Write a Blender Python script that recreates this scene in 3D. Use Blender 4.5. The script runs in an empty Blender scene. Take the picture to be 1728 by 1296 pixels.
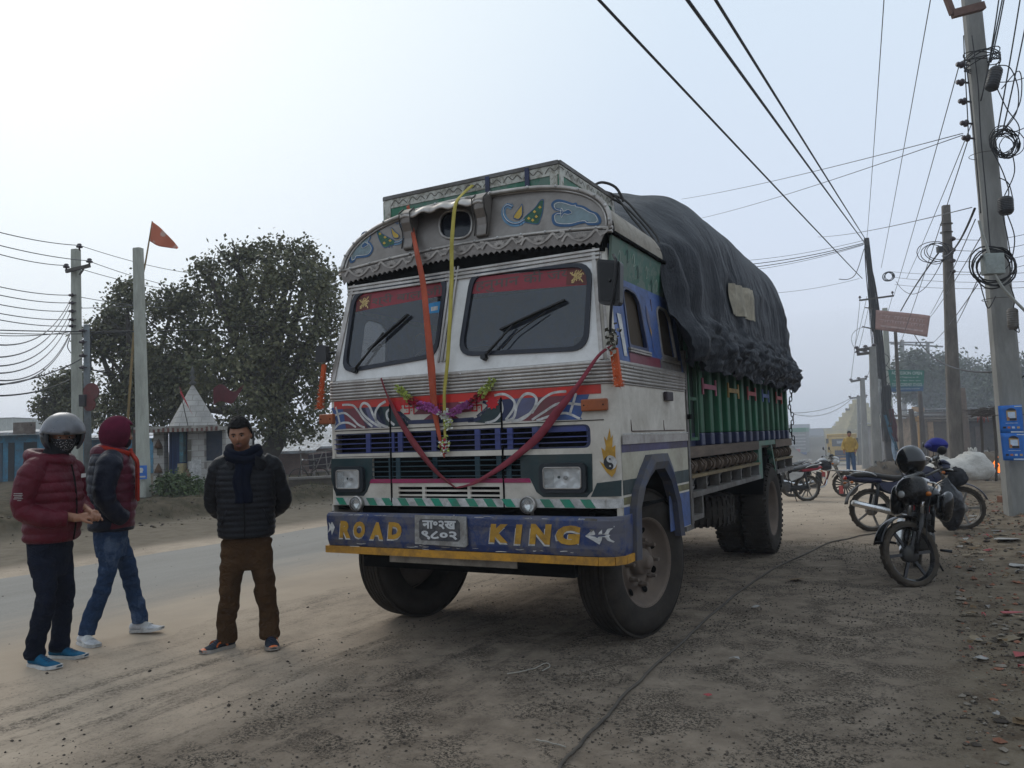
import bpy, bmesh, math, random
from mathutils import Vector, Matrix
from mathutils.geometry import tessellate_polygon
from mathutils.noise import noise as pnoise, fractal
sc = bpy.context.scene
R = math.radians
# camera
FPX, CAMH = 1350.0, 1.5
_th, _rl = math.atan(93 / FPX), R(1.88)
_f = Vector((0, math.cos(_th), math.sin(_th)))
_r0 = Vector((1, 0, 0)); _u0 = _r0.cross(_f)
_r = _r0 * math.cos(_rl) - _u0 * math.sin(_rl); _u = _r.cross(_f)
CAM = Vector((0, 0, CAMH))
cd = bpy.data.cameras.new('camera'); cam = bpy.data.objects.new('camera', cd); sc.collection.objects.link(cam)
cd.sensor_width = 36; cd.lens = 36 * FPX / 1728; cd.clip_end = 3000; cd.clip_start = .05
M = Matrix(((_r.x, _u.x, -_f.x, CAM.x), (_r.y, _u.y, -_f.y, CAM.y), (_r.z, _u.z, -_f.z, CAM.z), (0, 0, 0, 1)))
cam.matrix_world = M
sc.camera = cam
# world and light
SUN_AZ, SUN_EL = R(-35), R(38)
w = bpy.data.worlds.new('World'); sc.world = w; w.use_nodes = True
nt = w.node_tree; nt.nodes.clear()
out = nt.nodes.new('ShaderNodeOutputWorld'); bg = nt.nodes.new('ShaderNodeBackground')
sky = nt.nodes.new('ShaderNodeTexSky'); sky.sky_type = 'NISHITA'; sky.sun_disc = False
sky.sun_elevation = SUN_EL; sky.sun_rotation = SUN_AZ; sky.dust_density = 4; sky.air_density = 1.2; sky.ozone_density = 1.5
tc = nt.nodes.new('ShaderNodeTexCoord')
nrm = nt.nodes.new('ShaderNodeVectorMath'); nrm.operation = 'NORMALIZE'; nt.links.new(tc.outputs['Generated'], nrm.inputs[0])
sep = nt.nodes.new('ShaderNodeSeparateXYZ'); nt.links.new(nrm.outputs[0], sep.inputs[0])
ramp = nt.nodes.new('ShaderNodeValToRGB'); nt.links.new(sep.outputs['Z'], ramp.inputs[0])
e = ramp.color_ramp.elements
e[0].position = 0.0; e[0].color = (7.0, 7.5, 8.6, 1)
e[1].position = 0.55; e[1].color = (7.4, 8.7, 10.0, 1)
x = e.new(.22); x.color = (7.1, 8.0, 9.5, 1)
dot = nt.nodes.new('ShaderNodeVectorMath'); dot.operation = 'DOT_PRODUCT'; nt.links.new(nrm.outputs[0], dot.inputs[0])
sd = Vector((math.sin(SUN_AZ) * math.cos(SUN_EL), math.cos(SUN_AZ) * math.cos(SUN_EL), math.sin(SUN_EL)))
dot.inputs[1].default_value = sd
rg = nt.nodes.new('ShaderNodeMapRange'); nt.links.new(dot.outputs['Value'], rg.inputs[0])
rg.inputs[1].default_value = .72; rg.inputs[2].default_value = 1; rg.inputs[3].default_value = 0; rg.inputs[4].default_value = 1
rg.interpolation_type = 'SMOOTHSTEP'
gl = nt.nodes.new('ShaderNodeMix'); gl.data_type = 'RGBA'; nt.links.new(rg.outputs[0], gl.inputs[0])
nt.links.new(ramp.outputs[0], gl.inputs[6]); gl.inputs[7].default_value = (9.4, 10.2, 10.5, 1)
mx = nt.nodes.new('ShaderNodeMix'); mx.data_type = 'RGBA'; mx.inputs[0].default_value = .93
nt.links.new(sky.outputs[0], mx.inputs[6]); nt.links.new(gl.outputs[2], mx.inputs[7])
nt.links.new(mx.outputs[2], bg.inputs[0]); bg.inputs[1].default_value = .10
nt.links.new(bg.outputs[0], out.inputs[0])
sl = bpy.data.lights.new('sun', 'SUN'); sl.energy = .9; sl.angle = R(25); sl.color = (1, .96, .9)
so = bpy.data.objects.new('sun', sl); sc.collection.objects.link(so)
so.rotation_euler = (-sd).to_track_quat('-Z', 'Y').to_euler()
sc.view_settings.view_transform = 'Standard'; sc.view_settings.look = 'None'
sc.view_settings.exposure = 0; sc.view_settings.gamma = 1
sc.cycles.max_bounces = 6; sc.cycles.diffuse_bounces = 3; sc.cycles.glossy_bounces = 3; sc.cycles.transparent_max_bounces = 16
sc.cycles.volume_bounces = 1; sc.cycles.transmission_bounces = 4
sc.cycles.use_denoising = True
# pixel -> real place (measuring only)
def ray(x, y): return _f * FPX + _r * (x - 864) - _u * (y - 648)
def gz(x, y, z=0.):
 d = ray(x, y); return CAM + d * ((z - CAMH) / d.z)
def gy(x, y, Y):
 d = ray(x, y); return CAM + d * (Y / d.y)
PSI = R(28.5)
AX = Vector((math.cos(PSI), -math.sin(PSI), 0)); SX = Vector((math.sin(PSI), math.cos(PSI), 0)); OO = Vector((0, 6.66, 0))
def loc(p):
 v = p - OO; return Vector((v.dot(AX), v.dot(SX), p.z))
def wor(a, s, z=0): return OO + AX * a + SX * s + Vector((0, 0, z))
def fpl(px, py, Y=-.87):      # place on the truck's front plane (truck coordinates)
 d = ray(px, py); return loc(CAM + d * ((Y - (CAM - OO).dot(SX)) / d.dot(SX)))
def spl(px, py, X=1.24):
 d = ray(px, py); return loc(CAM + d * ((X - (CAM - OO).dot(AX)) / d.dot(AX)))
# objects
def link(o, parent=None):
 sc.collection.objects.link(o)
 if parent: o.parent = parent
 return o
def tag(o, label=None, cat=None, group=None, kind=None):
 if label: o['label'] = label
 if cat: o['category'] = cat
 if group: o['group'] = group
 if kind: o['kind'] = kind
 return o
def thing(name, label, cat, pos=(0, 0, 0), rz=0, group=None):
 o = bpy.data.objects.new(name, None); link(o); o.location = pos; o.rotation_euler = (0, 0, rz); o.empty_display_size = .1
 return tag(o, label, cat, group)
def kids(o): return list(o.children)
def dup(root, pos=None, rz=None, label=None, group=None, scale=None, parent=None):
 r = root.copy(); link(r)
 if parent: r.parent = parent
 if pos is not None: r.location = pos
 if rz is not None: r.rotation_euler = (0, 0, rz)
 if scale: r.scale = (scale, scale, scale)
 if label: r['label'] = label
 if group: r['group'] = group
 for ch in kids(root): dup(ch, parent=r)
 return r
def basis(t):
 t = t.normalized(); a = Vector((0, 0, 1)) if abs(t.z) < .9 else Vector((1, 0, 0))
 n = t.cross(a).normalized(); return n, t.cross(n).normalized()
class MB:
 def __init__(s): s.v = []; s.f = []; s.m = []; s.s = []
 def add(s, vs, fs, mi=0, sm=False):
  b = len(s.v); s.v += [Vector(v) for v in vs]
  for f in fs: s.f.append([b + i for i in f]); s.m.append(mi); s.s.append(sm)
  return s
 def box(s, c, d, rz=0, mi=0, M=None):
  c = Vector(c); vs = []
  for i in range(8):
   p = Vector(((-.5, .5)[i & 1] * d[0], (-.5, .5)[i >> 1 & 1] * d[1], (-.5, .5)[i >> 2] * d[2]))
   if rz: p = Matrix.Rotation(rz, 3, 'Z') @ p
   if M: p = M @ p
   vs.append(c + p)
  return s.add(vs, [(0, 2, 3, 1), (4, 5, 7, 6), (0, 1, 5, 4), (2, 6, 7, 3), (0, 4, 6, 2), (1, 3, 7, 5)], mi)
 def bx(s, x0, x1, y0, y1, z0, z1, mi=0): return s.box(((x0 + x1) / 2, (y0 + y1) / 2, (z0 + z1) / 2), (x1 - x0, y1 - y0, z1 - z0), mi=mi)
 def bar(s, a, b, wd, hg, mi=0, up=None):
  a = Vector(a); b = Vector(b); t = (b - a)
  if up is None: up = Vector((0, 0, 1)) if abs(t.normalized().z) < .9 else Vector((0, 1, 0))
  n = t.cross(Vector(up)).normalized() * wd / 2; k = n.cross(t).normalized() * hg / 2
  vs = [a - n - k, a + n - k, a + n + k, a - n + k, b - n - k, b + n - k, b + n + k, b - n + k]
  return s.add(vs, [(0, 1, 2, 3), (4, 7, 6, 5), (0, 4, 5, 1), (1, 5, 6, 2), (2, 6, 7, 3), (3, 7, 4, 0)], mi)
 def tube(s, pts, r, n=8, mi=0, cap=True, sm=True, closed=False):
  pts = [Vector(p) for p in pts]; N = len(pts)
  rr = r if isinstance(r, list) else [r] * N
  b = len(s.v); pn = None
  for i, p in enumerate(pts):
   if closed: t = pts[(i + 1) % N] - pts[i - 1]
   else: t = pts[min(i + 1, N - 1)] - pts[max(i - 1, 0)]
   if t.length < 1e-9: t = Vector((0, 0, 1))
   t.normalize()
   if pn is None: n1, n2 = basis(t)
   else:
    n1 = pn - t * pn.dot(t)
    if n1.length < 1e-6: n1, n2 = basis(t)
    n1.normalize(); n2 = t.cross(n1)
   pn = n1
   rx = rr[i] if not isinstance(rr[i], tuple) else rr[i][0]; ry = rr[i] if not isinstance(rr[i], tuple) else rr[i][1]
   for k in range(n):
    a = 2 * math.pi * k / n; s.v.append(p + n1 * (math.cos(a) * rx) + n2 * (math.sin(a) * ry))
  for i in range(N if closed else N - 1):
   j = (i + 1) % N
   for k in range(n):
    l = (k + 1) % n; s.f.append([b + i * n + k, b + i * n + l, b + j * n + l, b + j * n + k]); s.m.append(mi); s.s.append(sm)
  if cap and not closed:
   s.f.append([b + k for k in range(n)][::-1]); s.m.append(mi); s.s.append(False)
   s.f.append([b + (N - 1) * n + k for k in range(n)]); s.m.append(mi); s.s.append(False)
  return s
 def lathe(s, prof, c, ax=(0, 0, 1), n=24, mi=0, sm=True, cap=True):
  c = Vector(c); ax = Vector(ax).normalized(); n1, n2 = basis(ax); b = len(s.v)
  for (r, h) in prof:
   for k in range(n):
    a = 2 * math.pi * k / n; s.v.append(c + ax * h + (n1 * math.cos(a) + n2 * math.sin(a)) * max(r, 1e-4))
  for i in range(len(prof) - 1):
   for k in range(n):
    l = (k + 1) % n; s.f.append([b + i * n + k, b + i * n + l, b + (i + 1) * n + l, b + (i + 1) * n + k]); s.m.append(mi); s.s.append(sm)
  if cap:
   for i in (0, len(prof) - 1):
    s.f.append([b + i * n + k for k in range(n)]); s.m.append(mi); s.s.append(False)
  return s
 def sphere(s, c, r, n=16, m=10, mi=0, zc=None, M=None):
  c = Vector(c); rr = r if isinstance(r, (tuple, list)) else (r, r, r); b = len(s.v)
  for i in range(m + 1):
   t = math.pi * i / m
   for k in range(n):
    a = 2 * math.pi * k / n
    p = Vector((math.sin(t) * math.cos(a) * rr[0], math.sin(t) * math.sin(a) * rr[1], math.cos(t) * rr[2]))
    if M: p = M @ p
    s.v.append(c + p)
  for i in range(m):
   for k in range(n):
    l = (k + 1) % n; s.f.append([b + i * n + k, b + (i + 1) * n + k, b + (i + 1) * n + l, b + i * n + l]); s.m.append(mi); s.s.append(True)
  return s
 def poly(s, outer, fn, t=0., nrm=None, holes=(), mi=0, side=None):
  """flat or warped plate: 2-D outline (with holes) mapped by fn; thickness t against nrm"""
  loops = [list(outer)] + [list(h) for h in holes]
  fl = [p for l in loops for p in l]
  tris = tessellate_polygon([[Vector((p[0], p[1], 0)) for p in l] for l in loops])
  n = len(fl); front = [Vector(fn(*p)) for p in fl]
  nv = Vector(nrm) if nrm is not None else Vector((0, -1, 0))
  vs = list(front)
  if t: vs += [p - nv * t for p in front]
  fs = []
  for tr in tris:
   tr = list(tr); a, b_, c_ = (front[i] for i in tr)
   if (b_ - a).cross(c_ - a).dot(nv) < 0: tr.reverse()
   fs.append(tr)
   if t: fs.append([n + i for i in tr[::-1]])
  s.add(vs, fs, mi)
  if t:
   o = 0; fs = []
   for l in loops:
    m = len(l)
    for i in range(m):
     j = (i + 1) % m; fs.append([o + i, o + j, n + o + j, n + o + i])
    o += m
   s.add(vs, fs, mi if side is None else side)
  return s
 def sheet(s, fn, nu, nv, mi=0, sm=True, cu=False):
  b = len(s.v)
  for i in range(nu + 1):
   for j in range(nv + 1): s.v.append(Vector(fn(i / nu, j / nv)))
  for i in range(nu):
   for j in range(nv):
    a = b + i * (nv + 1) + j; s.f.append([a, a + nv + 1, a + nv + 2, a + 1]); s.m.append(mi); s.s.append(sm)
  return s
 def build(s, name, mats, parent=None, label=None, bevel=0, fixn=True, seg=2, pos=None, weld=False):
  me = bpy.data.meshes.new(name); me.from_pydata([tuple(v) for v in s.v], [], s.f)
  if not isinstance(mats, (list, tuple)): mats = [mats]
  for m in mats: me.materials.append(m)
  me.polygons.foreach_set('material_index', s.m); me.polygons.foreach_set('use_smooth', s.s)
  if fixn or weld:
   bm = bmesh.new(); bm.from_mesh(me)
   if weld: bmesh.ops.remove_doubles(bm, verts=bm.verts, dist=1e-4)
   if fixn: bmesh.ops.recalc_face_normals(bm, faces=bm.faces)
   bm.to_mesh(me); bm.free()
  me.update(); o = bpy.data.objects.new(name, me); link(o, parent)
  if pos is not None: o.location = pos
  if label: o['label'] = label
  if bevel:
   b = o.modifiers.new('bevel', 'BEVEL'); b.width = bevel; b.segments = seg; b.limit_method = 'ANGLE'; b.angle_limit = R(40)
  return o
def circ(cx, cy, rx, ry=None, n=20, a0=0, a1=2 * math.pi):
 ry = ry or rx; return [(cx + rx * math.cos(a0 + (a1 - a0) * k / n), cy + ry * math.sin(a0 + (a1 - a0) * k / n)) for k in range(n)]
def rrect(x0, x1, y0, y1, r, n=5):
 o = []
 for cx, cy, a in ((x1 - r, y1 - r, 0), (x0 + r, y1 - r, 90), (x0 + r, y0 + r, 180), (x1 - r, y0 + r, 270)):
  for k in range(n + 1):
   t = R(a + 90 * k / n); o.append((cx + r * math.cos(t), cy + r * math.sin(t)))
 return o
def quad_round(q, r, n=5):
 """rounded polygon from corner points"""
 o = []; N = len(q)
 for i in range(N):
  p = Vector(q[i]); a = Vector(q[i - 1]); b = Vector(q[(i + 1) % N])
  da = (a - p).normalized() * r; db = (b - p).normalized() * r
  for k in range(n + 1):
   t = k / n; o.append(tuple((p + da) * (1 - t) ** 2 + p * 2 * t * (1 - t) + (p + db) * t * t))
 return o
def smooth_path(pts, n=6, closed=False):
 P = [Vector(p) for p in pts]; o = []; N = len(P)
 for i in range(N if closed else N - 1):
  g = (lambda k: P[k % N]) if closed else (lambda k: P[max(0, min(N - 1, k))])
  p0, p1, p2, p3 = g(i - 1), g(i), g(i + 1), g(i + 2)
  for k in range(n):
   t = k / n; o.append(.5 * ((2 * p1) + (p2 - p0) * t + (2 * p0 - 5 * p1 + 4 * p2 - p3) * t * t + (3 * p1 - p0 - 3 * p2 + p3) * t ** 3))
 if not closed: o.append(P[-1])
 return o
def text(body, name, mat_, parent, fn, w_=None, h=.1, depth=.002, bold=0, shear=0, nrm=(0, -1, 0), label=None, spacing=1, extra=None):
 """writing as a mesh: u right, v up, centred; fn(u,v) -> place; w_ fixes the width, h the height"""
 cu = bpy.data.curves.new('txt', 'FONT'); cu.body = body; cu.size = 1; cu.offset = bold; cu.shear = shear; cu.resolution_u = 3; cu.space_character = spacing
 to = bpy.data.objects.new('txt', cu); sc.collection.objects.link(to)
 bpy.context.view_layer.update()
 me = bpy.data.meshes.new_from_object(to.evaluated_get(bpy.context.evaluated_depsgraph_get()))
 bpy.data.objects.remove(to); bpy.data.curves.remove(cu)
 vs = [v.co for v in me.vertices]
 x0 = min(v.x for v in vs); x1 = max(v.x for v in vs); y0 = min(v.y for v in vs); y1 = max(v.y for v in vs)
 sy = h / (y1 - y0); sx = (w_ / (x1 - x0)) if w_ else sy
 n = Vector(nrm)
 for v in me.vertices:
  v.co = Vector(fn((v.co.x - (x0 + x1) / 2) * sx, (v.co.y - (y0 + y1) / 2) * sy)) + n * depth
 bm = bmesh.new(); bm.from_mesh(me)
 if bm.faces:
  bmesh.ops.recalc_face_normals(bm, faces=bm.faces)
  for f in bm.faces:
   if f.normal.dot(n) < 0: f.normal_flip()
  r = bmesh.ops.extrude_face_region(bm, geom=bm.faces[:])
  for v in r['geom']:
   if isinstance(v, bmesh.types.BMVert): v.co += n * (extra or .0015)
 bm.to_mesh(me); bm.free(); me.materials.clear(); me.materials.append(mat_)
 for p in me.polygons: p.use_smooth = False
 me.name = name; o = bpy.data.objects.new(name, me); link(o, parent)
 if label: o['label'] = label
 return o
# materials
def nodes(name):
 m = bpy.data.materials.new(name); m.use_nodes = True; t = m.node_tree
 return m, t, t.nodes['Principled BSDF']
def N(t, kind, **k):
 n = t.nodes.new(kind)
 for a, b in k.items(): setattr(n, a, b)
 return n
def tex(t, scale, detail=5, rough=.6, vec=(1, 1, 1), coord='Object', dist=0):
 c = N(t, 'ShaderNodeTexCoord'); mp = N(t, 'ShaderNodeMapping'); mp.inputs['Scale'].default_value = vec
 t.links.new(c.outputs[coord], mp.inputs[0]); n = N(t, 'ShaderNodeTexNoise')
 n.inputs['Scale'].default_value = scale; n.inputs['Detail'].default_value = detail; n.inputs['Roughness'].default_value = rough; n.inputs['Distortion'].default_value = dist
 t.links.new(mp.outputs[0], n.inputs['Vector']); return n
def rmp(t, src, a, b, ca=(0, 0, 0, 1), cb=(1, 1, 1, 1)):
 r = N(t, 'ShaderNodeValToRGB'); e = r.color_ramp.elements; e[0].position = a; e[1].position = b; e[0].color = ca; e[1].color = cb
 t.links.new(src, r.inputs[0]); return r.outputs[0]
def mixc(t, fac, a, b, mode='MIX'):
 m = N(t, 'ShaderNodeMix', data_type='RGBA', blend_type=mode)
 for i, v in ((0, fac), (6, a), (7, b)):
  if isinstance(v, (int, float)): m.inputs[i].default_value = v
  elif isinstance(v, tuple): m.inputs[i].default_value = v if len(v) == 4 else (*v, 1)
  else: t.links.new(v, m.inputs[i])
 return m.outputs[2]
def bump(t, b, src, strength=.3, dist=.01):
 n = N(t, 'ShaderNodeBump'); n.inputs['Strength'].default_value = strength; n.inputs['Distance'].default_value = dist
 t.links.new(src, n.inputs['Height'])
 t.links.new(n.outputs[0], b.inputs['Normal']); return n
def mat(name, col, rough=.6, metal=0, var=.25, sc_=6, bmp=.15, bd=.004, dirt=0., dcol=(.085, .07, .055), dsc=3, vec=(1, 1, 1), spec=.35, bsc=None, dsharp=.12):
 m, t, b = nodes(name)
 n = tex(t, sc_, 6, .65, vec)
 a = tuple(c * (1 - var) for c in col); c2 = tuple(min(1, c * (1 + var)) for c in col)
 o = mixc(t, rmp(t, n.outputs[0], .3, .7), a, c2)
 if dirt:
  n2 = tex(t, dsc, 8, .75, vec, dist=.3)
  f = rmp(t, n2.outputs[0], .62 - dirt * .35 - dsharp, .62 - dirt * .35 + dsharp)
  mm = N(t, 'ShaderNodeMath', operation='MULTIPLY'); t.links.new(f, mm.inputs[0]); mm.inputs[1].default_value = min(1, .35 + dirt)
  o = mixc(t, mm.outputs[0], o, dcol)
  rr = N(t, 'ShaderNodeMapRange'); t.links.new(mm.outputs[0], rr.inputs[0]); rr.inputs[3].default_value = rough; rr.inputs[4].default_value = .9
  t.links.new(rr.outputs[0], b.inputs['Roughness'])
 else: b.inputs['Roughness'].default_value = rough
 t.links.new(o, b.inputs['Base Color']); b.inputs['Metallic'].default_value = metal
 b.inputs['Specular IOR Level'].default_value = spec
 if bmp:
  nb = tex(t, bsc or sc_ * 5, 4, .6, vec); bump(t, b, nb.outputs[0], bmp, bd)
 return m
# ================================================================ SETTING
rnd = random.Random(7)
def sm(a, b, x):
 t = max(0, min(1, (x - a) / (b - a))); return t * t * (3 - 2 * t)
def fn3(x, y, z=0., s=1., o=4): return fractal(Vector((x * s, y * s, z)), 1.0, 2.0, o)
def hgt(a, s):
 d = math.hypot(a, s); near = 1 - sm(25, 45, d)
 wob = .35 * pnoise(Vector((s * .25, a * .1, 3)))
 h = .34 * (1 - sm(-12.3 + wob, -11.35 + wob, a))                     # bank on the far side of the road
 if near > 0:
  h += near * (1 - sm(-12.6, -11.2, a)) * .10 * fn3(a, s, 2, 1.2)
  r = sm(3.1, 4.3, a + .35 * pnoise(Vector((s * .7, 5, 1))))
  h += near * r * (.05 + .07 * fn3(a, s, 9, 1.6) + .02 * fn3(a, s, 4, 9))
  h += near * sm(3.6, 7, a) * sm(-2, 5, s) * .10
  flat = (1 - r) * sm(-7.6, -7.2, a)
  rd = sm(-3.6, -2.2, a)
  h += near * flat * rd * (.012 * fn3(a, s, 7, .8) - .004)
  g = sm(-1.1, .1, a + .5 * pnoise(Vector((a * .8, s * .4, 0)))) * (1 - sm(5, 9, s)) * flat
  h += near * g * (.006 * fn3(a, s, 1, 14, 3))
  # ruts left by tyres
  for c in (-1.35, -.85): h -= near * flat * .012 * math.exp(-((a - c - .12 * math.sin(s * .7)) / .11) ** 2) * (1 - sm(1, 3, s))
  h += near * sm(-10.9, -7.8, a) * (1 - sm(-7.8, -7.3, a)) * .015 * fn3(a, s, 3, .9)
 if s > 8: h -= .027 * (min(s, 84) - 8) * sm(8, 14, s) * sm(-13.5, -9, a)
 return h
def gh(px, py, off=0.):
 p = gz(px, py, 0)
 for _ in range(30):
  l = loc(p); p = gz(px, py, hgt(l.x, l.y))
 p.z += off; return p
def place_local(o): o.location = OO; o.rotation_euler = (0, 0, -PSI); return o
# ground sheet, finer where one stands close
def ground_mat():
 m, t, b = nodes('dusty_ground'); L = t.links
 c = N(t, 'ShaderNodeTexCoord'); s = N(t, 'ShaderNodeSeparateXYZ'); L.new(c.outputs['Object'], s.inputs[0])
 big = tex(t, .55, 6, .65); mid = tex(t, 3.5, 8, .7); fine = tex(t, 45, 5, .75); st = tex(t, 1.0, 8, .72, (3.2, .45, 1), dist=.4)
 def lin(src, a0, a1, nz=None, amp=1.):
  v = src
  if nz is not None:
   q = N(t, 'ShaderNodeMath', operation='MULTIPLY_ADD'); L.new(nz, q.inputs[0]); q.inputs[1].default_value = amp; L.new(src, q.inputs[2]); v = q.outputs[0]
  r = N(t, 'ShaderNodeMapRange', interpolation_type='SMOOTHSTEP'); L.new(v, r.inputs[0]); r.inputs[1].default_value = a0; r.inputs[2].default_value = a1
  return r.outputs[0]
 def mul(a, b_):
  q = N(t, 'ShaderNodeMath', operation='MULTIPLY')
  for i, v in enumerate((a, b_)):
   if isinstance(v, float): q.inputs[i].default_value = v
   else: L.new(v, q.inputs[i])
  return q.outputs[0]
 dirt = mixc(t, rmp(t, big.outputs[0], .35, .68), DIRT_A, DIRT_B)
 dirt = mixc(t, mul(rmp(t, mid.outputs[0], .45, .75), .4), dirt, (.10, .088, .072))
 dirt = mixc(t, mul(rmp(t, fine.outputs[0], .54, .66), .5), dirt, (.075, .06, .048))
 # broken tarmac and gravel on the near side
 gm = mul(lin(s.outputs['X'], -.6, .7, big.outputs[0], 1.6), 1.0)
 gm = mul(gm, lin(s.outputs['Y'], 9.5, 4.5, mid.outputs[0], 1.))
 grav = mixc(t, rmp(t, mid.outputs[0], .35, .68), (.135, .108, .084), (.24, .195, .152))
 clump = tex(t, 2.2, 7, .72, dist=.5); chip = tex(t, 55, 3, .85, (1, 1, 1)); chipm = mul(rmp(t, clump.outputs[0], .47, .56), 1.0)
 grav = mixc(t, mul(chipm, rmp(t, chip.outputs[0], .47, .56)), grav, (.022, .019, .016)); grav = mixc(t, mul(chipm, rmp(t, chip.outputs[0], .60, .66)), grav, (.17, .15, .125))
 o = mixc(t, gm, dirt, grav)
 # dark streaks pressed by tyres
 sk = mul(rmp(t, st.outputs[0], .50, .62), lin(s.outputs['X'], -3.2, -.9, mid.outputs[0], .8))
 sk = mul(sk, lin(s.outputs['X'], 1.6, -.2)); sk = mul(sk, lin(s.outputs['Y'], 4.5, 0.))
 sk2 = mul(sk, rmp(t, tex(t, 38, 4, .8).outputs[0], .46, .56)); o = mixc(t, mul(sk, .22), o, (.06, .05, .042)); o = mixc(t, mul(sk2, .7), o, (.035, .03, .026))
 # earth with rubbish on the right, brown earth on the left bank
 rt = lin(s.outputs['X'], 3.0, 3.6, mid.outputs[0], .5)
 earth = mixc(t, rmp(t, mid.outputs[0], .4, .62), (.17, .138, .10), (.09, .068, .049))
 earth = mixc(t, rmp(t, fine.outputs[0], .52, .7), earth, (.17, .145, .115))
 o = mixc(t, rt, o, earth)
 lf = lin(s.outputs['X'], -7.2, -8.2, mid.outputs[0], .5)
 o = mixc(t, mul(lf, .8), o, mixc(t, rmp(t, mid.outputs[0], .4, .65), (.125, .108, .082), (.085, .07, .05)))
 bk = mul(lin(s.outputs['X'], -10.9, -11.6, mid.outputs[0], .5), 1.)
 o = mixc(t, bk, o, mixc(t, rmp(t, mid.outputs[0], .42, .62), (.09, .072, .05), (.04, .036, .022)))
 L.new(o, b.inputs['Base Color']); b.inputs['Roughness'].default_value = 1; b.inputs['Specular IOR Level'].default_value = .03
 g2 = tex(t, 90, 4, .8); v = N(t, 'ShaderNodeTexVoronoi'); L.new(c.outputs['Object'], v.inputs['Vector']); v.inputs['Scale'].default_value = 38
 ad = N(t, 'ShaderNodeMath', operation='ADD'); L.new(g2.outputs[0], ad.inputs[0]); L.new(mul(v.outputs['Distance'], -1.2), ad.inputs[1])
 hb = mixc(t, gm, mixc(t, .5, g2.outputs[0], mid.outputs[0]), ad.outputs[0])
 bp = bump(t, b, hb, .55, .012)
 return m
DIRT_A = (.43, .345, .262); DIRT_B = (.335, .267, .202)
GND = ground_mat()
def radii():
 r = [.6]
 while r[-1] < 560: r.append(r[-1] * (1.011 if r[-1] < 30 else 1.06) + .001)
 return r
rs = radii()
azs = [R(-78 + 156 * k / 420) for k in range(421)] + [R(78 + 204 * k / 40) for k in range(1, 40)]
gb = MB(); na = len(azs)
for r in rs:
 for a in azs:
  p = loc(Vector((r * math.sin(a), r * math.cos(a), 0))); gb.v.append(Vector((p.x, p.y, hgt(p.x, p.y))))
for i in range(len(rs) - 1):
 for k in range(na):
  l = (k + 1) % na; gb.f.append([i * na + k, i * na + l, (i + 1) * na + l, (i + 1) * na + k]); gb.m.append(0); gb.s.append(True)
gb.f.append(list(range(na))[::-1]); gb.m.append(0); gb.s.append(False)
g = place_local(gb.build('ground', GND, fixn=False)); tag(g, kind='structure')
if g.data.polygons[100].normal.z < 0: g.data.flip_normals()
# asphalt road: its near edge vanishes under dust
def road_mat():
 m, t, b = nodes('worn_asphalt'); L = t.links
 c = N(t, 'ShaderNodeTexCoord'); s = N(t, 'ShaderNodeSeparateXYZ'); L.new(c.outputs['Object'], s.inputs[0])
 big = tex(t, .55, 6, .65); mid = tex(t, 3.5, 8, .7); fine = tex(t, 70, 4, .8); st = tex(t, .9, 7, .7, (1.5, .25, 1))
 a = mixc(t, rmp(t, st.outputs[0], .35, .65), (.225, .205, .180), (.285, .262, .232))
 a = mixc(t, rmp(t, fine.outputs[0], .45, .7), a, (.31, .29, .26));
 dirt = mixc(t, rmp(t, big.outputs[0], .35, .68), DIRT_A, DIRT_B)
 q = N(t, 'ShaderNodeMath', operation='MULTIPLY_ADD'); L.new(st.outputs[0], q.inputs[0]); q.inputs[1].default_value = 2.6; L.new(s.outputs['X'], q.inputs[2])
 r = N(t, 'ShaderNodeMapRange', interpolation_type='SMOOTHSTEP'); L.new(q.outputs[0], r.inputs[0]); r.inputs[1].default_value = -3.7; r.inputs[2].default_value = -1.5
 q2 = N(t, 'ShaderNodeMath', operation='MULTIPLY_ADD'); L.new(mid.outputs[0], q2.inputs[0]); q2.inputs[1].default_value = .6; L.new(s.outputs['X'], q2.inputs[2])
 r2 = N(t, 'ShaderNodeMapRange', interpolation_type='SMOOTHSTEP'); L.new(q2.outputs[0], r2.inputs[0]); r2.inputs[1].default_value = -6.95; r2.inputs[2].default_value = -7.2
 o = mixc(t, r.outputs[0], a, dirt); o = mixc(t, r2.outputs[0], o, (.2, .185, .16))
 L.new(o, b.inputs['Base Color']); b.inputs['Roughness'].default_value = 1; b.inputs['Specular IOR Level'].default_value = .03
 bump(t, b, fine.outputs[0], .35, .008); return m
rb = MB(); ss = []
s_ = -45.
while s_ < 480: ss.append(s_); s_ += .35 if abs(s_) < 25 else 6
for s_ in ss:
 e0 = -7.45 + .10 * fn3(s_, 0, 0, .8) + .05 * fn3(s_, 3, 0, 4); e1 = -2.15 + .3 * fn3(s_, 9, 0, .5)
 for k in range(13):
  a = e0 + (e1 - e0) * k / 12; rb.v.append(Vector((a, s_, hgt(a, s_) + (.006 if 0 < k < 12 else -.02))))
for i in range(len(ss) - 1):
 for k in range(12): rb.f.append([i * 13 + k, i * 13 + k + 1, (i + 1) * 13 + k + 1, (i + 1) * 13 + k]); rb.m.append(0); rb.s.append(True)
o = place_local(rb.build('road', road_mat(), fixn=False)); tag(o, kind='structure')
if o.data.polygons[10].normal.z < 0: o.data.flip_normals()
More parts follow.
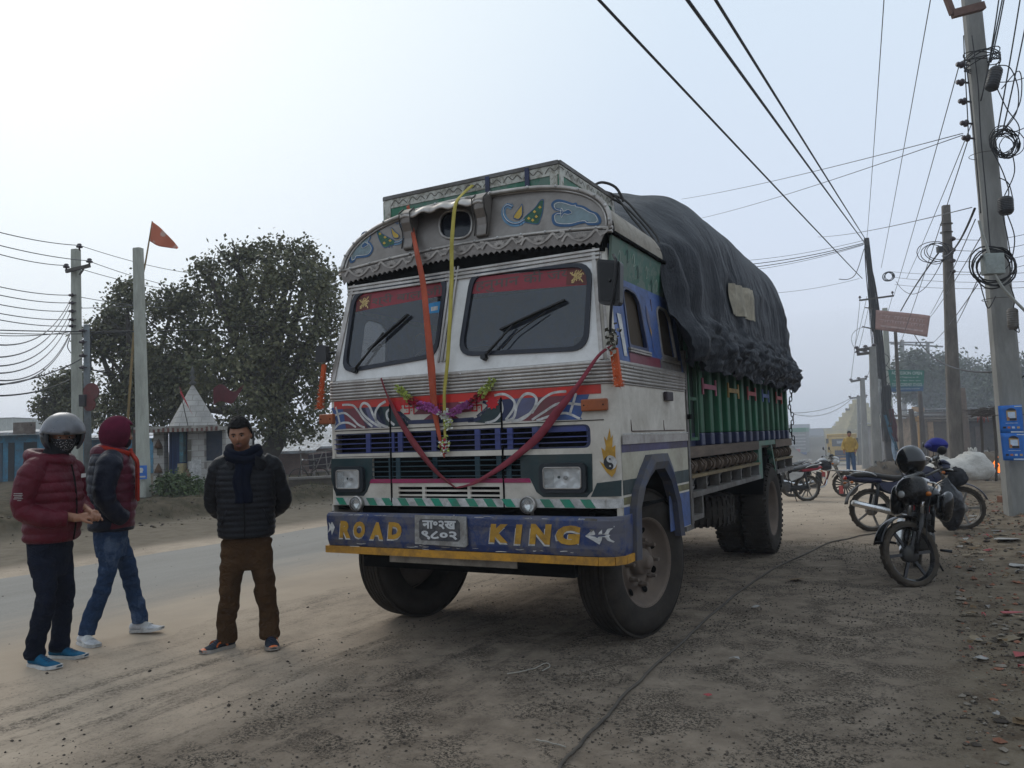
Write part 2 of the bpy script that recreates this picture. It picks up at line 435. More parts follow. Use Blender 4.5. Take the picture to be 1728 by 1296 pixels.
# loose stones, and dried rubbish on the right
def stones(name, n, area, size, ms, seed, flat=.6):
 q = random.Random(seed); b = MB(); k = 0
 while k < n:
  a, s = area(q)
  if a is None: continue
  k += 1; r = size(q); z = hgt(a, s)
  vs = []
  for v in ((1, 0, 0), (-1, 0, 0), (0, 1, 0), (0, -1, 0), (0, 0, 1), (0, 0, -1), (.7, .7, .3), (-.7, .6, .3)):
   vs.append(Vector(v) * r * q.uniform(.6, 1.15))
  rz = Matrix.Rotation(q.uniform(0, 6.3), 3, 'Z')
  vs = [rz @ Vector((v.x, v.y * q.uniform(.6, 1), v.z * flat)) + Vector((a, s, z + r * flat * .4)) for v in vs]
  b.add(vs, [(0, 6, 4), (6, 2, 4), (2, 7, 4), (7, 1, 4), (1, 3, 4), (3, 0, 4), (2, 6, 5), (6, 0, 5), (7, 2, 5), (1, 7, 5), (3, 1, 5), (0, 3, 5)], q.randrange(len(ms)))
 return place_local(b.build(name, ms, fixn=False))
STN = [mat('stone_dark', (.06, .05, .042), .95, bmp=0, spec=.05), mat('stone_mid', (.09, .075, .06), .95, bmp=0, spec=.05), mat('stone_pale', (.19, .165, .135), .95, bmp=0, spec=.05)]
def ar1(q):
 a = q.uniform(-1.4, 3.5); s = -6.4 + 12 * q.random() ** 1.3
 if q.random() > sm(-1.6, .8, a): return None, None
 if pnoise(Vector((a * 1.3, s * 1.3, 4))) < q.uniform(-.25, .3): return None, None
 return a, s
def ar2(q):
 a = q.uniform(-8, 3); s = q.uniform(-6, 14); return a, s
tag(stones('gravel', 26000, ar1, lambda q: .003 + .010 * q.random() ** 3, [STN[0], STN[0], STN[0], STN[1], STN[1], STN[2]], 3), 'small dark broken stones pressed into the ground in front of the truck', 'gravel', kind='stuff')
tag(stones('loose_pebbles', 3000, ar2, lambda q: .004 + .014 * q.random() ** 4, [STN[0], STN[0], STN[1]], 5), 'scattered small pebbles on the dusty road side', 'pebbles', kind='stuff')
def ar3(q): return 3.15 + 4.5 * q.random() ** 1.4, q.uniform(-3, 16)
tag(stones('rubble', 6500, ar3, lambda q: .008 + .035 * q.random() ** 4, STN + [mat('brick_bit', (.2, .085, .05), .9, bmp=0)], 8, .5), 'stones, brick bits and clods strewn along the right verge', 'rubble', kind='stuff')
def ar4(q): return -11.9 + 1.5 * q.random() - (q.random() * 2), q.uniform(-2, 22)
tag(stones('bank_clods', 1600, ar4, lambda q: .015 + .05 * q.random() ** 3, [STN[0], mat('earth_clod', (.085, .065, .042), .95, bmp=0)], 18, .5), 'clods and stones on the earth bank across the road', 'clods', kind='stuff')
def litter():
 q = random.Random(21); b = MB(); n = 0
 while n < 420:
  a = 3.2 + 3.6 * q.random() ** 1.2; s = q.uniform(-2, 13)
  if pnoise(Vector((a * .9, s * .9, 8))) < -.1: continue
  n += 1; r = .02 + .07 * q.random() ** 2.2; z = hgt(a, s) + .012; th = q.uniform(0, 6.3)
  pts = []
  for k in range(7):
   t = th + 2 * math.pi * k / 7; rr = r * q.uniform(.5, 1.2)
   pts.append(Vector((a + math.cos(t) * rr, s + math.sin(t) * rr * .7, z + q.uniform(-.008, .022))))
  c = sum(pts, Vector()) / 7 + Vector((0, 0, .01)); vs = [c] + pts
  b.add(vs, [(0, 1 + k, 1 + (k + 1) % 7) for k in range(7)], q.choice([0, 0, 1, 1, 1, 2, 2, 2, 3]))
 return place_local(b.build('litter', [mat('paper_scrap', (.36, .35, .33), .8, bmp=0, dirt=.4), mat('husk', (.19, .15, .10), .9, bmp=0), mat('dry_leaf', (.13, .085, .045), .9, bmp=0), mat('red_wrapper', (.4, .05, .06), .6, bmp=0, dirt=.4)], fixn=False))
tag(litter(), 'torn paper, husks and wrappers scattered over the right verge', 'litter', kind='stuff')
# the air itself
hz = MB(); hz.bx(-600, 600, -600, 600, -1.5, 19.0)
def haze_mat():
 m = bpy.data.materials.new('haze_air'); m.use_nodes = True; t = m.node_tree; t.nodes.clear()
 o = N(t, 'ShaderNodeOutputMaterial'); v = N(t, 'ShaderNodeVolumePrincipled')
 v.inputs['Color'].default_value = (.86, .91, .99, 1); v.inputs['Density'].default_value = .0014; v.inputs['Anisotropy'].default_value = .2
 t.links.new(v.outputs[0], o.inputs['Volume']); return m
tag(hz.build('haze', haze_mat()), kind='stuff', label='grey winter haze lying over the whole street', cat='haze')
# ================================================================ THE TRUCK
def stroke(b, pts, wd, fn, mi=0, closed=False, n=5, taper=False):
 """painted line: ribbon of width wd along 2-D points"""
 wd = wd * (1.4 if .0095 < wd < .0145 and fn.__name__ != 'f' else 1)
 P = [p.to_2d() for p in smooth_path([Vector((x, y, 0)) for x, y in pts], n, closed)]; m = len(P); l = []; r = []
 for i, p in enumerate(P):
  t = (P[(i + 1) % m] - P[i - 1]) if closed else (P[min(i + 1, m - 1)] - P[max(i - 1, 0)])
  if t.length < 1e-9: t = Vector((1, 0))
  t.normalize(); q = Vector((-t.y, t.x)) * wd / 2
  if taper: q *= .25 + .75 * math.sin(math.pi * min(1, .12 + i / m * .95))
  l.append(p + q); r.append(p - q)
 vs = [fn(*v) for v in l] + [fn(*v) for v in r]
 b.add(vs, [(i, (i + 1) % m, m + (i + 1) % m, m + i) for i in range(m if closed else m - 1)], mi)
def wdt(z): return 1.24 if z <= 2.0 else 1.24 - .09 * (z - 2.0) / .78
def yfr(z): return -.87 if z <= 2.0 else -.87 + .15 * (z - 2.0) / .78
LN = Vector((0, -.78, -.0 + .15)).normalized()
LN = Vector((0, -.78, .15)).normalized()
def lean(px, py):              # place on the leaning windscreen plane
 d = ray(px, py); d = Vector((d.dot(AX), d.dot(SX), d.z)); c = loc(CAM); p0 = Vector((0, -.87, 2.0))
 return c + d * ((p0 - c).dot(LN) / d.dot(LN))
VN = Vector((0, -.44, .12)).normalized()
def vis(px, py):
 d = ray(px, py); d = Vector((d.dot(AX), d.dot(SX), d.z)); c = loc(CAM); p0 = Vector((0, -.70, 2.94))
 return c + d * ((p0 - c).dot(VN) / d.dot(VN))
def FP(pts, Y=-.87): return [(fpl(x, y, Y).x, fpl(x, y, Y).z) for x, y in pts]
def on(Y, l=0): return lambda u, v: (u, Y - l, v)
WHITE = mat('white_paint', (.66, .62, .55), .45, dirt=.42, dcol=(.24, .2, .155), dsc=2.2, var=.07, bmp=.1, bsc=9, bd=.006, dsharp=.25)
WHITE2 = mat('white_paint_upper', (.76, .75, .73), .4, dirt=.25, dcol=(.3, .28, .25), var=.05, bmp=.1, bsc=9, bd=.006, dsharp=.25)
CREAM = mat('cream_paint', (.50, .47, .37), .5, dirt=.4, dcol=(.2, .17, .13), var=.06, bmp=.05, dsharp=.25)
RED = mat('red_paint', (.50, .02, .012), .35, dirt=.2, var=.1, bmp=.04)
MAG = mat('magenta_paint', (.28, .012, .08), .4, dirt=.2, var=.1, bmp=.04)
BLUE = mat('blue_paint', (.035, .085, .26), .38, dirt=.3, dcol=(.09, .09, .1), var=.2, bmp=.12, bsc=8)
NAVY = mat('navy_paint', (.016, .024, .075), .35, dirt=.25, dcol=(.05, .05, .055), var=.2, bmp=.08)
SLATB = mat('slat_blue', (.04, .055, .19), .4, dirt=.2, var=.1, bmp=0)
DTEAL = mat('dark_green_paint', (.012, .032, .036), .35, dirt=.25, dcol=(.05, .05, .045), var=.2, bmp=.05)
TEAL = mat('green_stripe_paint', (.015, .24, .15), .5, dirt=.25, dcol=(.1, .09, .07), var=.15, bmp=.05)
MAROON = mat('maroon_paint', (.16, .028, .045), .45, dirt=.2, var=.15, bmp=.05)
PURP = mat('purple_grey_paint', (.095, .10, .19), .45, dirt=.2, var=.15, bmp=.03)
DPURP = mat('dull_violet_paint', (.055, .045, .12), .5, dirt=.3, var=.15, bmp=.03)
OLIVE = mat('olive_paint', (.2, .19, .07), .5, dirt=.4, var=.15, bmp=.03)
YEL = mat('yellow_paint', (.52, .25, .02), .45, dirt=.35, dcol=(.12, .07, .03), var=.15, bmp=.08, dsc=6)
GOLD = mat('ochre_paint', (.42, .23, .025), .45, dirt=.2, dcol=(.1, .05, .02), var=.2, bmp=0, dsc=9)
PALE = mat('pale_paint', (.58, .57, .55), .5, dirt=.35, dcol=(.15, .14, .13), var=.06, bmp=0, dsc=8)
CHROME = mat('dull_steel', (.50, .47, .44), .3, .85, dirt=.35, dcol=(.13, .105, .085), var=.12, sc_=3, bmp=.15, bsc=6, dsc=4, dsharp=.25)
STEELP = mat('pressed_steel', (.27, .245, .225), .4, .8, dirt=.3, dcol=(.1, .085, .07), var=.15, sc_=3, bmp=.2, bsc=5, dsc=3, dsharp=.3)
BLACK = mat('black_rubber', (.012, .012, .013), .55, var=.2, bmp=.05)
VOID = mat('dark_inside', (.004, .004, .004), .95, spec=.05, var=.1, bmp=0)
PLAST = mat('black_plastic', (.02, .02, .022), .4, dirt=.2, dcol=(.06, .055, .05), var=.2, bmp=.05)
TYRE = mat('tyre_rubber', (.013, .012, .011), .85, spec=.15, dirt=.45, dcol=(.05, .041, .033), dsc=7, var=.25, bmp=.2, dsharp=.25)
RIM = mat('dusty_rim', (.10, .078, .066), .8, .1, dirt=.45, dcol=(.17, .13, .098), var=.25, bmp=.3, dsharp=.25)
CHAS = mat('chassis', (.015, .013, .012), .9, spec=.1, dirt=.4, dcol=(.04, .032, .026), var=.3)
GREENB = mat('body_green', (.012, .10, .045), .55, dirt=.32, dcol=(.045, .05, .038), vec=(1, 1, .3), var=.3, sc_=4, bmp=.15)
GREEND = mat('body_green_dark', (.008, .035, .025), .6, dirt=.3, dcol=(.035, .035, .03), vec=(1, 1, .3), var=.3, bmp=.1)
GREENR = mat('roof_green', (.03, .11, .072), .5, dirt=.35, dcol=(.17, .2, .17), var=.3, sc_=4, bmp=.1, dsc=7, dsharp=.03)
WOOD = mat('weathered_wood', (.13, .095, .072), .85, dirt=.4, dcol=(.06, .045, .035), vec=(1, .15, 1), var=.35, sc_=12, bmp=.5)
WOODL = mat('ochre_wood', (.20, .145, .07), .8, dirt=.4, dcol=(.08, .06, .04), var=.3, bmp=.3)
GREYM = mat('grey_metal', (.17, .165, .16), .55, .3, dirt=.45, dcol=(.09, .075, .06), var=.2, bmp=.1)
AMBER = mat('amber_lens', (.30, .075, .018), .25, dirt=.25, dcol=(.12, .05, .03), var=.15, bmp=.05)
BEIGE = mat('beige_panel', (.33, .30, .245), .6, dirt=.4, dcol=(.16, .13, .1), var=.12, bmp=.08)
def glassy(name, tint, f0=.08, dust=.10, dcol=(.32, .33, .34), rough=.05):
 m = bpy.data.materials.new(name); m.use_nodes = True; t = m.node_tree; t.nodes.clear(); L = t.links
 o = N(t, 'ShaderNodeOutputMaterial'); tr = N(t, 'ShaderNodeBsdfTransparent'); tr.inputs[0].default_value = (*tint, 1)
 g = N(t, 'ShaderNodeBsdfGlossy'); g.inputs['Roughness'].default_value = rough; g.inputs[0].default_value = (.95, .97, 1, 1)
 d = N(t, 'ShaderNodeBsdfDiffuse'); d.inputs[0].default_value = (*dcol, 1)
 fr = N(t, 'ShaderNodeFresnel'); fr.inputs[0].default_value = 1.5
 ma = N(t, 'ShaderNodeMath', operation='MULTIPLY_ADD'); L.new(fr.outputs[0], ma.inputs[0]); ma.inputs[1].default_value = .9; ma.inputs[2].default_value = f0 - .04; ma.use_clamp = True
 m1 = N(t, 'ShaderNodeMixShader'); L.new(ma.outputs[0], m1.inputs[0]); L.new(tr.outputs[0], m1.inputs[1]); L.new(g.outputs[0], m1.inputs[2])
 n = tex(t, 3, 6, .7); q = N(t, 'ShaderNodeMath', operation='MULTIPLY'); L.new(n.outputs[0], q.inputs[0]); q.inputs[1].default_value = dust * 2
 m2 = N(t, 'ShaderNodeMixShader'); L.new(q.outputs[0], m2.inputs[0]); L.new(m1.outputs[0], m2.inputs[1]); L.new(d.outputs[0], m2.inputs[2])
 L.new(m2.outputs[0], o.inputs[0]); return m
GLASS = glassy('windscreen_glass', (.82, .84, .85), .065, .085, (.20, .215, .235))
CGLASS = glassy('clear_glass', (.95, .96, .96), .05, .015, (.2, .2, .2))
SGLASS = glassy('side_glass', (.2, .21, .22), .06, .1, (.06, .055, .05))
LENS = glassy('lamp_lens', (.97, .98, .98), .05, .10, (.5, .5, .5), .08)
truck = thing('truck', 'large decorated cargo truck with painted white and blue cab and blue ROAD KING bumper', 'truck', OO, -PSI)
T = truck
# ---- cab shell -------------------------------------------------------------
WL = [lean(*p) for p in ((597, 492), (757, 461), (739, 603), (577, 631))]
WR = [lean(*p) for p in ((796, 457), (1001, 443), (993, 592), (773, 602))]
def lnfn(l=0): return lambda u, v: Vector((u, -.87 + (v - 2.0) * .15 / .78, v)) + LN * l
def xz(q): return [(p.x, p.z) for p in q]
hL = quad_round(xz(WL), .13); hR = quad_round(xz(WR), .13)
CR = .085
cab = MB()
lowhole = [rrect(*[v for v in (fpl(670, 819).x, fpl(716, 819).x, 1.072, 1.174)], .004, 1)]
# front, lower: grille openings cut in
gx0, gx1 = -1.185, 1.06
G1 = quad_round([(gx0, 1.425), (gx1, 1.425), (gx1, 1.585), (gx0, 1.585)], .05)
G2 = quad_round([(-.79, 1.225), (.52, 1.225), (.52, 1.385), (-.79, 1.385)], .01)
def lg():
 o = []
 for a, b_ in ((-.545, -.325), (-.30, .075), (.10, .345)):
  for z in (1.073, 1.108, 1.143): o.append(rrect(a, b_, z, z + .022, .003, 1))
 return o
cab.poly([(-1.155, 1.02), (1.155, 1.02), (1.155, 2.0), (-1.155, 2.0)], lambda u, v: (u, -.87, v), .02, (0, -1, 0), [G1, G2] + lg())
cab.poly([(-1.155, 2.0), (1.155, 2.0), (1.065, 2.80), (-1.065, 2.80)], lnfn(), .02, LN, [hL, hR], mi=1)
# rounded corners
for sg in (-1, 1):
 def cf(u, v, sg=sg):
  z = 1.02 + v * 1.80; a = u * math.pi / 2; w_ = wdt(z); y = yfr(z)
  return (sg * (w_ - CR + CR * math.sin(a)), y + CR - CR * math.cos(a), z)
 cab.sheet(cf, 6, 14, 0)
ARCH_IN = [(-.56, .74), (-.54, 1.0), (-.42, 1.16), (-.27, 1.24), (-.11, 1.265), (.04, 1.235), (.18, 1.13), (.28, .97), (.335, .74)]
SW1 = [(-.50, 2.125), (-.10, 2.125), (-.13, 2.50), (-.21, 2.56), (-.41, 2.575), (-.47, 2.54)]
SW2 = [(.24, 2.11), (.62, 2.105), (.60, 2.44), (.53, 2.52), (.34, 2.53), (.27, 2.49)]
for sg in (-1, 1):
 o = [(-.785, .74)] + ARCH_IN + [(.76, .74), (.76, 2.0), (-.785, 2.0)]
 cab.poly(o, lambda u, v: (sg * 1.24, u, v), .02, (sg, 0, 0), mi=0)
 o = [(-.785, 2.0), (.76, 2.0), (.76, 2.86), (-.62, 2.86)]
 cab.poly(o, lambda u, v: (sg * (1.24 - .09 * (v - 2) / .78), u, v), .02, (sg, 0, .1), [quad_round(SW1, .03, 3), quad_round(SW2, .03, 3)], mi=2)
 cab.poly([(-.785, .74), (-.785, 1.02), (-.84, 1.02), (-.82, .74)], lambda u, v: (sg * 1.235, u, v), .02, (sg, 0, 0))
cab.bx(-1.2, 1.2, .70, .75, 1.0, 2.86, 2)
cab.bx(-1.2, 1.2, -.80, .72, .98, 1.0, 3)
cab.build('cab_body', [WHITE, WHITE2, BLUE, VOID], T)
# dark space behind the grilles, dashboard, seats, wheel
ib = MB(); ib.bx(-1.17, 1.17, -.78, -.74, 1.02, 1.80); ib.bx(-1.17, 1.17, -.82, -.45, 1.80, 2.02); ib.build('dashboard', VOID, T)
for cx in (-.62, .62):
 s_ = MB(); s_.box((cx, .25, 1.7), (.5, .5, .16)); s_.box((cx, .48, 2.05), (.48, .12, .62)); s_.build('seat', PLAST, T, bevel=.03)
sw = MB(); sw.tube([(-.62 + .22 * math.cos(a), -.30 + .12 * math.sin(a), 2.12 + .2 * math.sin(a)) for a in [k * math.pi / 10 for k in range(20)]], .014, 6, closed=True)
sw.tube([(-.62, -.30, 2.12), (-.62, -.5, 1.95)], .03, 6); sw.bar((-.82, -.30, 2.12), (-.42, -.30, 2.12), .03, .02); sw.build('steering_wheel', PLAST, T)
# wheel well
for sg in (-1, 1):
 ww = MB(); ww.sheet(lambda u, v: (sg * (1.21 - .5 * v), -.11 + .46 * math.cos(math.pi * u), .80 + .47 * math.sin(math.pi * u)), 14, 1)
 ww.bx(sg * .70 - .01, sg * .70 + .01, -.6, .6, .6, 1.3)
 ww.build('wheel_housing', VOID, T)
# ---- windscreen panes ----------------------------------------------------------
def pane_set(hole, q, flip):
 cx = sum(p[0] for p in hole) / len(hole); cz = sum(p[1] for p in hole) / len(hole)
 inner = [(cx + (x - cx) * .93, cz + (z - cz) * .91) for x, z in hole]
 b = MB(); b.poly(hole, lnfn(.014), .03, LN, [inner]); fr = b.build('windscreen_seal', mat('seal_rubber', (.012, .014, .022), .4, bmp=0), T, bevel=.006)
 b = MB(); b.poly(inner, lnfn(-.004), 0, LN); b.build('pane', GLASS, fr)
 return fr, inner, cx, cz
frL, inL, cxL, czL = pane_set(hL, WL, 0); frR, inR, cxR, czR = pane_set(hR, WR, 1)
STR = mat('red_film', (.22, .025, .035), .5, var=.12, bmp=0); STL = mat('film_letters', (.075, .058, .05), .5, var=.2, bmp=0)
def lfn(pl, l): return lambda u, v: pl + Vector((u, .15 / .78 * v, v)) + LN * l
def lead(b, pts, l, mi):
 q = [lean(*p) for p in pts]; b.poly([(p.x, p.z) for p in q], lnfn(l), 0, LN, mi=mi)
def banner(fr, pts, words, wc, ww_, hh, emb, tilt):
 b = MB(); lead(b, pts, -.0035, 0); o = b.build('sun_strip', STR, fr)
 c = lean(*wc)
 text(words, 'banner_lettering', STL, fr, lambda u, v: Vector((c.x + u, 0, c.z + v + tilt * u)) + Vector((0, -.87 + (c.z + v + tilt * u - 2) * .15 / .78, 0)) + LN * -.003, ww_, hh, .0003, .012, extra=.0002, nrm=LN)
 g = MB(); e = [lean(*p) for p in emb]
 g.poly([(p.x, p.z) for p in e], lnfn(-.0022), 0, LN, mi=0)
 ec = sum(e, Vector()) / 4; q = random.Random(3)
 f = lambda u, v: Vector((ec.x + u, -.87 + (ec.z + v - 2) * .15 / .78, ec.z + v)) + LN * -.0012
 s = (e[1] - e[0]).length * .42
 # small ochre tangle of curls, no figure
 for k in range(9):
  a = q.uniform(0, 6.3); r = s * q.uniform(.15, .75); cx, cz = r * math.cos(a), r * math.sin(a)
  stroke(g, [(cx + s * .22 * math.cos(a + t), cz + s * .22 * math.sin(a + t * 1.2)) for t in (0, 1.2, 2.4, 3.6, 4.6)], s * .12, f, 1)
 stroke(g, [(-s * .8, s * .5), (-s * .3, s * .1), (0, -s * .2), (s * .5, -s * .4), (s * .8, -s * .8)], s * .13, f, 1)
 stroke(g, [(s * .7, s * .8), (s * .3, s * .3), (-s * .1, s * .1), (-s * .5, -s * .6)], s * .13, f, 1)
 g.build('emblem_sticker', [mat('sticker_red', (.10, .02, .015), .5, bmp=0), mat('sticker_gold', (.5, .36, .14), .5, bmp=0)], fr)
banner(frL, [(603, 497), (751, 474), (749, 498), (600, 526)], 'श्री बालाजी', (685, 500), .68, .10, [(603, 502), (627, 496), (624, 521), (601, 526)], .02)
banner(frR, [(799, 468), (993, 449), (992, 480), (793, 496)], 'हनुमान की जय', (881, 472), .80, .12, [(957, 453), (990, 450), (989, 479), (955, 481)], .0)
b = MB(); lead(b, [(723, 512), (743, 508), (741, 527), (722, 529)], -.003, 0); lead(b, [(727, 518), (739, 516), (738, 523), (727, 525)], -.0022, 1)
b.build('tax_sticker', [mat('sticker_blue', (.02, .2, .42), .5, bmp=0), PALE], frL)
# wipers
def wiper(base, tip, b0, b1, fr):
 b = MB(); P = [lean(*p) + LN * .035 for p in (base, tip, b0, b1)]
 P[2] -= LN * .012; P[3] -= LN * .012
 b.tube([P[0], P[1]], [.012, .007], 6); b.bar(P[2], P[3], .012, .03, up=LN)
 b.bar(P[2] * .8 + P[3] * .2 + LN * .012, P[2] * .3 + P[3] * .7 + LN * .015, .01, .012, up=LN)
 b.tube([P[0] - LN * .03, P[0] + LN * .015], .022, 8)
 b.build('wiper', mat('wiper_black', (.01, .01, .011), .45, bmp=0), T)
wiper((602, 627), (652, 563), (625, 592), (692, 532), frL); wiper((820, 605), (868, 552), (847, 558), (956, 508), frR)
b = MB(); b.tube([lean(851, 590) + LN * .03, lean(872, 566) + LN * .03, lean(905, 542) + LN * .03, lean(925, 528) + LN * .03], .005, 5); b.build('wiper_link', BLACK, T)
# ---- chrome ribs round the front and sides ----------------------------------------
def wrap(z, off, y1=.75, zr=None):
 """path along the front, both corners and the sides at height z"""
 w_ = wdt(z) + off; y = yfr(z) - off; r = CR + off; p = []
 for k in range(7): a = math.pi / 2 * (1 - k / 6); p.append(Vector((-(w_ - r + r * math.sin(a)), y + r - r * math.cos(a), z)))
 q = [Vector((-v.x, v.y, z)) for v in p[::-1]]
 return [Vector((-w_, y1, z))] + p + [Vector((x, y, z)) for x in (-.6, 0, .6)] + q + [Vector((w_, y1, z))]
rb_ = MB()
for k in range(5):
 z = 1.876 + k * .0245; rb_.tube(wrap(z, .004), (.0105, .013), 8)
rb_.tube(wrap(1.995, .002), (.013, .018), 8); rb_.tube(wrap(1.855, .002), (.006, .008), 6)
q = random.Random(4)
o = rb_.build('trim_ribs', CHROME, T)
b = MB()
for k in range(16):
 x = -1.1 + 2.2 * k / 15 + q.uniform(-.04, .04); b.sphere((x, -.884, q.choice((1.99, 1.93, 1.875))), (.007, .005, .007), 6, 4)
for k in range(8): b.sphere((1.256, -.7 + k * .19, 1.975), (.005, .007, .007), 6, 4)
b.build('rivets', PALE, o)
# window-surround mouldings and centre post
b = MB()
for px0, px1 in (((763, 452), (741, 612)), ((775, 450), (752, 611)), ((769, 451), (747, 611))):
 a, c = lean(*px0), lean(*px1); b.bar(a + LN * .01, c + LN * .01, .014, .016, up=LN)
for sg in (-1, 1):
 b.bar(Vector((sg * 1.165, yfr(2.0), 2.01)) + LN * .006, Vector((sg * 1.075, yfr(2.78), 2.78)) + LN * .006, .03, .014, up=LN)
 b.bar(Vector((sg * 1.205, yfr(2.0) + .02, 2.01)) + LN * .006, Vector((sg * 1.115, yfr(2.78) + .02, 2.78)) + LN * .006, .018, .014, up=LN)
for z in (2.735, 2.765, 2.795): b.bar(Vector((-1.12, yfr(z), z)) + LN * .008, Vector((1.12, yfr(z), z)) + LN * .008, .02, .014, up=LN)
b.build('window_trim', CHROME, T, bevel=.003)
# ---- painted front -------------------------------------------------------------------
def band(b, z0, z1, x0, x1, l, mi, Y=-.87): b.add([(x0, Y - l, z0), (x1, Y - l, z0), (x1, Y - l, z1), (x0, Y - l, z1)], [(0, 1, 2, 3)], mi)
pf = MB(); band(pf, 1.786, 1.848, -1.165, 1.15, .003, 0)
pf.build('red_stripe', RED, T)
c1 = lambda x, y: (540 + x / 5.4, 620 + y / 5.4)
c2 = lambda x, y: (790 + x / 5.185, 620 + y / 5.185)
def art(cf, segs, strokes, name):
 b = MB()
 for mi, pts in segs: b.poly(FP([cf(*p) for p in pts]), on(-.87, .002), 0, (0, -1, 0), mi=mi)
 for mi, wd, pts in strokes: stroke(b, FP([cf(*p) for p in pts]), wd, on(-.87, .0035), mi)
 return b.build(name, [BLUE, MAROON, PURP, NAVY, DTEAL, PALE, mat('sign_red', (.45, .015, .02), .5, bmp=0), DPURP], T)
art(c1, [(0, [(105, 372), (205, 335), (240, 560), (125, 570), (150, 500)]), (1, [(200, 338), (330, 330), (440, 555), (235, 560)]),
         (7, [(320, 328), (400, 325), (470, 550), (425, 552)]), (2, [(370, 330), (470, 325), (600, 548), (440, 552)]), (3, [(455, 323), (560, 322), (610, 548), (560, 549), (490, 420)]),
         (4, [(545, 322), (640, 322), (770, 430), (830, 480), (800, 535), (640, 545), (560, 520), (520, 400)])],
 [(5, .012, [(205, 342), (300, 345), (350, 400), (400, 470), (480, 540)]), (5, .012, [(130, 440), (220, 415), (290, 460), (350, 520), (410, 550)]),
     (5, .012, [(125, 570), (180, 515), (260, 505), (330, 545)]), (5, .012, [(145, 360), (165, 430), (185, 520)]),
     (5, .014, [(560, 545), (480, 500), (400, 430), (370, 370), (400, 325), (450, 350), (490, 440), (540, 510), (620, 545)]),
     (5, .014, [(515, 500), (505, 420), (540, 350), (600, 310)]), (5, .013, [(640, 380), (610, 410), (620, 470), (680, 525)]), (5, .010, [(715, 420), (760, 460), (800, 500)]),
     (3, .03, [(800, 500), (1000, 492), (1200, 486), (1404, 472)]), (3, .026, [(690, 400), (750, 440), (800, 500)])], 'painted_scroll')
art(c2, [(4, [(60, 480), (130, 400), (200, 340), (290, 300), (300, 480), (180, 490)]), (3, [(260, 235), (360, 232), (420, 330), (360, 460), (290, 470)]),
         (2, [(350, 232), (560, 225), (605, 270), (560, 380), (400, 470), (330, 468), (420, 330)]), (1, [(590, 222), (790, 210), (900, 215), (800, 430), (720, 462), (460, 470), (560, 400), (610, 300)]),
         (0, [(850, 225), (1062, 235), (985, 435), (1000, 455), (700, 465), (780, 380)])],
 [(5, .013, [(230, 245), (320, 235), (400, 290), (400, 360), (330, 460)]), (5, .014, [(330, 468), (400, 440), (430, 330), (490, 240), (560, 235), (600, 280), (570, 370), (480, 450), (380, 470)]),
     (5, .012, [(560, 400), (640, 290), (740, 225), (860, 210)]), (5, .012, [(560, 460), (680, 380), (800, 315), (990, 325)]), (5, .012, [(600, 465), (740, 420), (860, 400), (980, 450)]),
     (5, .013, [(945, 225), (925, 300), (890, 410)]), (5, .013, [(290, 300), (300, 380), (240, 460), (150, 488)]), (5, .012, [(90, 430), (150, 370), (210, 330)]),
     (3, .026, [(0, 465), (60, 460), (110, 440)]), (3, .02, [(80, 430), (140, 380), (180, 330), (130, 300)])], 'painted_scroll')
# centre diamond and signs
b = MB()
b.poly(FP([(c1(1000, 285)), (c1(1170, 272)), (c1(1290, 330)), (c1(1400, 335)), (c1(1400, 400)), (c1(1200, 420)), (c1(1280, 470)), (c1(930, 488)), (c1(1010, 425)), (c1(850, 430)), (c1(960, 330))]), on(-.87, .002), 0, (0, -1, 0), mi=0)
def sw_(cx, cy, s):
 c = fpl(cx, cy); f = on(-.87, .005); w_ = s * .13
 for pts in ([(-1, 1), (-1, 0), (1, 0), (1, -1)], [(1, 1), (0, 1), (0, -1), (-1, -1)]):
  P = [(c.x + u * s, c.z + v * s) for u, v in pts]
  for i in range(3): b.poly([(P[i][0] + dx, P[i][1] + dz) for dx, dz in (((-w_, 0), (w_, 0))[0:0])] or _seg(P[i], P[i + 1], w_), f, 0, (0, -1, 0), mi=1)
 for u in (-.5, .5):
  for v in (-.5, .5): b.poly(circ(c.x + u * s, c.z + v * s, w_ * .9, n=8), f, 0, (0, -1, 0), mi=1)
def _seg(a, c, w_):
 a = Vector(a); c = Vector(c); t = (c - a).normalized(); n = Vector((-t.y, t.x)) * w_; a = a - t * w_; c = c + t * w_
 return [tuple(a + n), tuple(a - n), tuple(c - n), tuple(c + n)]
sw_(*c1(815, 368), .043); sw_(*c2(78, 330), .040); sw_(*c1(1090, 350), .035)
for cx, cy in (c1(705, 355), c2(215, 310)):
 c = fpl(cx, cy); f = on(-.87, .0055)
 b.poly([(c.x + .055 * math.cos(a) * (1 if k % 2 else .72), c.z + .05 * math.sin(a) * (1 if k % 2 else .72)) for k, a in enumerate([2 * math.pi * j / 18 for j in range(18)])], f, 0, (0, -1, 0), mi=1)
b.build('painted_signs', [MAROON, mat('sign_red2', (.5, .012, .02), .5, bmp=0)], T)
# panel gaps
b = MB()
for p0, p1 in (((656, 680), (664, 856)), ((845, 664), (852, 856))):
 x0, x1 = fpl(*p0).x, fpl(*p1).x; x = (x0 + x1) / 2; b.bx(x - .006, x + .006, -.8765, -.868, 1.02, 1.80)
b.bx(-1.16, 1.16, -.8745, -.868, 1.607, 1.612); b.bx(-1.16, -.6, -.873, -.868, 1.40, 1.403)
b.build('panel_gaps', VOID, T)
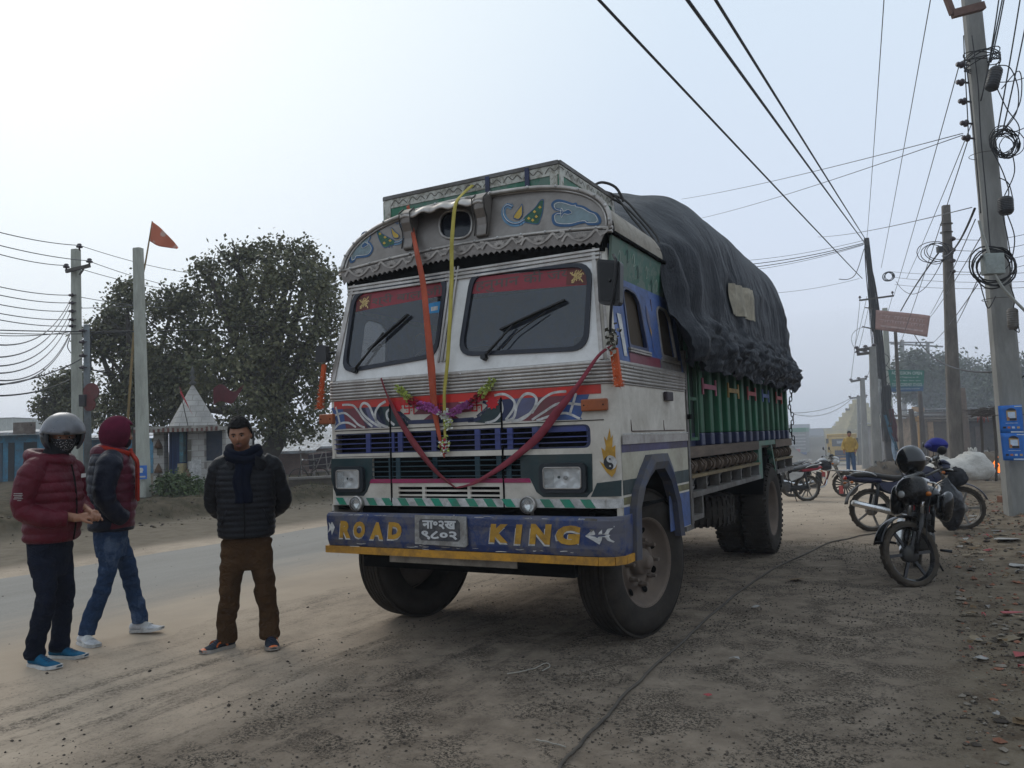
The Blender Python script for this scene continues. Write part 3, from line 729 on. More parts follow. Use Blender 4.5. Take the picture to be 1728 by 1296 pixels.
# upper grille
b = MB()
b.poly(G1, lambda u, v: (u, -.866, v), 0, (0, -1, 0), [quad_round([(gx0 + .03, 1.437), (gx1 - .03, 1.437), (gx1 - .03, 1.575), (gx0 + .03, 1.575)], .03)], mi=0)
for k in range(3): b.bar((gx0 + .02, -.872, 1.466 + k * .038), (gx1 - .02, -.872, 1.466 + k * .038), .014, .007, 1)
for x in (-.83, -.60, -.52, -.21, .17, .34, .44, .64): b.bx(x - .022, x + .022, -.868, -.855, 1.43, 1.58, 1)
b.bx(.66, gx1 - .01, -.862, -.858, 1.54, 1.58, 1)
b.build('grille', [NAVY, SLATB], T)
# dark headlamp panel with inner grille
PAN = FP([c1(105, 832), c1(105, 1020), c1(150, 1170), c1(400, 1170), c1(430, 1130), c1(470, 1025), c2(500, 968), c2(545, 975), c2(600, 1090), c2(660, 1135), c2(1040, 1135), c2(1090, 1080), c2(1085, 755)])
b = MB(); b.poly(PAN, on(-.87, .004), .004, (0, -1, 0), [G2])
for k in range(4): b.bar((-.79, -.866, 1.243 + k * .038), (.52, -.866, 1.243 + k * .038), .012, .007, 1)
for x in (-.62, -.55, -.21, .16, .34, .42): b.bx(x - .02, x + .02, -.862, -.855, 1.225, 1.385, 1)
b.build('lamp_panel', [DTEAL, mat('slat_green', (.012, .04, .055), .4, bmp=0)], T)
b = MB(); b.poly(FP([c1(470, 1018), c2(540, 970), c2(555, 1008), c1(455, 1055)]), on(-.87, .0055), 0, (0, -1, 0)); b.build('magenta_stripe', MAG, T)
b = MB(); b.poly(FP([c2(1128, 1012), c2(1345, 985), c2(1345, 1128), c2(1075, 1133)]), on(-.87, .003), 0, (0, -1, 0)); b.build('dark_side_stripe', DTEAL, T)
# headlamps
def lamp(x0, x1, z0, z1, name='headlight'):
 b = MB(); Y = -.905
 b.poly(rrect(x0 - .035, x1 + .035, z0 - .03, z1 + .03, .04), lambda u, v: (u, Y - .006, v), .036, (0, -1, 0), [rrect(x0, x1, z0, z1, .02)])
 o = b.build(name, mat('lamp_surround', (.012, .016, .02), .5, bmp=0), T, bevel=.004)
 b = MB(); cx, cz = (x0 + x1) / 2, (z0 + z1) / 2
 def bf(u, v):
  xx = x0 + (x1 - x0) * u; zz = z0 + (z1 - z0) * v
  return (xx, Y + .026 - .026 * max(abs(2 * u - 1), abs(2 * v - 1)) ** 2 + .010 * math.sin(u * 14) * math.sin(v * 9), zz)
 b.sheet(bf, 24, 14); b.build('reflector', mat('reflector', (.92, .91, .88), .3, .25, dirt=.15, dcol=(.4, .38, .33), bmp=.5, bsc=5, bd=.03), o)
 b = MB(); b.sphere((cx + .02, Y + .008, cz), (.018, .01, .014), 10, 6); b.build('bulb', PALE, o)
 b = MB()
 for k in range(9): b.bar((x0 + .01 + .008 * k, Y - .005, z0 + .01), (x0 + .01 + .008 * k, Y - .005, z1 - .01), .003, .003)
 b.poly(rrect(x0, x1, z0, z1, .02), lambda u, v: (u, Y - .004, v), 0, (0, -1, 0)); b.build('lens', LENS, o)
 b = MB(); P = [Vector((u, Y - .009, v)) for u, v in rrect(x0, x1, z0, z1, .02)]; b.tube(P, .005, 5, closed=True); b.build('bezel', CHROME, o)
a_, b_ = fpl(575, 793), fpl(610, 825); lamp(a_.x - .01, b_.x + .01, 1.155, 1.297)
a_, b_ = fpl(921, 788), fpl(985, 825); lamp(a_.x, b_.x, 1.155, 1.297)
# candy stripe
b = MB(); band(b, 1.022, 1.082, -1.165, 1.15, .006, 0); o = None
x = -1.16; k = 0
while x < 1.12:
 b.add([(x + .04, -.8785, 1.024), (min(1.15, x + .115), -.8785, 1.024), (min(1.11, x + .075), -.8785, 1.08), (x, -.8785, 1.08)], [(0, 1, 2, 3)], 1); x += .152
for sgn in (1,):
 b.sheet(lambda u, v: ((1.24 - CR + (CR + .005) * math.sin(u * 1.57)), -.87 + CR - (CR + .005) * math.cos(u * 1.57), 1.022 + .06 * v), 5, 1, 0)
b.build('stripe_band', [PALE, TEAL], T)
# fog lamps, indicators
def round_lamp(px, py):
 c = fpl(px, py, -.93); b = MB(); b.lathe([(.03, .05), (.052, .035), (.062, 0), (.062, -.012), (.054, -.016)], (c.x, -.92, c.z), (0, 1, 0), 20, cap=False)
 b.tube([(c.x, -.87, c.z), (c.x, -.86, c.z - .09)], .012, 6)
 o = b.build('fog_lamp', CHROME, T); b = MB(); b.lathe([(.052, -.010), (.04, -.022), (.02, -.028), (.001, -.03)], (c.x, -.92, c.z), (0, 1, 0), 20, cap=False); b.build('lens', LENS, o)
 b = MB(); b.lathe([(.052, -.004), (.03, .02), (.001, .03)], (c.x, -.92, c.z), (0, 1, 0), 20, cap=False); b.build('reflector', mat('fog_reflector', (.6, .6, .58), .2, .9, bmp=.3, bsc=6), o)
round_lamp(600, 850); round_lamp(890, 852)
for x0, x1 in ((-1.30, -1.155), (fpl(983, 680).x, fpl(1027, 680).x)):
 b = MB(); b.box(((x0 + x1) / 2, -.888, 1.71), (x1 - x0, .04, .082)); o = b.build('indicator', AMBER, T, bevel=.01)
 b = MB()
 for x in (x0 + .025, x1 - .025): b.sphere((x, -.909, 1.71), (.006, .003, .006), 6, 4)
 b.build('screw', VOID, o)
# flame and yin-yang roundel
c = fpl(*c2(1245, 832)); b = MB(); f = lambda px: FP([c2(*p) for p in px])
b.poly(f([(1150, 820), (1195, 850), (1165, 700), (1200, 730), (1205, 690), (1188, 600), (1215, 640), (1240, 530), (1250, 620), (1268, 590), (1262, 700), (1290, 680), (1290, 780), (1305, 850), (1290, 920), (1260, 960), (1215, 920), (1180, 870)]), on(-.87, .003), 0, (0, -1, 0), mi=0)
r = .047; f1 = on(-.87, .0045); f2 = on(-.87, .006); f3 = on(-.87, .0075)
ell = lambda cx, cz, rx, rz, a0=0, a1=6.2832, n=22: [(c.x + cx + rx * math.cos(a0 + (a1 - a0) * k / n), c.z + cz + rz * math.sin(a0 + (a1 - a0) * k / n)) for k in range(n + (0 if a1 > 6 else 1))]
b.poly(ell(0, 0, r, r * 1.0), f1, 0, (0, -1, 0), mi=1)
b.poly(ell(0, 0, r, r, -1.57, 1.57), f2, 0, (0, -1, 0), mi=2); b.poly(ell(0, r / 2, r / 2, r / 2), f3, 0, (0, -1, 0), mi=1 if 0 else 2)
b.poly(ell(0, -r / 2, r / 2, r / 2), f3, 0, (0, -1, 0), mi=1)
g3 = on(-.87, .009); b.poly(ell(0, r / 2, r / 7, r / 7, n=10), g3, 0, (0, -1, 0), mi=1); b.poly(ell(0, -r / 2, r / 7, r / 7, n=10), g3, 0, (0, -1, 0), mi=2)
b.build('flame_roundel', [GOLD, mat('roundel_black', (.02, .02, .022), .5, bmp=0), PALE], T)
# ---- bumper -------------------------------------------------------------------------------
YB = -.955
def bumper_path(off=0):
 return [(-1.25 + off * .2, -.62), (-1.25 + off * .2, -.80 + off * .3), (-1.19 + off * .5, YB + off)] + [(x, YB + off) for x in (-.8, -.4, 0, .4, .8)] + [(1.12 - off, YB + off), (1.22 - off * .7, -.92 + off * .4), (1.265 - off * .2, -.84 + off * .3), (1.265 - off * .2, -.62)]
prof = [(0.05, .955), (.028, .972), (0.012, .966), (0, .945), (0, .90), (.006, .86), (.006, .76), (.02, .712), (.06, .706)]
b = MB(); n = len(prof)
loops = [[Vector((x, y, z)) for x, y in bumper_path(o)] for o, z in prof]
m = len(loops[0])
for lp in loops: b.v += lp
for i in range(n - 1):
 for k in range(m - 1): b.f.append([i * m + k, i * m + k + 1, (i + 1) * m + k + 1, (i + 1) * m + k]); b.m.append(0); b.s.append(False)
BUMPM = mat('bumper_blue', (.018, .034, .105), .33, dirt=.36, dcol=(.12, .11, .11), var=.3, sc_=5, bmp=.35, bsc=4, bd=.015, dsc=6, dsharp=.06)
bump_o = b.build('bumper', BUMPM, T)
b = MB(); pth = [Vector((x, y - .004, .685)) for x, y in bumper_path(0)]
for i in range(len(pth) - 1): b.bar(pth[i], pth[i + 1], .022, .052, up=(0, 0, 1))
b.build('bumper_skirt', YEL, bump_o)
fb = lambda u, v: (u, YB + .004, v)
def bletter(ch, px, w_, h_, z=None):
 c = fpl(px[0], px[1], YB)
 text(ch, 'letter', PALE, bump_o, lambda u, v: (c.x + u - .006, YB + .004, c.z + v - .010), w_ * 1.04, h_ * 1.02, .001, .08, .12, extra=.001)
 text(ch, 'letter', GOLD, bump_o, lambda u, v: (c.x + u, YB + .004, c.z + v), w_ * 1.0, h_, .004, .065, .12, extra=.001)
d1 = lambda x, y: (540 + x / 6.646, 840 + y / 6.646); d2 = lambda x, y: (790 + x / 6.4, 850 + y / 6.4)
for ch, x0, x1, y0, y1 in (('R', 215, 340, 255, 455), ('O', 375, 505, 260, 455), ('A', 555, 705, 270, 470), ('D', 755, 915, 270, 470)):
 a_ = fpl(*d1(x0, (y0 + y1) / 2), YB); c_ = fpl(*d1(x1, (y0 + y1) / 2), YB); t_ = fpl(*d1((x0 + x1) / 2, y0), YB); u_ = fpl(*d1((x0 + x1) / 2, y1), YB)
 bletter(ch, d1((x0 + x1) / 2, (y0 + y1) / 2), c_.x - a_.x, (t_.z - u_.z) * .96)
for ch, x0, x1, y0, y1 in (('K', 225, 430, 215, 425), ('I', 495, 590, 220, 440), ('N', 655, 905, 215, 445), ('G', 945, 1215, 230, 450)):
 a_ = fpl(*d2(x0, (y0 + y1) / 2), YB); c_ = fpl(*d2(x1, (y0 + y1) / 2), YB); t_ = fpl(*d2((x0 + x1) / 2, y0), YB); u_ = fpl(*d2((x0 + x1) / 2, y1), YB)
 bletter(ch, d2((x0 + x1) / 2, (y0 + y1) / 2), c_.x - a_.x, (t_.z - u_.z) * .96)
b = MB(); FB = lambda cf, pts: [(fpl(*cf(*p), YB).x, fpl(*cf(*p), YB).z) for p in pts]; onb = lambda u, v: (u, (YB + .001) if u < 1.12 else YB + .001 + (u - 1.12) * .34, v)
b.poly(FB(d2, [(1262, 350), (1340, 285), (1420, 232), (1438, 280), (1442, 330), (1465, 325), (1490, 280), (1545, 235), (1560, 255), (1515, 300), (1500, 335), (1520, 345), (1505, 358), (1520, 390), (1560, 415), (1550, 428), (1495, 405), (1465, 365), (1442, 362), (1436, 400), (1415, 442), (1340, 395)]), onb, 0, (0, -1, 0)); b.build('painted_fish', PALE, bump_o); b = MB()
onl = lambda u, v: (u, YB + .001 if u > -1.19 else YB + .001 + (-1.19 - u) * 2.5, v)
b.poly(FB(d1, [(165, 330), (130, 255), (118, 300), (95, 270), (105, 330), (90, 390), (120, 360), (132, 420)]), onl, 0, (0, -1, 0))
b.build('painted_fish', PALE, bump_o)
q = random.Random(8); b = MB()
for k in range(60):
 x = q.uniform(-1.1, 1.1); z = q.choice((.955, .95, .93, .72, .74)) + q.uniform(-.012, .01); l = q.uniform(.01, .09)
 stroke(b, [(x, z), (x + l * .5, z + q.uniform(-.004, .004)), (x + l, z + q.uniform(-.005, .005))], q.uniform(.002, .006), lambda u, v: (u, YB + .0045, v), 0, n=2, taper=True)
b.poly([(1.0, .93), (1.04, .965), (1.12, .96), (1.11, .90), (1.07, .87), (1.05, .92)], lambda u, v: (u, YB + .0012, v), 0, (0, -1, 0), mi=1)
b.build('paint_scuffs', [PALE, GREYM], bump_o)['kind'] = 'stuff'
# number plate
pc = fpl(744, 898, YB - .02); b = MB(); px0, px1 = fpl(700, 898, YB - .02).x, fpl(788, 898, YB - .02).x
b.poly([(px0, .755), (px1 - .02, .745), (px1, .76), (px1 - .005, .96), (px0 + .004, .965)], lambda u, v: (u, YB - .022, v), .014, (0, -1, 0))
po = b.build('number_plate', mat('plate_grey', (.36, .355, .34), .5, .3, dirt=.4, dcol=(.14, .12, .1), bmp=.2, dsc=8), T, bevel=.003)
b = MB(); mx_ = (px0 + px1) / 2
b.poly([(px0 + .06, .782), (px1 - .08, .782), (px1 - .055, .80), (px1 - .055, .915), (px1 - .075, .938), (px0 + .06, .938), (px0 + .042, .92), (px0 + .042, .80)], lambda u, v: (u, YB - .0235, v), 0, (0, -1, 0)); b.build('plate_field', mat('plate_black', (.03, .032, .04), .5, dirt=.3, dcol=(.15, .14, .13), bmp=0, dsc=12), po)
PT = mat('plate_digits', (.5, .5, .5), .5, bmp=0)
text('ना॰२ख', 'plate_line', PT, po, lambda u, v: (mx_ + u - .008, YB - .0235, .898 + v), .29, .062, .0015, .035, extra=.001)
text('९८०२', 'plate_line', PT, po, lambda u, v: (mx_ + u - .008, YB - .0235, .822 + v), .31, .066, .0015, .035, extra=.001)
# dark underside below the cab front
b = MB(); b.bx(-1.0, 1.0, -.80, -.70, .70, 1.02); b.bx(-.9, .9, -.86, -.80, .55, .64, 0)
b.bx(-.62, -.02 + .5, -.90, -.89, .60, .665, 1); b.build('lower_valance', [VOID, mat('dusty_sheet', (.3, .26, .21), .7, dirt=.4, bmp=.1)], T)
# ---- mirrors, side fittings --------------------------------------------------------------------
b = MB(); m0 = [fpl(1007, 437, -.97), fpl(1047, 440, -.97), fpl(1046, 515, -.97), fpl(1010, 513, -.97)]
b.poly(quad_round([(p.x, p.z) for p in m0], .03), lambda u, v: (u, -.97, v), .06, (0, -1, 0)); mo = b.build('wing_mirror', PLAST, T, bevel=.012)
b = MB(); b.poly(quad_round([((p.x - m0[0].x) * .8 + m0[0].x + .018, (p.z - 2.52) * .85 + 2.52) for p in m0], .02), lambda u, v: (u, -.976, v), .004, (0, -1, 0)); b.build('mirror_back_rib', BLACK, mo, bevel=.004)
b = MB(); b.tube(smooth_path([fpl(1040, 437, -.985), fpl(1037, 480, -.985), fpl(1032, 515, -.98), fpl(1030, 560, -.93), fpl(1034, 610, -.88)], 4), .010, 6)
b.tube([fpl(1035, 430, -.9), fpl(1040, 440, -.985)], .01, 6); b.sphere(fpl(1029, 473, -.98), .012, 8, 6); b.build('mirror_arm', BLACK, mo)
b = MB(); c = fpl(541, 597, -.93); b.poly(quad_round([(c.x - .06, c.z - .07), (c.x + .06, c.z - .07), (c.x + .05, c.z + .07), (c.x - .05, c.z + .07)], .03), lambda u, v: (u, -.93, v), .05, (0, -1, 0)); m2 = b.build('wing_mirror', PLAST, T, bevel=.01)
b = MB(); b.tube([(c.x + .05, -.9, c.z), (-1.2, -.8, c.z + .02)], .009, 6); b.build('mirror_arm', BLACK, m2)
# side painting, both sides
for sg in (-1, 1):
 X = lambda l, sg=sg: (lambda u, v: (sg * (wdt(v) + l), u, v))
 def rect(b, y0, y1, z0, z1, l, mi=0): b.poly([(y0, z0), (y1, z0), (y1, z1), (y0, z1)], X(l), 0, (sg, 0, 0), mi=mi)
 b = MB()
 rect(b, -.78, .755, 1.44, 1.50, .012, 0); rect(b, -.78, .755, 1.505, 1.512, .016, 5); rect(b, -.78, .755, 1.385, 1.44, .003, 1)
 b.poly([(-.78, 1.20), (-.45, 1.20), (-.3, 1.385), (-.78, 1.385)], X(.002), 0, (sg, 0, 0), mi=2); b.poly([(.05, 1.385), (.22, 1.20), (.755, 1.20), (.755, 1.385)], X(.002), 0, (sg, 0, 0), mi=2)
 rect(b, -.30, .1, 1.30, 1.385, .0015, 2)
 for y0, y1 in ((-.78, -.5), (.2, .755)):
  rect(b, y0, y1, 1.10, 1.20, .003, 3); rect(b, y0, y1, 1.035, 1.085, .003, 4); rect(b, y0, y1, .745, 1.02, .002, 6)
 b.build('side_stripes', [CHROME, DPURP, CREAM, DTEAL, OLIVE, PALE, BLUE], T)
 b = MB(); rect(b, -.53, .15, 1.985, 2.085, .004, 0); rect(b, .165, .70, 1.99, 2.085, .004, 1); b.build('side_panel', [MAROON, GREYM], T)
 b = MB()
 for y in (-.57, .155): b.poly([(y - .006, 1.53), (y + .006, 1.53), (y + .006, 2.56), (y - .006, 2.56)], X(.005), .003, (sg, 0, 0))
 b.poly([(.155, 1.525), (.70, 1.525), (.70, 1.532), (.155, 1.532)], X(.005), .003, (sg, 0, 0))
 b.bar((sg * 1.245, -.57, 1.528), (sg * 1.245, .155, 1.528), .004, .006); b.build('door_gap', mat('rust_edge', (.06, .03, .022), .8, bmp=0), T)
 b = MB(); b.bx(min(sg * 1.245, sg * 1.275), max(sg * 1.245, sg * 1.275), .17, .33, 1.76, 1.83); b.build('door_handle', mat('rusty_latch', (.035, .025, .03), .6, bmp=0), T, bevel=.006)
 # window sills and frames
 for k, W in enumerate((SW1, SW2)):
  b = MB(); cx = sum(p[0] for p in W) / 6; cz = sum(p[1] for p in W) / 6
  inn = quad_round([(cx + (y - cx) * .92, cz + (z - cz) * .93) for y, z in W], .03, 3); out_ = quad_round([(cx + (y - cx) * 1.04, cz + (z - cz) * 1.03) for y, z in W], .03, 3)
  b.poly(out_, X(.008), .02, (sg, 0, 0), [inn]); fo = b.build('side_window', NAVY if k == 0 else CHROME, T)
  if sg < 0: b = MB(); b.poly(inn, X(-.012), 0, (sg, 0, 0)); b.build('pane', CGLASS, fo)
  b = MB(); y0, y1 = W[0][0] - .03, W[1][0] + .03; z = W[0][1]
  for dz in (0, .018): b.bar((sg * (wdt(z) + .012), y0, z - .012 - dz), (sg * (wdt(z) + .012), y1, z - .015 - dz), .02, .013)
  b.build('sill', CHROME, fo)
  if sg < 0: continue
  b = MB(); rect(b, W[0][0] + .0, W[1][0] + .0, W[0][1] + .02, W[3][1], -.03, 0); b.build('dark_interior_sheet', mat('dark_interior_brown', (.05, .035, .022), .9, vec=(1, 6, .2), bmp=.5), fo)  # dark sheet added behind the opening, standing in for the shaded cab interior
 # small leaf ornaments between windows
 b = MB(); Z = X(.005)
 b.poly([(.02, 2.50), (.055, 2.42), (.05, 2.34), (.03, 2.27), (.0, 2.34), (-.01, 2.42)], Z, 0, (sg, 0, 0), mi=0); b.poly([(.03, 2.33), (.045, 2.29), (.035, 2.25), (.015, 2.29)], X(.007), 0, (sg, 0, 0), mi=1)
 stroke(b, [(.03, 2.26), (.05, 2.2), (.035, 2.15), (.03, 2.20), (.05, 2.12)], .008, Z, 0); b.poly([(-.66, 2.35), (-.58, 2.35), (-.58, 2.05), (-.64, 2.05)], Z, 0, (sg, 0, 0), mi=2)
 b.build('painted_leaves', [PURP, GOLD, PALE], T)
 # wheel-arch trim
 outer = [(-.70, .66), (-.665, 1.0), (-.60, 1.13), (-.30, 1.355), (.07, 1.355), (.17, 1.28), (.36, .98), (.42, .74)]
 b = MB(); b.poly(outer + ARCH_IN[::-1][0:], X(.03), .03, (sg, 0, 0)) if 0 else None
 L_ = [(-.70, .66), (-.67, 1.0), (-.60, 1.13), (-.44, 1.26), (-.30, 1.355), (.07, 1.355), (.19, 1.24), (.35, .98), (.42, .70)]
 I_ = [(-.58, .66), (-.55, 1.0), (-.44, 1.14), (-.33, 1.20), (-.22, 1.245), (-.0, 1.245), (.15, 1.14), (.27, .97), (.33, .70)]
 o3 = lambda p, l: Vector((sg * (1.24 + l), p[0], p[1]))
 M_ = [((a[0] + i[0]) / 2, (a[1] + i[1]) / 2 + .0) for a, i in zip(L_, I_)]
 rows = [[o3(p, 0) for p in L_], [o3(p, .05) for p in L_], [o3(p, .065) for p in M_], [o3(p, .045) for p in I_], [o3(p, -.03) for p in I_]]
 for r_ in rows: b.v += r_
 for i in range(4):
  for k in range(8): b.f.append([i * 9 + k, i * 9 + k + 1, (i + 1) * 9 + k + 1, (i + 1) * 9 + k]); b.m.append(0); b.s.append(False)
 b.build('wheel_arch', mat('arch_blue', (.02, .034, .085), .45, dirt=.45, dcol=(.09, .08, .07), dsc=4, bmp=.1), T)
 # rear step post
 b = MB(); b.bx(*sorted((sg * 1.19, sg * 1.25)), .765, .815, .72, 2.2); b.bx(*sorted((sg * 1.0, sg * 1.25)), .60, .82, .70, .74); b.bx(*sorted((sg * 1.252, sg * 1.275)), .76, .82, 1.62, 1.66, 1)
 b.build('step_post', [GREYM, VOID], T)
# ---- roof and visor ------------------------------------------------------------------------------
def arch(x, hw=1.2, z0=2.94, h=.45): return z0 + h * max(0, 1 - abs(x / hw) ** 2.6) ** .55
NA = 40; ths = [math.pi * k / NA for k in range(NA + 1)]
def ap(k, hw=1.2, z0=2.94, h=.45):
 t = math.pi * k / NA; c, s = math.cos(t), math.sin(t); return (-hw * math.copysign(abs(c) ** .72, c), z0 + h * abs(s) ** .85)
def vf(u, v, l=0): return Vector((u, -.70 + (v - 2.94) * .12 / .44, v)) + VN * l
VO = [ap(k) for k in range(NA + 1)]
b = MB(); ov = [(vis(*p).x, vis(*p).z) for p in quad_round([(742, 357), (797, 353), (797, 402), (742, 404)], 22, 4)]
b.poly(VO + [(1.2, 2.935), (.6, 2.985), (0, 3.005), (-.6, 2.985), (-1.2, 2.935)], vf, .03, VN, [ov]); vo = b.build('visor', STEELP, T)
b = MB(); b.poly(ov, lambda u, v: vf(u, v, -.02), 0, VN); b.build('visor_window', mat('dark_glass', (.008, .01, .016), .15, bmp=0), vo)
b = MB(); b.tube([vf(u, v, .004) for u, v in ov], .011, 6, closed=True); b.build('window_ring', CHROME, vo)
b = MB()
b.tube([vf(x * 1.0, z, .012) for x, z in VO], .017, 8); b.tube([vf(x * .975, 2.93 + (z - 2.93) * .955, .006) for x, z in VO], .009, 6)
for dz, r in ((0, .014), (-.028, .011)): b.tube([vf(x, 2.94 + .065 * (1 - (x / 1.2) ** 2) + dz, .012) for x in [-1.22 + 2.44 * k / 12 for k in range(13)]], r, 6)
b.build('visor_moulding', CHROME, vo)
b = MB()
for k in range(0, NA + 1, 3): b.sphere(vf(VO[k][0], VO[k][1], .03), .012, 6, 4)
for k in range(12): x = -1.1 + .2 * k; b.sphere(vf(x, 2.94 + .065 * (1 - (x / 1.2) ** 2), .026), .010, 6, 4)
b.build('rivets', PALE, vo)
# cut and embossed valance under the visor
def scal(x): return 2.835 + .065 * (1 - (x / 1.2) ** 2)
n = 46; xs = [-1.15 + 2.28 * k / (n * 4) for k in range(n * 4 + 1)]
low = [(x, scal(x) - .012 * (1 - abs(math.sin(math.pi * (x + 1.15) / 2.28 * n))) * 1.6) for x in xs]
b = MB(); b.poly(low + [(1.18, 2.92), (.6, 2.965), (0, 2.985), (-.6, 2.965), (-1.18, 2.92)], lambda u, v: (u, -.745, v), .01, (0, -1, 0)); so = b.build('scalloped_valance', STEELP, vo)
b = MB(); f = on(-.745, .004)
for j in range(7):
 cx = -.98 + j * .33; zc = scal(cx) + .03
 for a in range(7):
  t = math.pi * (a + .5) / 7; stroke(b, [(cx + .015 * math.cos(t), zc + .01 * math.sin(t)), (cx + .05 * math.cos(t), zc + .045 * math.sin(t))], .010, f, 0, n=2)
 stroke(b, [(cx - .15, zc + .0), (cx - .11, zc + .045), (cx - .06, zc + .01), (cx, zc - .012), (cx + .06, zc + .01), (cx + .11, zc + .045), (cx + .15, zc)], .012, f, 0)
 stroke(b, [(cx + .13, zc + .035), (cx + .165, zc + .01), (cx + .2, zc + .04), (cx + .165, zc + .05)], .010, f, 0)
for v in b.v: v.y -= .006 * (1 if 1 else 0)
b.build('embossing', mat('worn_embossing', (.30, .27, .24), .45, .7, bmp=0), so)
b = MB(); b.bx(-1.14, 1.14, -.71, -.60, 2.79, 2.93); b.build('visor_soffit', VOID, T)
# rain hood over the small window
b = MB(); H0, H1 = vis(693, 357), vis(828, 340)
hx0, hx1 = H0.x, vis(829, 345).x
def hood(u, v):
 x = hx0 + (hx1 - hx0) * u; a = v * 1.75; zt = 3.345 + .02 * math.sin(math.pi * u)
 dep = .13; sc_l = .012 * math.sin(u * 9 * math.pi) * v
 return vf(x, zt - .085 * (1 - math.cos(a)), .0 + dep * math.sin(a)) + Vector((0, 0, sc_l))
b.sheet(hood, 30, 8); ho = b.build('rain_hood', CHROME, vo); ho.modifiers.new('s', 'SOLIDIFY').thickness = .008
for cx in (hx0 + .05, hx1 - .04):
 b = MB()
 pts = [(0, 3.36), (.09, 3.35), (.135, 3.29), (.11, 3.22), (.06, 3.17), (.04, 3.12), (.035, 3.04), (0, 3.03)]
 w_ = .05; m = len(pts)
 vs = [vf(cx - w_, z, o_) for o_, z in pts] + [vf(cx + w_, z, o_) for o_, z in pts]
 b.add(vs, [[i for i in range(m)], [m + i for i in range(m)][::-1]] + [(i, (i + 1) % m, m + (i + 1) % m, m + i) for i in range(m)])
 bo = b.build('hood_bracket', STEELP, vo, bevel=.012)
 b = MB()
 for dx in (-w_ - .002, w_ + .002):
  b.tube([vf(cx + dx, z, o_ + .004) for o_, z in pts[1:-1]], .006, 5)
 b.build('bracket_edge', mat('bracket_edge', (.03, .025, .02), .6, bmp=0), bo)
# painted peacocks and clouds
v6 = lambda x, y: (800 + x / 6.646, 260 + y / 6.646); v5 = lambda x, y: (575 + x / 7.053, 310 + y / 7.053)
PB = mat('peacock_blue', (.10, .22, .34), .5, dirt=.2, bmp=0); PG = mat('peacock_green', (.012, .07, .035), .5, bmp=0, var=.5, sc_=30); PO = mat('cloud_outline', (.02, .07, .16), .5, bmp=0); PC = mat('cloud_fill', (.16, .22, .24), .5, dirt=.2, bmp=0); PW = mat('wing_ochre', (.42, .27, .03), .5, bmp=0)
def VP(cf, pts): return [(vis(*cf(*p)).x, vis(*cf(*p)).z) for p in pts]
def v_art(b, cf, kind, pts, wd=0, mi=0, l=.002, closed=False):
 f = lambda u, v: vf(u, v, l)
 if kind == 'p': b.poly(VP(cf, pts), f, 0, VN, mi=mi)
 else: stroke(b, VP(cf, pts), wd, f, mi, closed)
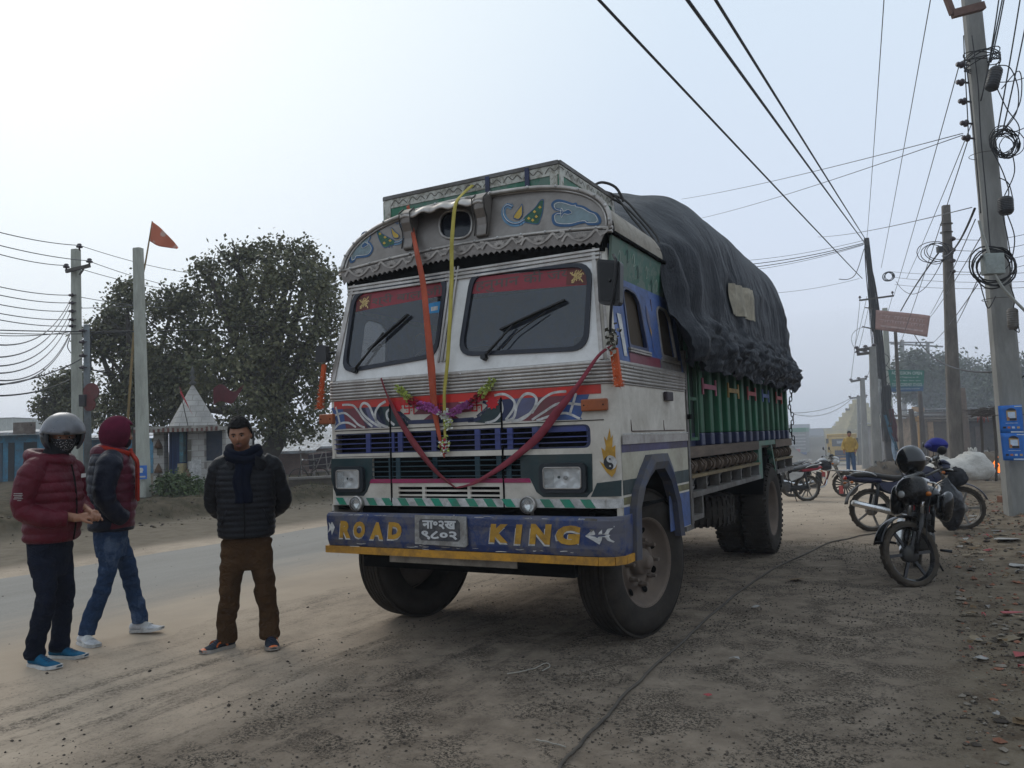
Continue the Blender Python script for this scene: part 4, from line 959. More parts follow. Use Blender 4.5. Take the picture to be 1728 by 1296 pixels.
for cf, cl, star, tail, body, wing, spots in (
 (v6, [(880, 560), (930, 525), (1010, 535), (1100, 565), (1140, 560), (1150, 580), (1230, 600), (1310, 650), (1380, 680), (1415, 745), (1390, 785), (1290, 785), (1260, 765), (1200, 770), (1080, 800), (960, 800), (900, 775), (885, 700), (920, 670), (970, 670), (990, 640), (960, 630), (900, 610)],
     [(985, 610), (1010, 645), (1060, 625), (1100, 660), (1060, 680), (1010, 675), (985, 715), (975, 665)],
     [(565, 715), (680, 610), (745, 525), (780, 520), (770, 640), (745, 730), (715, 785), (620, 775), (560, 755)],
     [(430, 600), (375, 580), (335, 620), (335, 690), (370, 750), (430, 785), (500, 785), (570, 745)],
     [(445, 715), (480, 650), (520, 600), (540, 565), (545, 640), (540, 690), (500, 735)],
     [(615, 725), (680, 650), (740, 600), (700, 705), (660, 745)]),
 (v5, [(120, 925), (130, 790), (175, 740), (190, 680), (240, 640), (270, 590), (330, 580), (350, 640), (325, 690), (355, 720), (380, 780), (340, 850), (270, 870), (180, 880), (160, 920)],
     [(250, 745), (290, 700), (330, 730), (300, 750), (270, 770)],
     [(430, 545), (500, 600), (570, 640), (640, 680), (640, 720), (580, 745), (520, 760), (470, 690), (445, 620)],
     [(700, 500), (735, 485), (775, 530), (785, 600), (750, 660), (700, 700), (640, 710)],
     [(605, 525), (650, 575), (695, 610), (690, 645), (640, 650), (615, 600)],
     [(470, 600), (530, 640), (590, 680), (520, 710)])):
 b = MB(); v_art(b, cf, 'p', cl, mi=0); v_art(b, cf, 's', cl, .014, 1, .0035, True); v_art(b, cf, 'p', star, mi=1, l=.004)
 cxx = sum(p[0] for p in cl) / len(cl); cyy = sum(p[1] for p in cl) / len(cl)
 v_art(b, cf, 's', [(cxx + (x - cxx) * .90, cyy + (y - cyy) * .86) for x, y in cl], .005, 2, .004, True); v_art(b, cf, 's', star, .004, 2, .006, True)
 b.build('painted_cloud', [PC, PO, PALE], vo)
 b = MB(); v_art(b, cf, 'p', tail, mi=0); v_art(b, cf, 's', body, .038, 1, .003); v_art(b, cf, 's', body, .008, 2, .0045); v_art(b, cf, 'p', wing, mi=3, l=.0055)
 v_art(b, cf, 's', wing, .006, 2, .007, True)
 for sx, sy in spots: v_art(b, cf, 'p', [(sx - 18, sy), (sx, sy - 20), (sx + 20, sy), (sx, sy + 16)], mi=3, l=.004)
 v_art(b, cf, 's', tail, .006, 2, .0035, True); v_art(b, cf, 's', [(x, y - 8) for x, y in body], .005, 4, .006)
 hx, hy = body[0]
 for dx in (-30, 0, 30): v_art(b, cf, 's', [(hx - 25, hy - 15), (hx - 25 + dx, hy - 48)], .004, 2, .004)
 ex, ey = body[-1]; v_art(b, cf, 's', [(ex - 60, ey + 20), (ex - 60, ey + 55)], .006, 2, .003); v_art(b, cf, 's', [(ex - 30, ey + 20), (ex - 30, ey + 55)], .006, 2, .003)
 b.build('painted_peacock', [PG, PB, PO, PW, PALE], vo)
# barrel roof and side fascia
b = MB()
def roof(u, v):
 x, z = ap(u * NA); return (x, -.62 + 1.5 * v, z - .02 - .03 * v)
b.sheet(roof, 40, 4, 0); b.build('cab_roof', BEIGE, T)
for sg in (-1, 1):
 b = MB(); b.poly([(-.66, 2.60), (.80, 2.57), (.80, 2.90), (-.66, 2.90)], lambda u, v: (sg * (1.165 + .03 * (v - 2.6) / .3), u, v), .02, (sg, 0, 0)); b.bar((sg * 1.205, -.66, 2.915), (sg * 1.205, .8, 2.90), .03, .02, 1); b.build('roof_fascia', [GREENR, VOID], T)
 b = MB(); q = random.Random(5); f = lambda u, v: (sg * (1.168 + .03 * (v - 2.6) / .3), u, v)
 for k in range(9):
  y = -.55 + k * .14 + q.uniform(-.03, .03); z = q.uniform(2.66, 2.82); stroke(b, [(y, z), (y + .03, z + .04), (y + .05, z - .01), (y + .04, z - .05), (y + .08, z - .03)], .010, f, k % 2, taper=True)
 b.build('fascia_flourish', [mat('flourish_pale', (.22, .27, .22), .6, bmp=0), mat('flourish_dark', (.01, .04, .03), .6, bmp=0)], T)
# roof box
BX0, BX1, BY0, BY1, BZ0, BZ1 = -.90, .73, -.50, .60, 3.30, 3.56
b = MB(); FRM = .022
for (x0, y0, x1, y1) in ((BX0, BY0, BX1, BY0), (BX1, BY0, BX1, BY1), (BX1, BY1, BX0, BY1), (BX0, BY1, BX0, BY0)):
 b.bar((x0, y0, BZ1), (x1, y1, BZ1), .035, .03, 0)
 d = Vector((x1 - x0, y1 - y0, 0)).normalized(); n_ = Vector((d.y, -d.x, 0))
 b.bar(Vector((x0, y0, BZ1 - .055)) + n_ * .004, Vector((x1, y1, BZ1 - .055)) + n_ * .004, .012, .075, 1)
 b.bar((x0, y0, BZ1 - .16), (x1, y1, BZ1 - .16), .008, .16, 2)
 for t_ in (0.025, .975):
  p = Vector((x0 + (x1 - x0) * t_, y0 + (y1 - y0) * t_, 0)) + n_ * .005; b.bar((p.x, p.y, BZ1 - .03), (p.x, p.y, BZ0 - .1), .06, .014, 1, up=n_)
for x in (.12, .47): b.bx(x - .018, x + .018, BY0 - .022, BY0 - .008, BZ0 - .05, BZ1, 3)
b.bx(BX0, BX1, BY0, BY1, BZ0 - .02, BZ0, 2)
bo = b.build('roof_box', [GREYM, mat('carved_steel', (.42, .41, .36), .5, .3, dirt=.3, dcol=(.2, .18, .14), dsc=18, bmp=.6, bsc=30, dsharp=.05), mat('box_green', (.03, .16, .09), .5, dirt=.35, dcol=(.17, .2, .18), dsc=6, dsharp=.05, bmp=.05), NAVY], T)
b = MB(); f = lambda u, v: (u, BY0 - .0125, v); g_ = lambda u, v: (BX1 + .0125, u, v)
for k in range(9):
 x = BX0 + .08 + k * .18; z = BZ1 - .055; stroke(b, [(x, z - .02), (x + .04, z + .022), (x + .08, z - .01), (x + .12, z + .015), (x + .16, z - .018)], .008, f);
for k in range(5):
 x = BY0 + .1 + k * .2; z = BZ1 - .055; stroke(b, [(x, z - .02), (x + .04, z + .022), (x + .08, z - .01), (x + .12, z + .015), (x + .16, z - .018)], .008, g_)
b.build('box_carving', mat('carving_dark', (.1, .09, .075), .6, bmp=0), bo)
# ---- chassis, wheels --------------------------------------------------------------------------------
b = MB()
for x in (-.42, .42): b.bx(x - .05, x + .05, -.7, 5.7, .72, .96)
for y in (-.4, .6, 1.8, 3.0, 4.0, 5.4): b.bx(-.42, .42, y - .05, y + .05, .76, .92)
b.bx(-.5, .5, -.55, .5, .55, .75); b.tube([(-.95, 0, .55), (-.6, 0, .50), (.6, 0, .50), (.95, 0, .55)], .07, 8); b.tube([(-.9, 4.43, .545), (.9, 4.43, .545)], .09, 10); b.sphere((0, 4.43, .545), (.22, .24, .22)); b.tube([(0, .8, .7), (0, 4.3, .57)], .05, 8)
for sg in (-1, 1):
 for y in (0, 4.43):
  for k in range(4): b.bx(sg * .48 - .04, sg * .48 + .04, y - .62 + .1 * k, y + .62 - .1 * k, .60 + .02 * k, .617 + .02 * k)
b.build('chassis', CHAS, T)
def truck_wheel(side, inner=False, lug=True):
 """axis along local X, outer face towards +X"""
 R_ = .545; b = MB(); w_ = .29
 prof = [(.325, -w_ / 2 + .02), (.37, -w_ / 2), (.47, -w_ / 2 - .004), (.515, -w_ / 2 + .018), (.535, -w_ / 2 + .05), (.545, -.05), (.545, .05), (.535, w_ / 2 - .05), (.515, w_ / 2 - .018), (.47, w_ / 2 + .004), (.37, w_ / 2), (.325, w_ / 2 - .02)]
 b.lathe(prof, (0, 0, 0), (1, 0, 0), 64, 0, cap=False)
 if not lug:
  for x in (-.1, -.06, -.02, .02, .06, .1): b.lathe([(.535, x - .015), (.552, x - .014), (.552, x + .014), (.535, x + .015)], (0, 0, 0), (1, 0, 0), 64, 0, sm=False, cap=False)
 for k in range(48 if lug else 0):
  a = 2 * math.pi * k / 48; ca, sa = math.cos(a), math.sin(a); M_ = Matrix.Rotation(a, 3, 'X')
  for x in (-.085, .085): b.box(M_ @ Vector((x + (.012 if k % 2 else -.012), 0, .543)), (.075, .040, .020), 0, 0, M_)
  b.box(M_ @ Vector((0, 0, .543)), (.05, .048, .018), 0, 0, M_)
  for x in (-.137, .137): b.box(M_ @ Vector((x, 0, .524)), (.026, .030, .024), 0, 0, M_)
 o = b.build('wheel', TYRE, None)
 b = MB()
 b.lathe([(.345, .125), (.33, .13), (.31, .105), (.295, .04), (.21, .01), (.19, .05), (.14, .055), (.135, .03), (.08, .03)] if not inner else [(.345, .125), (.33, .13), (.31, .10), (.30, -.05), (.24, -.07), (.12, -.06), (.1, -.02), (.02, -.02)], (0, 0, 0), (1, 0, 0), 40, 0, cap=False)
 if not inner:
  b.lathe([(.10, .03), (.10, .09), (.085, .11), (.055, .115), (.05, .15), (.035, .16), (.001, .16)], (0, 0, 0), (1, 0, 0), 20, 0, cap=False)
  for k in range(8):
   a = 2 * math.pi * k / 8; c_ = Vector((.05, .165 * math.cos(a), .165 * math.sin(a))); b.lathe([(.024, 0), (.022, .03), (.016, .045), (.014, .075), (.001, .078)], c_, (1, 0, 0), 8, 0, sm=False, cap=False)
  for k in range(8):
   a = 2 * math.pi * (k + .5) / 8; b.lathe([(.028, 0), (.001, .001)], Vector((.034, .238 * math.cos(a), .238 * math.sin(a))), Vector((1, -.45 * math.cos(a), -.45 * math.sin(a))), 12, 1, cap=False)
 else:
  for k in range(8):
   a = 2 * math.pi * k / 8; b.lathe([(.02, 0), (.001, .03)], Vector((-.055, .17 * math.cos(a), .17 * math.sin(a))), (1, 0, 0), 8, 0, cap=False)
 b.build('rim', [RIM, VOID], o)
 return o
w1 = truck_wheel(1, lug=False); w1.parent = T; w1.location = (1.0, 0, .545); w1.rotation_euler = (0, 0, R(-14))
w2 = dup(w1, parent=T); w2.location = (-1.0, 0, .545); w2.rotation_euler = (0, 0, R(166))
w3 = truck_wheel(1, True); w3.parent = T; w3.location = (1.08, 4.43, .545)
for x, rz in ((-1.08, math.pi), (.75, 0), (-.75, math.pi)): q = dup(w3, parent=T); q.location = (x, 4.43, .545); q.rotation_euler = (0, 0, rz)
sp = dup(w3, parent=T); sp.name = 'spare_wheel'; sp.location = (.62, 2.55, .70); sp.rotation_euler = (0, R(-90), 0)
b = MB()
for sg in (-1, 1): b.sheet(lambda u, v: (sg * (1.22 - .55 * v), 4.43 + .64 * math.cos(math.pi * (.1 + .8 * u)), .56 + .64 * math.sin(math.pi * (.1 + .8 * u))), 12, 1)
b.build('rear_mudguard', VOID, T)
# ---- cargo body -----------------------------------------------------------------------------------------
for sg in (-1, 1):
 X0 = 1.20
 def bx(b, y0, y1, z0, z1, x0, x1, mi=0): b.bx(*sorted((sg * x0, sg * x1)), y0, y1, z0, z1, mi)
 b = MB(); bx(b, .86, 5.85, 1.50, 2.75, 1.14, 1.16, 0); bx(b, .86, 5.85, 1.385, 1.50, 1.14, 1.165, 1)
 b.build('side_board', [GREEND, NAVY], T)
 q = random.Random(11)
 ys = [1.28 + .335 * k for k in range(14)]
 for k, y in enumerate(ys):
  b = MB(); bx(b, y, y + .12, 1.50, 2.75, 1.16, 1.225, 0); bx(b, y, y + .12, 1.385, 1.50, 1.16, 1.226, 1); b.build('side_post', [GREENB, NAVY], T, bevel=.012)
  if k % 2 == 0:
   b = MB(); bx(b, y + .2, y + .215, 1.39, 2.7, 1.16, 1.18, 0); b.build('batten', GREENB, T)
 cols = [MAROON, GOLD, RED, BLUE, RED]
 for k, (p0, p1) in enumerate((((1186, 652), (1208, 655)), ((1229, 655), (1246, 658)), ((1262, 661), (1275, 662)), ((1287, 665), (1297, 665)), ((1310, 668), (1319, 668)))):
  a_, c_ = spl(*p0, 1.235), spl(*p1, 1.235); b = MB(); z = 1.925
  bx(b, a_.y, c_.y, z - .022, z + .022, 1.228, 1.24); bx(b, a_.y - .02, a_.y + .025, z - .075, z + .075, 1.228, 1.238); bx(b, c_.y - .025, c_.y + .02, z - .075, z + .075, 1.228, 1.238)
  b.build('tie_plate', mat('tie_' + str(k), tuple(min(.5, c * .8) for c in ((.3, .03, .08), (.45, .28, .04), (.4, .03, .03), (.04, .12, .35), (.45, .06, .06))[k]), .5, dirt=.3, bmp=0), T)
 b = MB()
 for y in (.93, 1.17): bx(b, y - .014, y + .014, 1.44, 2.4, 1.20, 1.23)
 for z in (1.45, 1.80, 2.15): bx(b, .93, 1.17, z - .014, z + .014, 1.20, 1.228)
 b.build('side_ladder', GREENB, T)
 for (y0, y1) in ((.83, 3.62), (4.62, 5.80)):
  b = MB(); bx(b, y0, y1, 1.29, 1.385, 1.15, 1.245, 0); bx(b, y0, y1, 1.118, 1.142, 1.15, 1.25, 1); bx(b, y0, y1, .955, 1.0, 1.16, 1.25, 2)
  bx(b, y0, y1, .98, 1.36, 1.08, 1.10, 3)
  nn = int((y1 - y0) / .45)
  for k in range(nn + 1):
   y = y0 + .03 + (y1 - y0 - .06) * k / nn; bx(b, y - .012, y + .012, 1.0, 1.12, 1.15, 1.24, 2)
   if k < nn: b.tube(smooth_path([(sg * 1.2, y + .08, 1.005), (sg * 1.2, y + .16, 1.04), (sg * 1.2, y + .14, 1.08), (sg * 1.2, y + .22, 1.115)], 4), .012, 6, 2)
  ro = b.build('side_rail', [WOOD, WOODL, GREYM, VOID], T)
  y = y0 + .12; k = 0
  while y < y1 - .1:
   b = MB(); b.tube([(sg * 1.19, y - .07, 1.215), (sg * 1.19, y + .07, 1.215)], .034, 8)
   for dy in (-.075, .075): b.lathe([(.052, 0), (.052, .02)], (sg * 1.19, y + dy, 1.215), (0, 1, 0), 12)
   b.tube([(sg * 1.18, y, 1.15), (sg * 1.24, y, 1.17), (sg * 1.25, y, 1.22), (sg * 1.2, y, 1.28)], .010, 6)
   b.build('rope_hook', [mat('rope_hook_wood', (.10, .07, .05), .8, bmp=.2)] if k == 0 else [bpy.data.materials['rope_hook_wood']], ro); y += .31; k += 1
 b = MB(); bx(b, 3.62, 3.80, .95, 1.38, 1.15, 1.235); bx(b, 3.62, 4.62, 1.33, 1.385, 1.15, 1.24); b.bar((sg * 1.2, 4.42, 1.33), (sg * 1.2, 4.66, .95), .06, .05); b.build('arch_frame', GREENR, T)
 b = MB(); bx(b, .83, .87, .74, 1.0, 1.16, 1.24); bx(b, 1.14, 1.18, .80, .96, 1.16, 1.24); bx(b, .83, 1.18, .76, .80, 1.16, 1.24); b.build('step_frame', GREYM, T)
b = MB(); b.bx(-1.2, 1.2, .86, 5.85, 1.30, 1.38); b.build('load_floor', WOOD, T)
b = MB(); b.bx(-1.2, 1.2, .84, .88, 1.38, 2.9); b.build('headboard', GREEND, T)
b = MB(); b.bx(-1.2, 1.2, 5.82, 5.87, 1.05, 2.5); b.build('tailboard', GREEND, T)
b = MB(); lk = []
for k in range(15):
 c_ = Vector((1.24 + .02 * math.sin(k), 5.92, 2.10 - k * .055)); ax = Vector((1, 0, 0)) if k % 2 else Vector((0, 1, 0))
 b.tube([c_ + ax * (.018 * math.cos(t)) + Vector((0, 0, .035 * math.sin(t))) for t in [j * math.pi / 5 for j in range(10)]], .007, 5, closed=True)
b.build('tail_chain', VOID, T)
# ================================================================ tarpaulin and what hangs on the truck
def prof_t(t):
 """tarp cross-section from -X hem over the top to +X hem; t in 0..1"""
 P = [(-1.37, 2.04), (-1.42, 2.26), (-1.33, 2.55), (-1.31, 2.9), (-1.26, 3.30), (-1.12, 3.64), (-.80, 3.92), (-.38, 4.04), (0, 4.07), (.38, 4.04), (.80, 3.92), (1.12, 3.64), (1.26, 3.30), (1.31, 2.9), (1.33, 2.55), (1.42, 2.26), (1.37, 2.04)]
 f = t * (len(P) - 1); i = min(int(f), len(P) - 2); u = f - i
 p0, p1, p2, p3 = (Vector(P[max(0, i - 1)]), Vector(P[i]), Vector(P[i + 1]), Vector(P[min(len(P) - 1, i + 2)]))
 return .5 * (2 * p1 + (p2 - p0) * u + (2 * p0 - 5 * p1 + 4 * p2 - p3) * u * u + (3 * p1 - p0 - 3 * p2 + p3) * u ** 3)
def tarp_fn(u, v):
 # u along the truck (0 front .. 1 rear), v across
 p = prof_t(v); x, z = p
 side = abs(v - .5) * 2
 y0 = .52 + .0 * side; y = y0 + (5.90 - y0) * u
 # front: laps down on to the cab roof, hangs as a flap at the sides
 fr = max(0, 1 - u / .18)
 top = 1 - sm(.35, .75, side)
 fq = max(0, 1 - u / .30)
 z -= (.52 * sm(0, 1, fq) * (1 - sm(.3, .72, side)) + .10 * sm(0, 1, fr) * sm(.45, .6, side) * (1 - sm(.6, .8, side)))
 y += -.12 * fr * sm(.3, .6, side) - .10 * fr * sm(.62, .9, side)
 x *= 1 - .06 * fr * (1 - sm(.75, .95, side))
 # rear: rounds off
 re = max(0, (u - .86) / .14)
 x *= 1 - .05 * re * re; z -= .06 * re ** 2.2 * (1 - sm(.6, .9, side)) ; y += 0
 # sag towards the rear
 z -= .03 * sm(.35, 1, u) * (1 - sm(.4, .75, side))
 sg = 1 if x > 0 else -1
 # vertical folds on the sides
 fold = pnoise(Vector((y * 4.5, z * .35, 3 * sg))) * .045 + abs(pnoise(Vector((y * 13, z * .9, 7)))) * .035
 k = sm(.35, .6, side)
 x += sg * fold * (k * .9)
 x += sg * k * .028 * (1 - 2 * abs(pnoise(Vector((y * 3.2, z * 2.6, 11))))) ; z += (1 - k) * (.05 * (abs(pnoise(Vector((x * 2, y * 1.6, 21)))) - .2) + .03 * pnoise(Vector((x * 2.5, y * 1.4, 1))) + .015 * pnoise(Vector((x * 6, y * 4, 5))))
 # deep folds of the front flap
 ff = (1 - sm(.05, .26, u)) * sm(.25, .5, side)
 x += sg * ff * (.06 * math.sin(y * 13 + z * 2.2) + .03 * pnoise(Vector((y * 7, z * 2, 2))))
 z += ff * .05 * pnoise(Vector((y * 3, z * 3, 8)))
 # bunched hem
 h = sm(.70, .84, side) * (.25 + .75 * sm(.02, .18, u));
 x += sg * h * (.03 * abs(pnoise(Vector((y * 5.5, z * 9, 4)))) * 2 + .055 * pnoise(Vector((y * 9, z * 16, 9))) + .04 * abs(pnoise(Vector((y * 19, z * 24, 1)))) - .01 - .03 * sm(.9, 1, side))
 z += h * .04 * pnoise(Vector((y * 8, z * 10, 2))) + sm(.94, 1, side) * .03 * math.sin(y * 14 + 3 * pnoise(Vector((y * 2, 0, 0))))
 y += h * .03 * pnoise(Vector((y * 9, z * 12, 6)))
 return (x, y, z)
def tarp_mat():
 m, t, b = nodes('black_tarpaulin'); L = t.links
 n = tex(t, 3, 8, .7); n2 = tex(t, 1.2, 6, .7, (1, 6, .4)); w_ = tex(t, 60, 3, .6, (.3, 1, .3))
 c = mixc(t, rmp(t, n.outputs[0], .35, .7), (.012, .014, .019), (.034, .038, .047)); c = mixc(t, rmp(t, n2.outputs[0], .5, .72), c, (.055, .058, .066))
 L.new(c, b.inputs['Base Color']); b.inputs['Roughness'].default_value = .55; b.inputs['Specular IOR Level'].default_value = .3
 n3 = tex(t, 5, 9, .75, (1, 1.8, .7), dist=.8); bump(t, b, mixc(t, .2, n3.outputs[0], w_.outputs[0]), .9, .06); return m
TARP = tarp_mat()
b = MB(); b.sheet(tarp_fn, 230, 190)
tp = place_local(b.build('tarpaulin', TARP, fixn=False)); tag(tp, 'crumpled black tarpaulin stretched over the load of the decorated truck, with a bunched hem', 'tarpaulin')
# rear curtain of the tarp and pale patch
b = MB()
def rearf(u, v):
 p = Vector(tarp_fn(1, .04 + .92 * u)); q_ = Vector((p.x * .9, 5.96, 2.2)); a = v
 return (p.x * (1 - .06 * a), p.y + .05 * math.sin(a * 3.1) + .03 * pnoise(Vector((p.x * 5, a * 3, 0))), p.z + (2.15 - p.z) * a)
b.sheet(rearf, 60, 14); b.build('tarpaulin_end', TARP, tp, fixn=False)
b = MB()
pq = [spl(*p, 1.345) for p in ((1231, 477), (1271, 490), (1273, 543), (1233, 530))]
def patch(u, v):
 a = pq[0].lerp(pq[1], u); c_ = pq[3].lerp(pq[2], u); p = a.lerp(c_, v)
 # rest on the cloth
 t0, t1 = .6, .95
 for _ in range(22):
  tm = (t0 + t1) / 2
  if tarp_fn((p.y - .52) / 5.38, tm)[2] > p.z: t0 = tm
  else: t1 = tm
 x = tarp_fn((p.y - .52) / 5.38, t0)[0]; return (x + .02, p.y, p.z)
b.sheet(patch, 24, 20, sm=True); b.build('patch', mat('sack_cloth', (.36, .32, .24), .9, dirt=.35, dcol=(.16, .14, .11), dsc=5, bmp=.3), tp, fixn=False)
# ropes lashing the tarp to the cab roof
b = MB()
for k, (y, dx) in enumerate(((.56, 0), (.60, .03), (.52, -.03))):
 b.tube(smooth_path([(.55 + dx, y - .1, 3.62), (.78 + dx, y, 3.52 + .03 * k), (.95 + dx, y, 3.35), (1.1 + dx, y - .05, 3.15), (1.18, y - .15, 3.0)], 5), .010, 6)
b.tube(smooth_path([(.62, .35, 3.60), (.70, .42, 3.66), (.80, .5, 3.62), (.85, .55, 3.5)], 5), .012, 6)
tag(place_local(b.build('rope', mat('dark_rope', (.05, .047, .045), .9, bmp=.3))), 'dark ropes tying the tarpaulin down beside the roof box', 'rope')
# ribbons
def ribbon(name, label, pts, wd, m, nrmv=(0, -1, 0), twist=0, grp=None):
 P = smooth_path(pts, 8); b = MB(); n_ = len(P)
 wl = wd if isinstance(wd, list) else [wd, wd]
 for i, p in enumerate(P):
  t = (P[min(i + 1, n_ - 1)] - P[max(0, i - 1)]).normalized(); s_ = t.cross(Vector(nrmv)).normalized(); u = i / (n_ - 1)
  f = u * (len(wl) - 1); k = min(int(f), len(wl) - 2); w_ = (wl[k] + (wl[k + 1] - wl[k]) * (f - k)) * .58
  if twist: s_ = Matrix.Rotation(twist * math.sin(u * 9), 3, t) @ s_
  nn_ = Vector(nrmv) * .006 * math.sin(i * .9)
  b.v += [p - s_ * w_ / 2, p + nn_, p + s_ * w_ / 2]
 for i in range(n_ - 1):
  for k in range(2): b.f.append([i * 3 + k, i * 3 + k + 1, (i + 1) * 3 + k + 1, (i + 1) * 3 + k]); b.m.append(0); b.s.append(True)
 o = b.build(name, m, fixn=False); o.modifiers.new('s', 'SOLIDIFY').thickness = .0025
 return tag(place_local(o), label, 'ribbon', grp)
def cloth(name, col): return mat(name, col, .8, var=.2, sc_=10, bmp=.3, bsc=25)
F = lambda x, y, Y: fpl(x, y, Y)
V_ = lambda x, y, l: vis(x, y) + VN * l
ribbon('ribbon', 'orange red cloth ribbon hanging over the left windscreen from the roof box to the grille', [F(688, 347, -.63), F(691, 362, -.655), F(697, 395, -.70), F(704, 430, -.80), F(714, 480, -.85), F(722, 560, -.92), F(728, 625, -.93), F(733, 690, -.91), F(742, 740, -.905), F(750, 772, -.90)], [.05, .06, .065, .08, .09, .10, .115, .09, .05, .02], cloth('orange_cloth', (.34, .065, .03)), grp='ribbons tied across the truck front')
ribbon('ribbon', 'olive yellow cloth ribbon hanging down the middle of the truck front', [F(798, 312, -.53), F(783, 325, -.62), F(769, 343, -.74), F(764, 385, -.77), F(762, 420, -.80), F(762, 470, -.84), F(759, 540, -.90), F(755, 610, -.91), F(750, 660, -.91), F(750, 710, -.90), F(751, 745, -.90)], [.05, .055, .055, .06, .06, .06, .055, .05, .04, .03], cloth('yellow_cloth', (.36, .30, .06)), grp='ribbons tied across the truck front')
ribbon('ribbon', 'dark maroon and green ribbon slanting from the left rib trim down to the low grille', [F(643, 638, -.905), F(652, 664, -.905), F(672, 705, -.90), F(700, 750, -.91), F(735, 795, -.90), F(768, 823, -.895)], [.03, .03, .07, .085, .06, .015], cloth('maroon_cloth', (.17, .028, .035)), twist=.25, grp='ribbons tied across the truck front')
ribbon('ribbon', 'long maroon ribbon slanting from the right mirror down to the low grille', [F(1035, 582, -.93), F(1010, 600, -.93), F(975, 650, -.93), F(940, 695, -.92), F(905, 740, -.91), F(850, 785, -.905), F(800, 815, -.90), F(770, 823, -.895)], [.02, .04, .06, .10, .10, .07, .04, .012], cloth('maroon_cloth2', (.20, .03, .045)), twist=.2, grp='ribbons tied across the truck front')
# flower garland: many small petals along a sagging string
def garland():
 q = random.Random(2); cols = [(.35, .4, .10), (.32, .02, .04), (.42, .12, .35), (.6, .6, .55), (.1, .02, .02)]
 ms = [mat('petal_' + n_, c, .8, bmp=0) for n_, c in zip(('lime', 'red', 'violet', 'white', 'dark'), cols)]
 pts = smooth_path([F(*p, -.915) for p in ((672, 655), (690, 672), (705, 683), (725, 687), (750, 700), (775, 690), (795, 680), (812, 665), (830, 643))], 10); b = MB(); n_ = len(pts)
 for i, p in enumerate(pts):
  u = abs(i / n_ - .5) * 2
  for k in range(9):
   d = Vector((q.gauss(0, 1), q.gauss(0, 1), q.gauss(0, 1))).normalized(); s_ = q.uniform(.012, .022)
   mi = 0 if u > .72 else (q.choice((1, 1, 4)) if u > .5 else (2 if u > .08 else 3))
   e = d.orthogonal().normalized(); f_ = d.cross(e); c_ = p + d * .010
   b.add([c_, c_ + d * s_ + e * s_ * .5, c_ + d * s_ * 1.5, c_ + d * s_ - e * s_ * .5], [(0, 1, 2, 3)], mi); b.add([c_, c_ + d * s_ + f_ * s_ * .5, c_ + d * s_ * 1.4, c_ + d * s_ - f_ * s_ * .5], [(0, 1, 2, 3)], mi)
 for c0, n2, mm in (((755, 712), 26, (3, 0)), ((750, 752), 40, (1, 3, 0))):
  for k in range(n2 * 3):
   p = F(*c0, -.92) + Vector((q.gauss(0, .016), q.gauss(0, .01), q.gauss(0, .03))); d = Vector((q.gauss(0, 1), q.gauss(0, 1), q.gauss(0, 1))).normalized() * .014; e = d.orthogonal() * .6
   b.add([p - d, p + e, p + d, p - e], [(0, 1, 2, 3)], q.choice(mm))
 return place_local(b.build('flower_garland', ms, fixn=False))
tag(garland(), 'flower garland of lime, crimson and violet blooms draped across the truck front', 'garland')
# orange tinsel tassels on the mirrors
def tassel(p0, p1, wd, label, seed):
 q = random.Random(seed); b = MB(); b.bar(p0, p1, wd, wd * .6, 0); d = (p1 - p0)
 b.v = [Vector(v) for v in b.v]
 for k in range(260):
  u = q.random(); p = p0 + d * u; a = q.uniform(0, 6.3); e = Vector((math.cos(a), math.sin(a), q.uniform(-.5, .3))) * q.uniform(.02, .035) * (.6 + u)
  s_ = Vector((0, 0, .006)); b.add([p - s_, p + e, p + s_], [(0, 1, 2)], 1 if q.random() < .25 else 0)
 return tag(place_local(b.build('tassel', [mat('tassel_orange', (.42, .075, .02), .7, bmp=0), mat('tassel_fringe', (.5, .42, .33), .8, bmp=0)], fixn=False)), label, 'tassel', 'tinsel tassels on the mirrors')
tassel(F(1036, 588, -.90), F(1044, 652, -.90), .05, 'orange tinsel tassel hanging under the large mirror by the cab door', 1)
tassel(F(547, 615, -.90), F(539, 690, -.90), .035, 'orange tinsel tassel hanging at the truck corner beside the tree', 2)
b = MB(); q = random.Random(9)
for k in range(70):
 p = F(1034, 575, -.93) + Vector((q.gauss(0, .02), q.gauss(0, .02), q.gauss(0, .05))); d = Vector((q.gauss(0, 1), q.gauss(0, 1), q.gauss(0, 1))).normalized() * .02; e = d.orthogonal() * .5
 b.add([p - d, p + e, p + d, p - e], [(0, 1, 2, 3)], q.choice((0, 0, 1)))
tag(place_local(b.build('dried_bouquet', [mat('withered', (.05, .045, .03), .9, bmp=0), mat('withered_pale', (.35, .33, .28), .9, bmp=0)], fixn=False)), 'withered flowers tied to the arm of the large mirror', 'flowers')
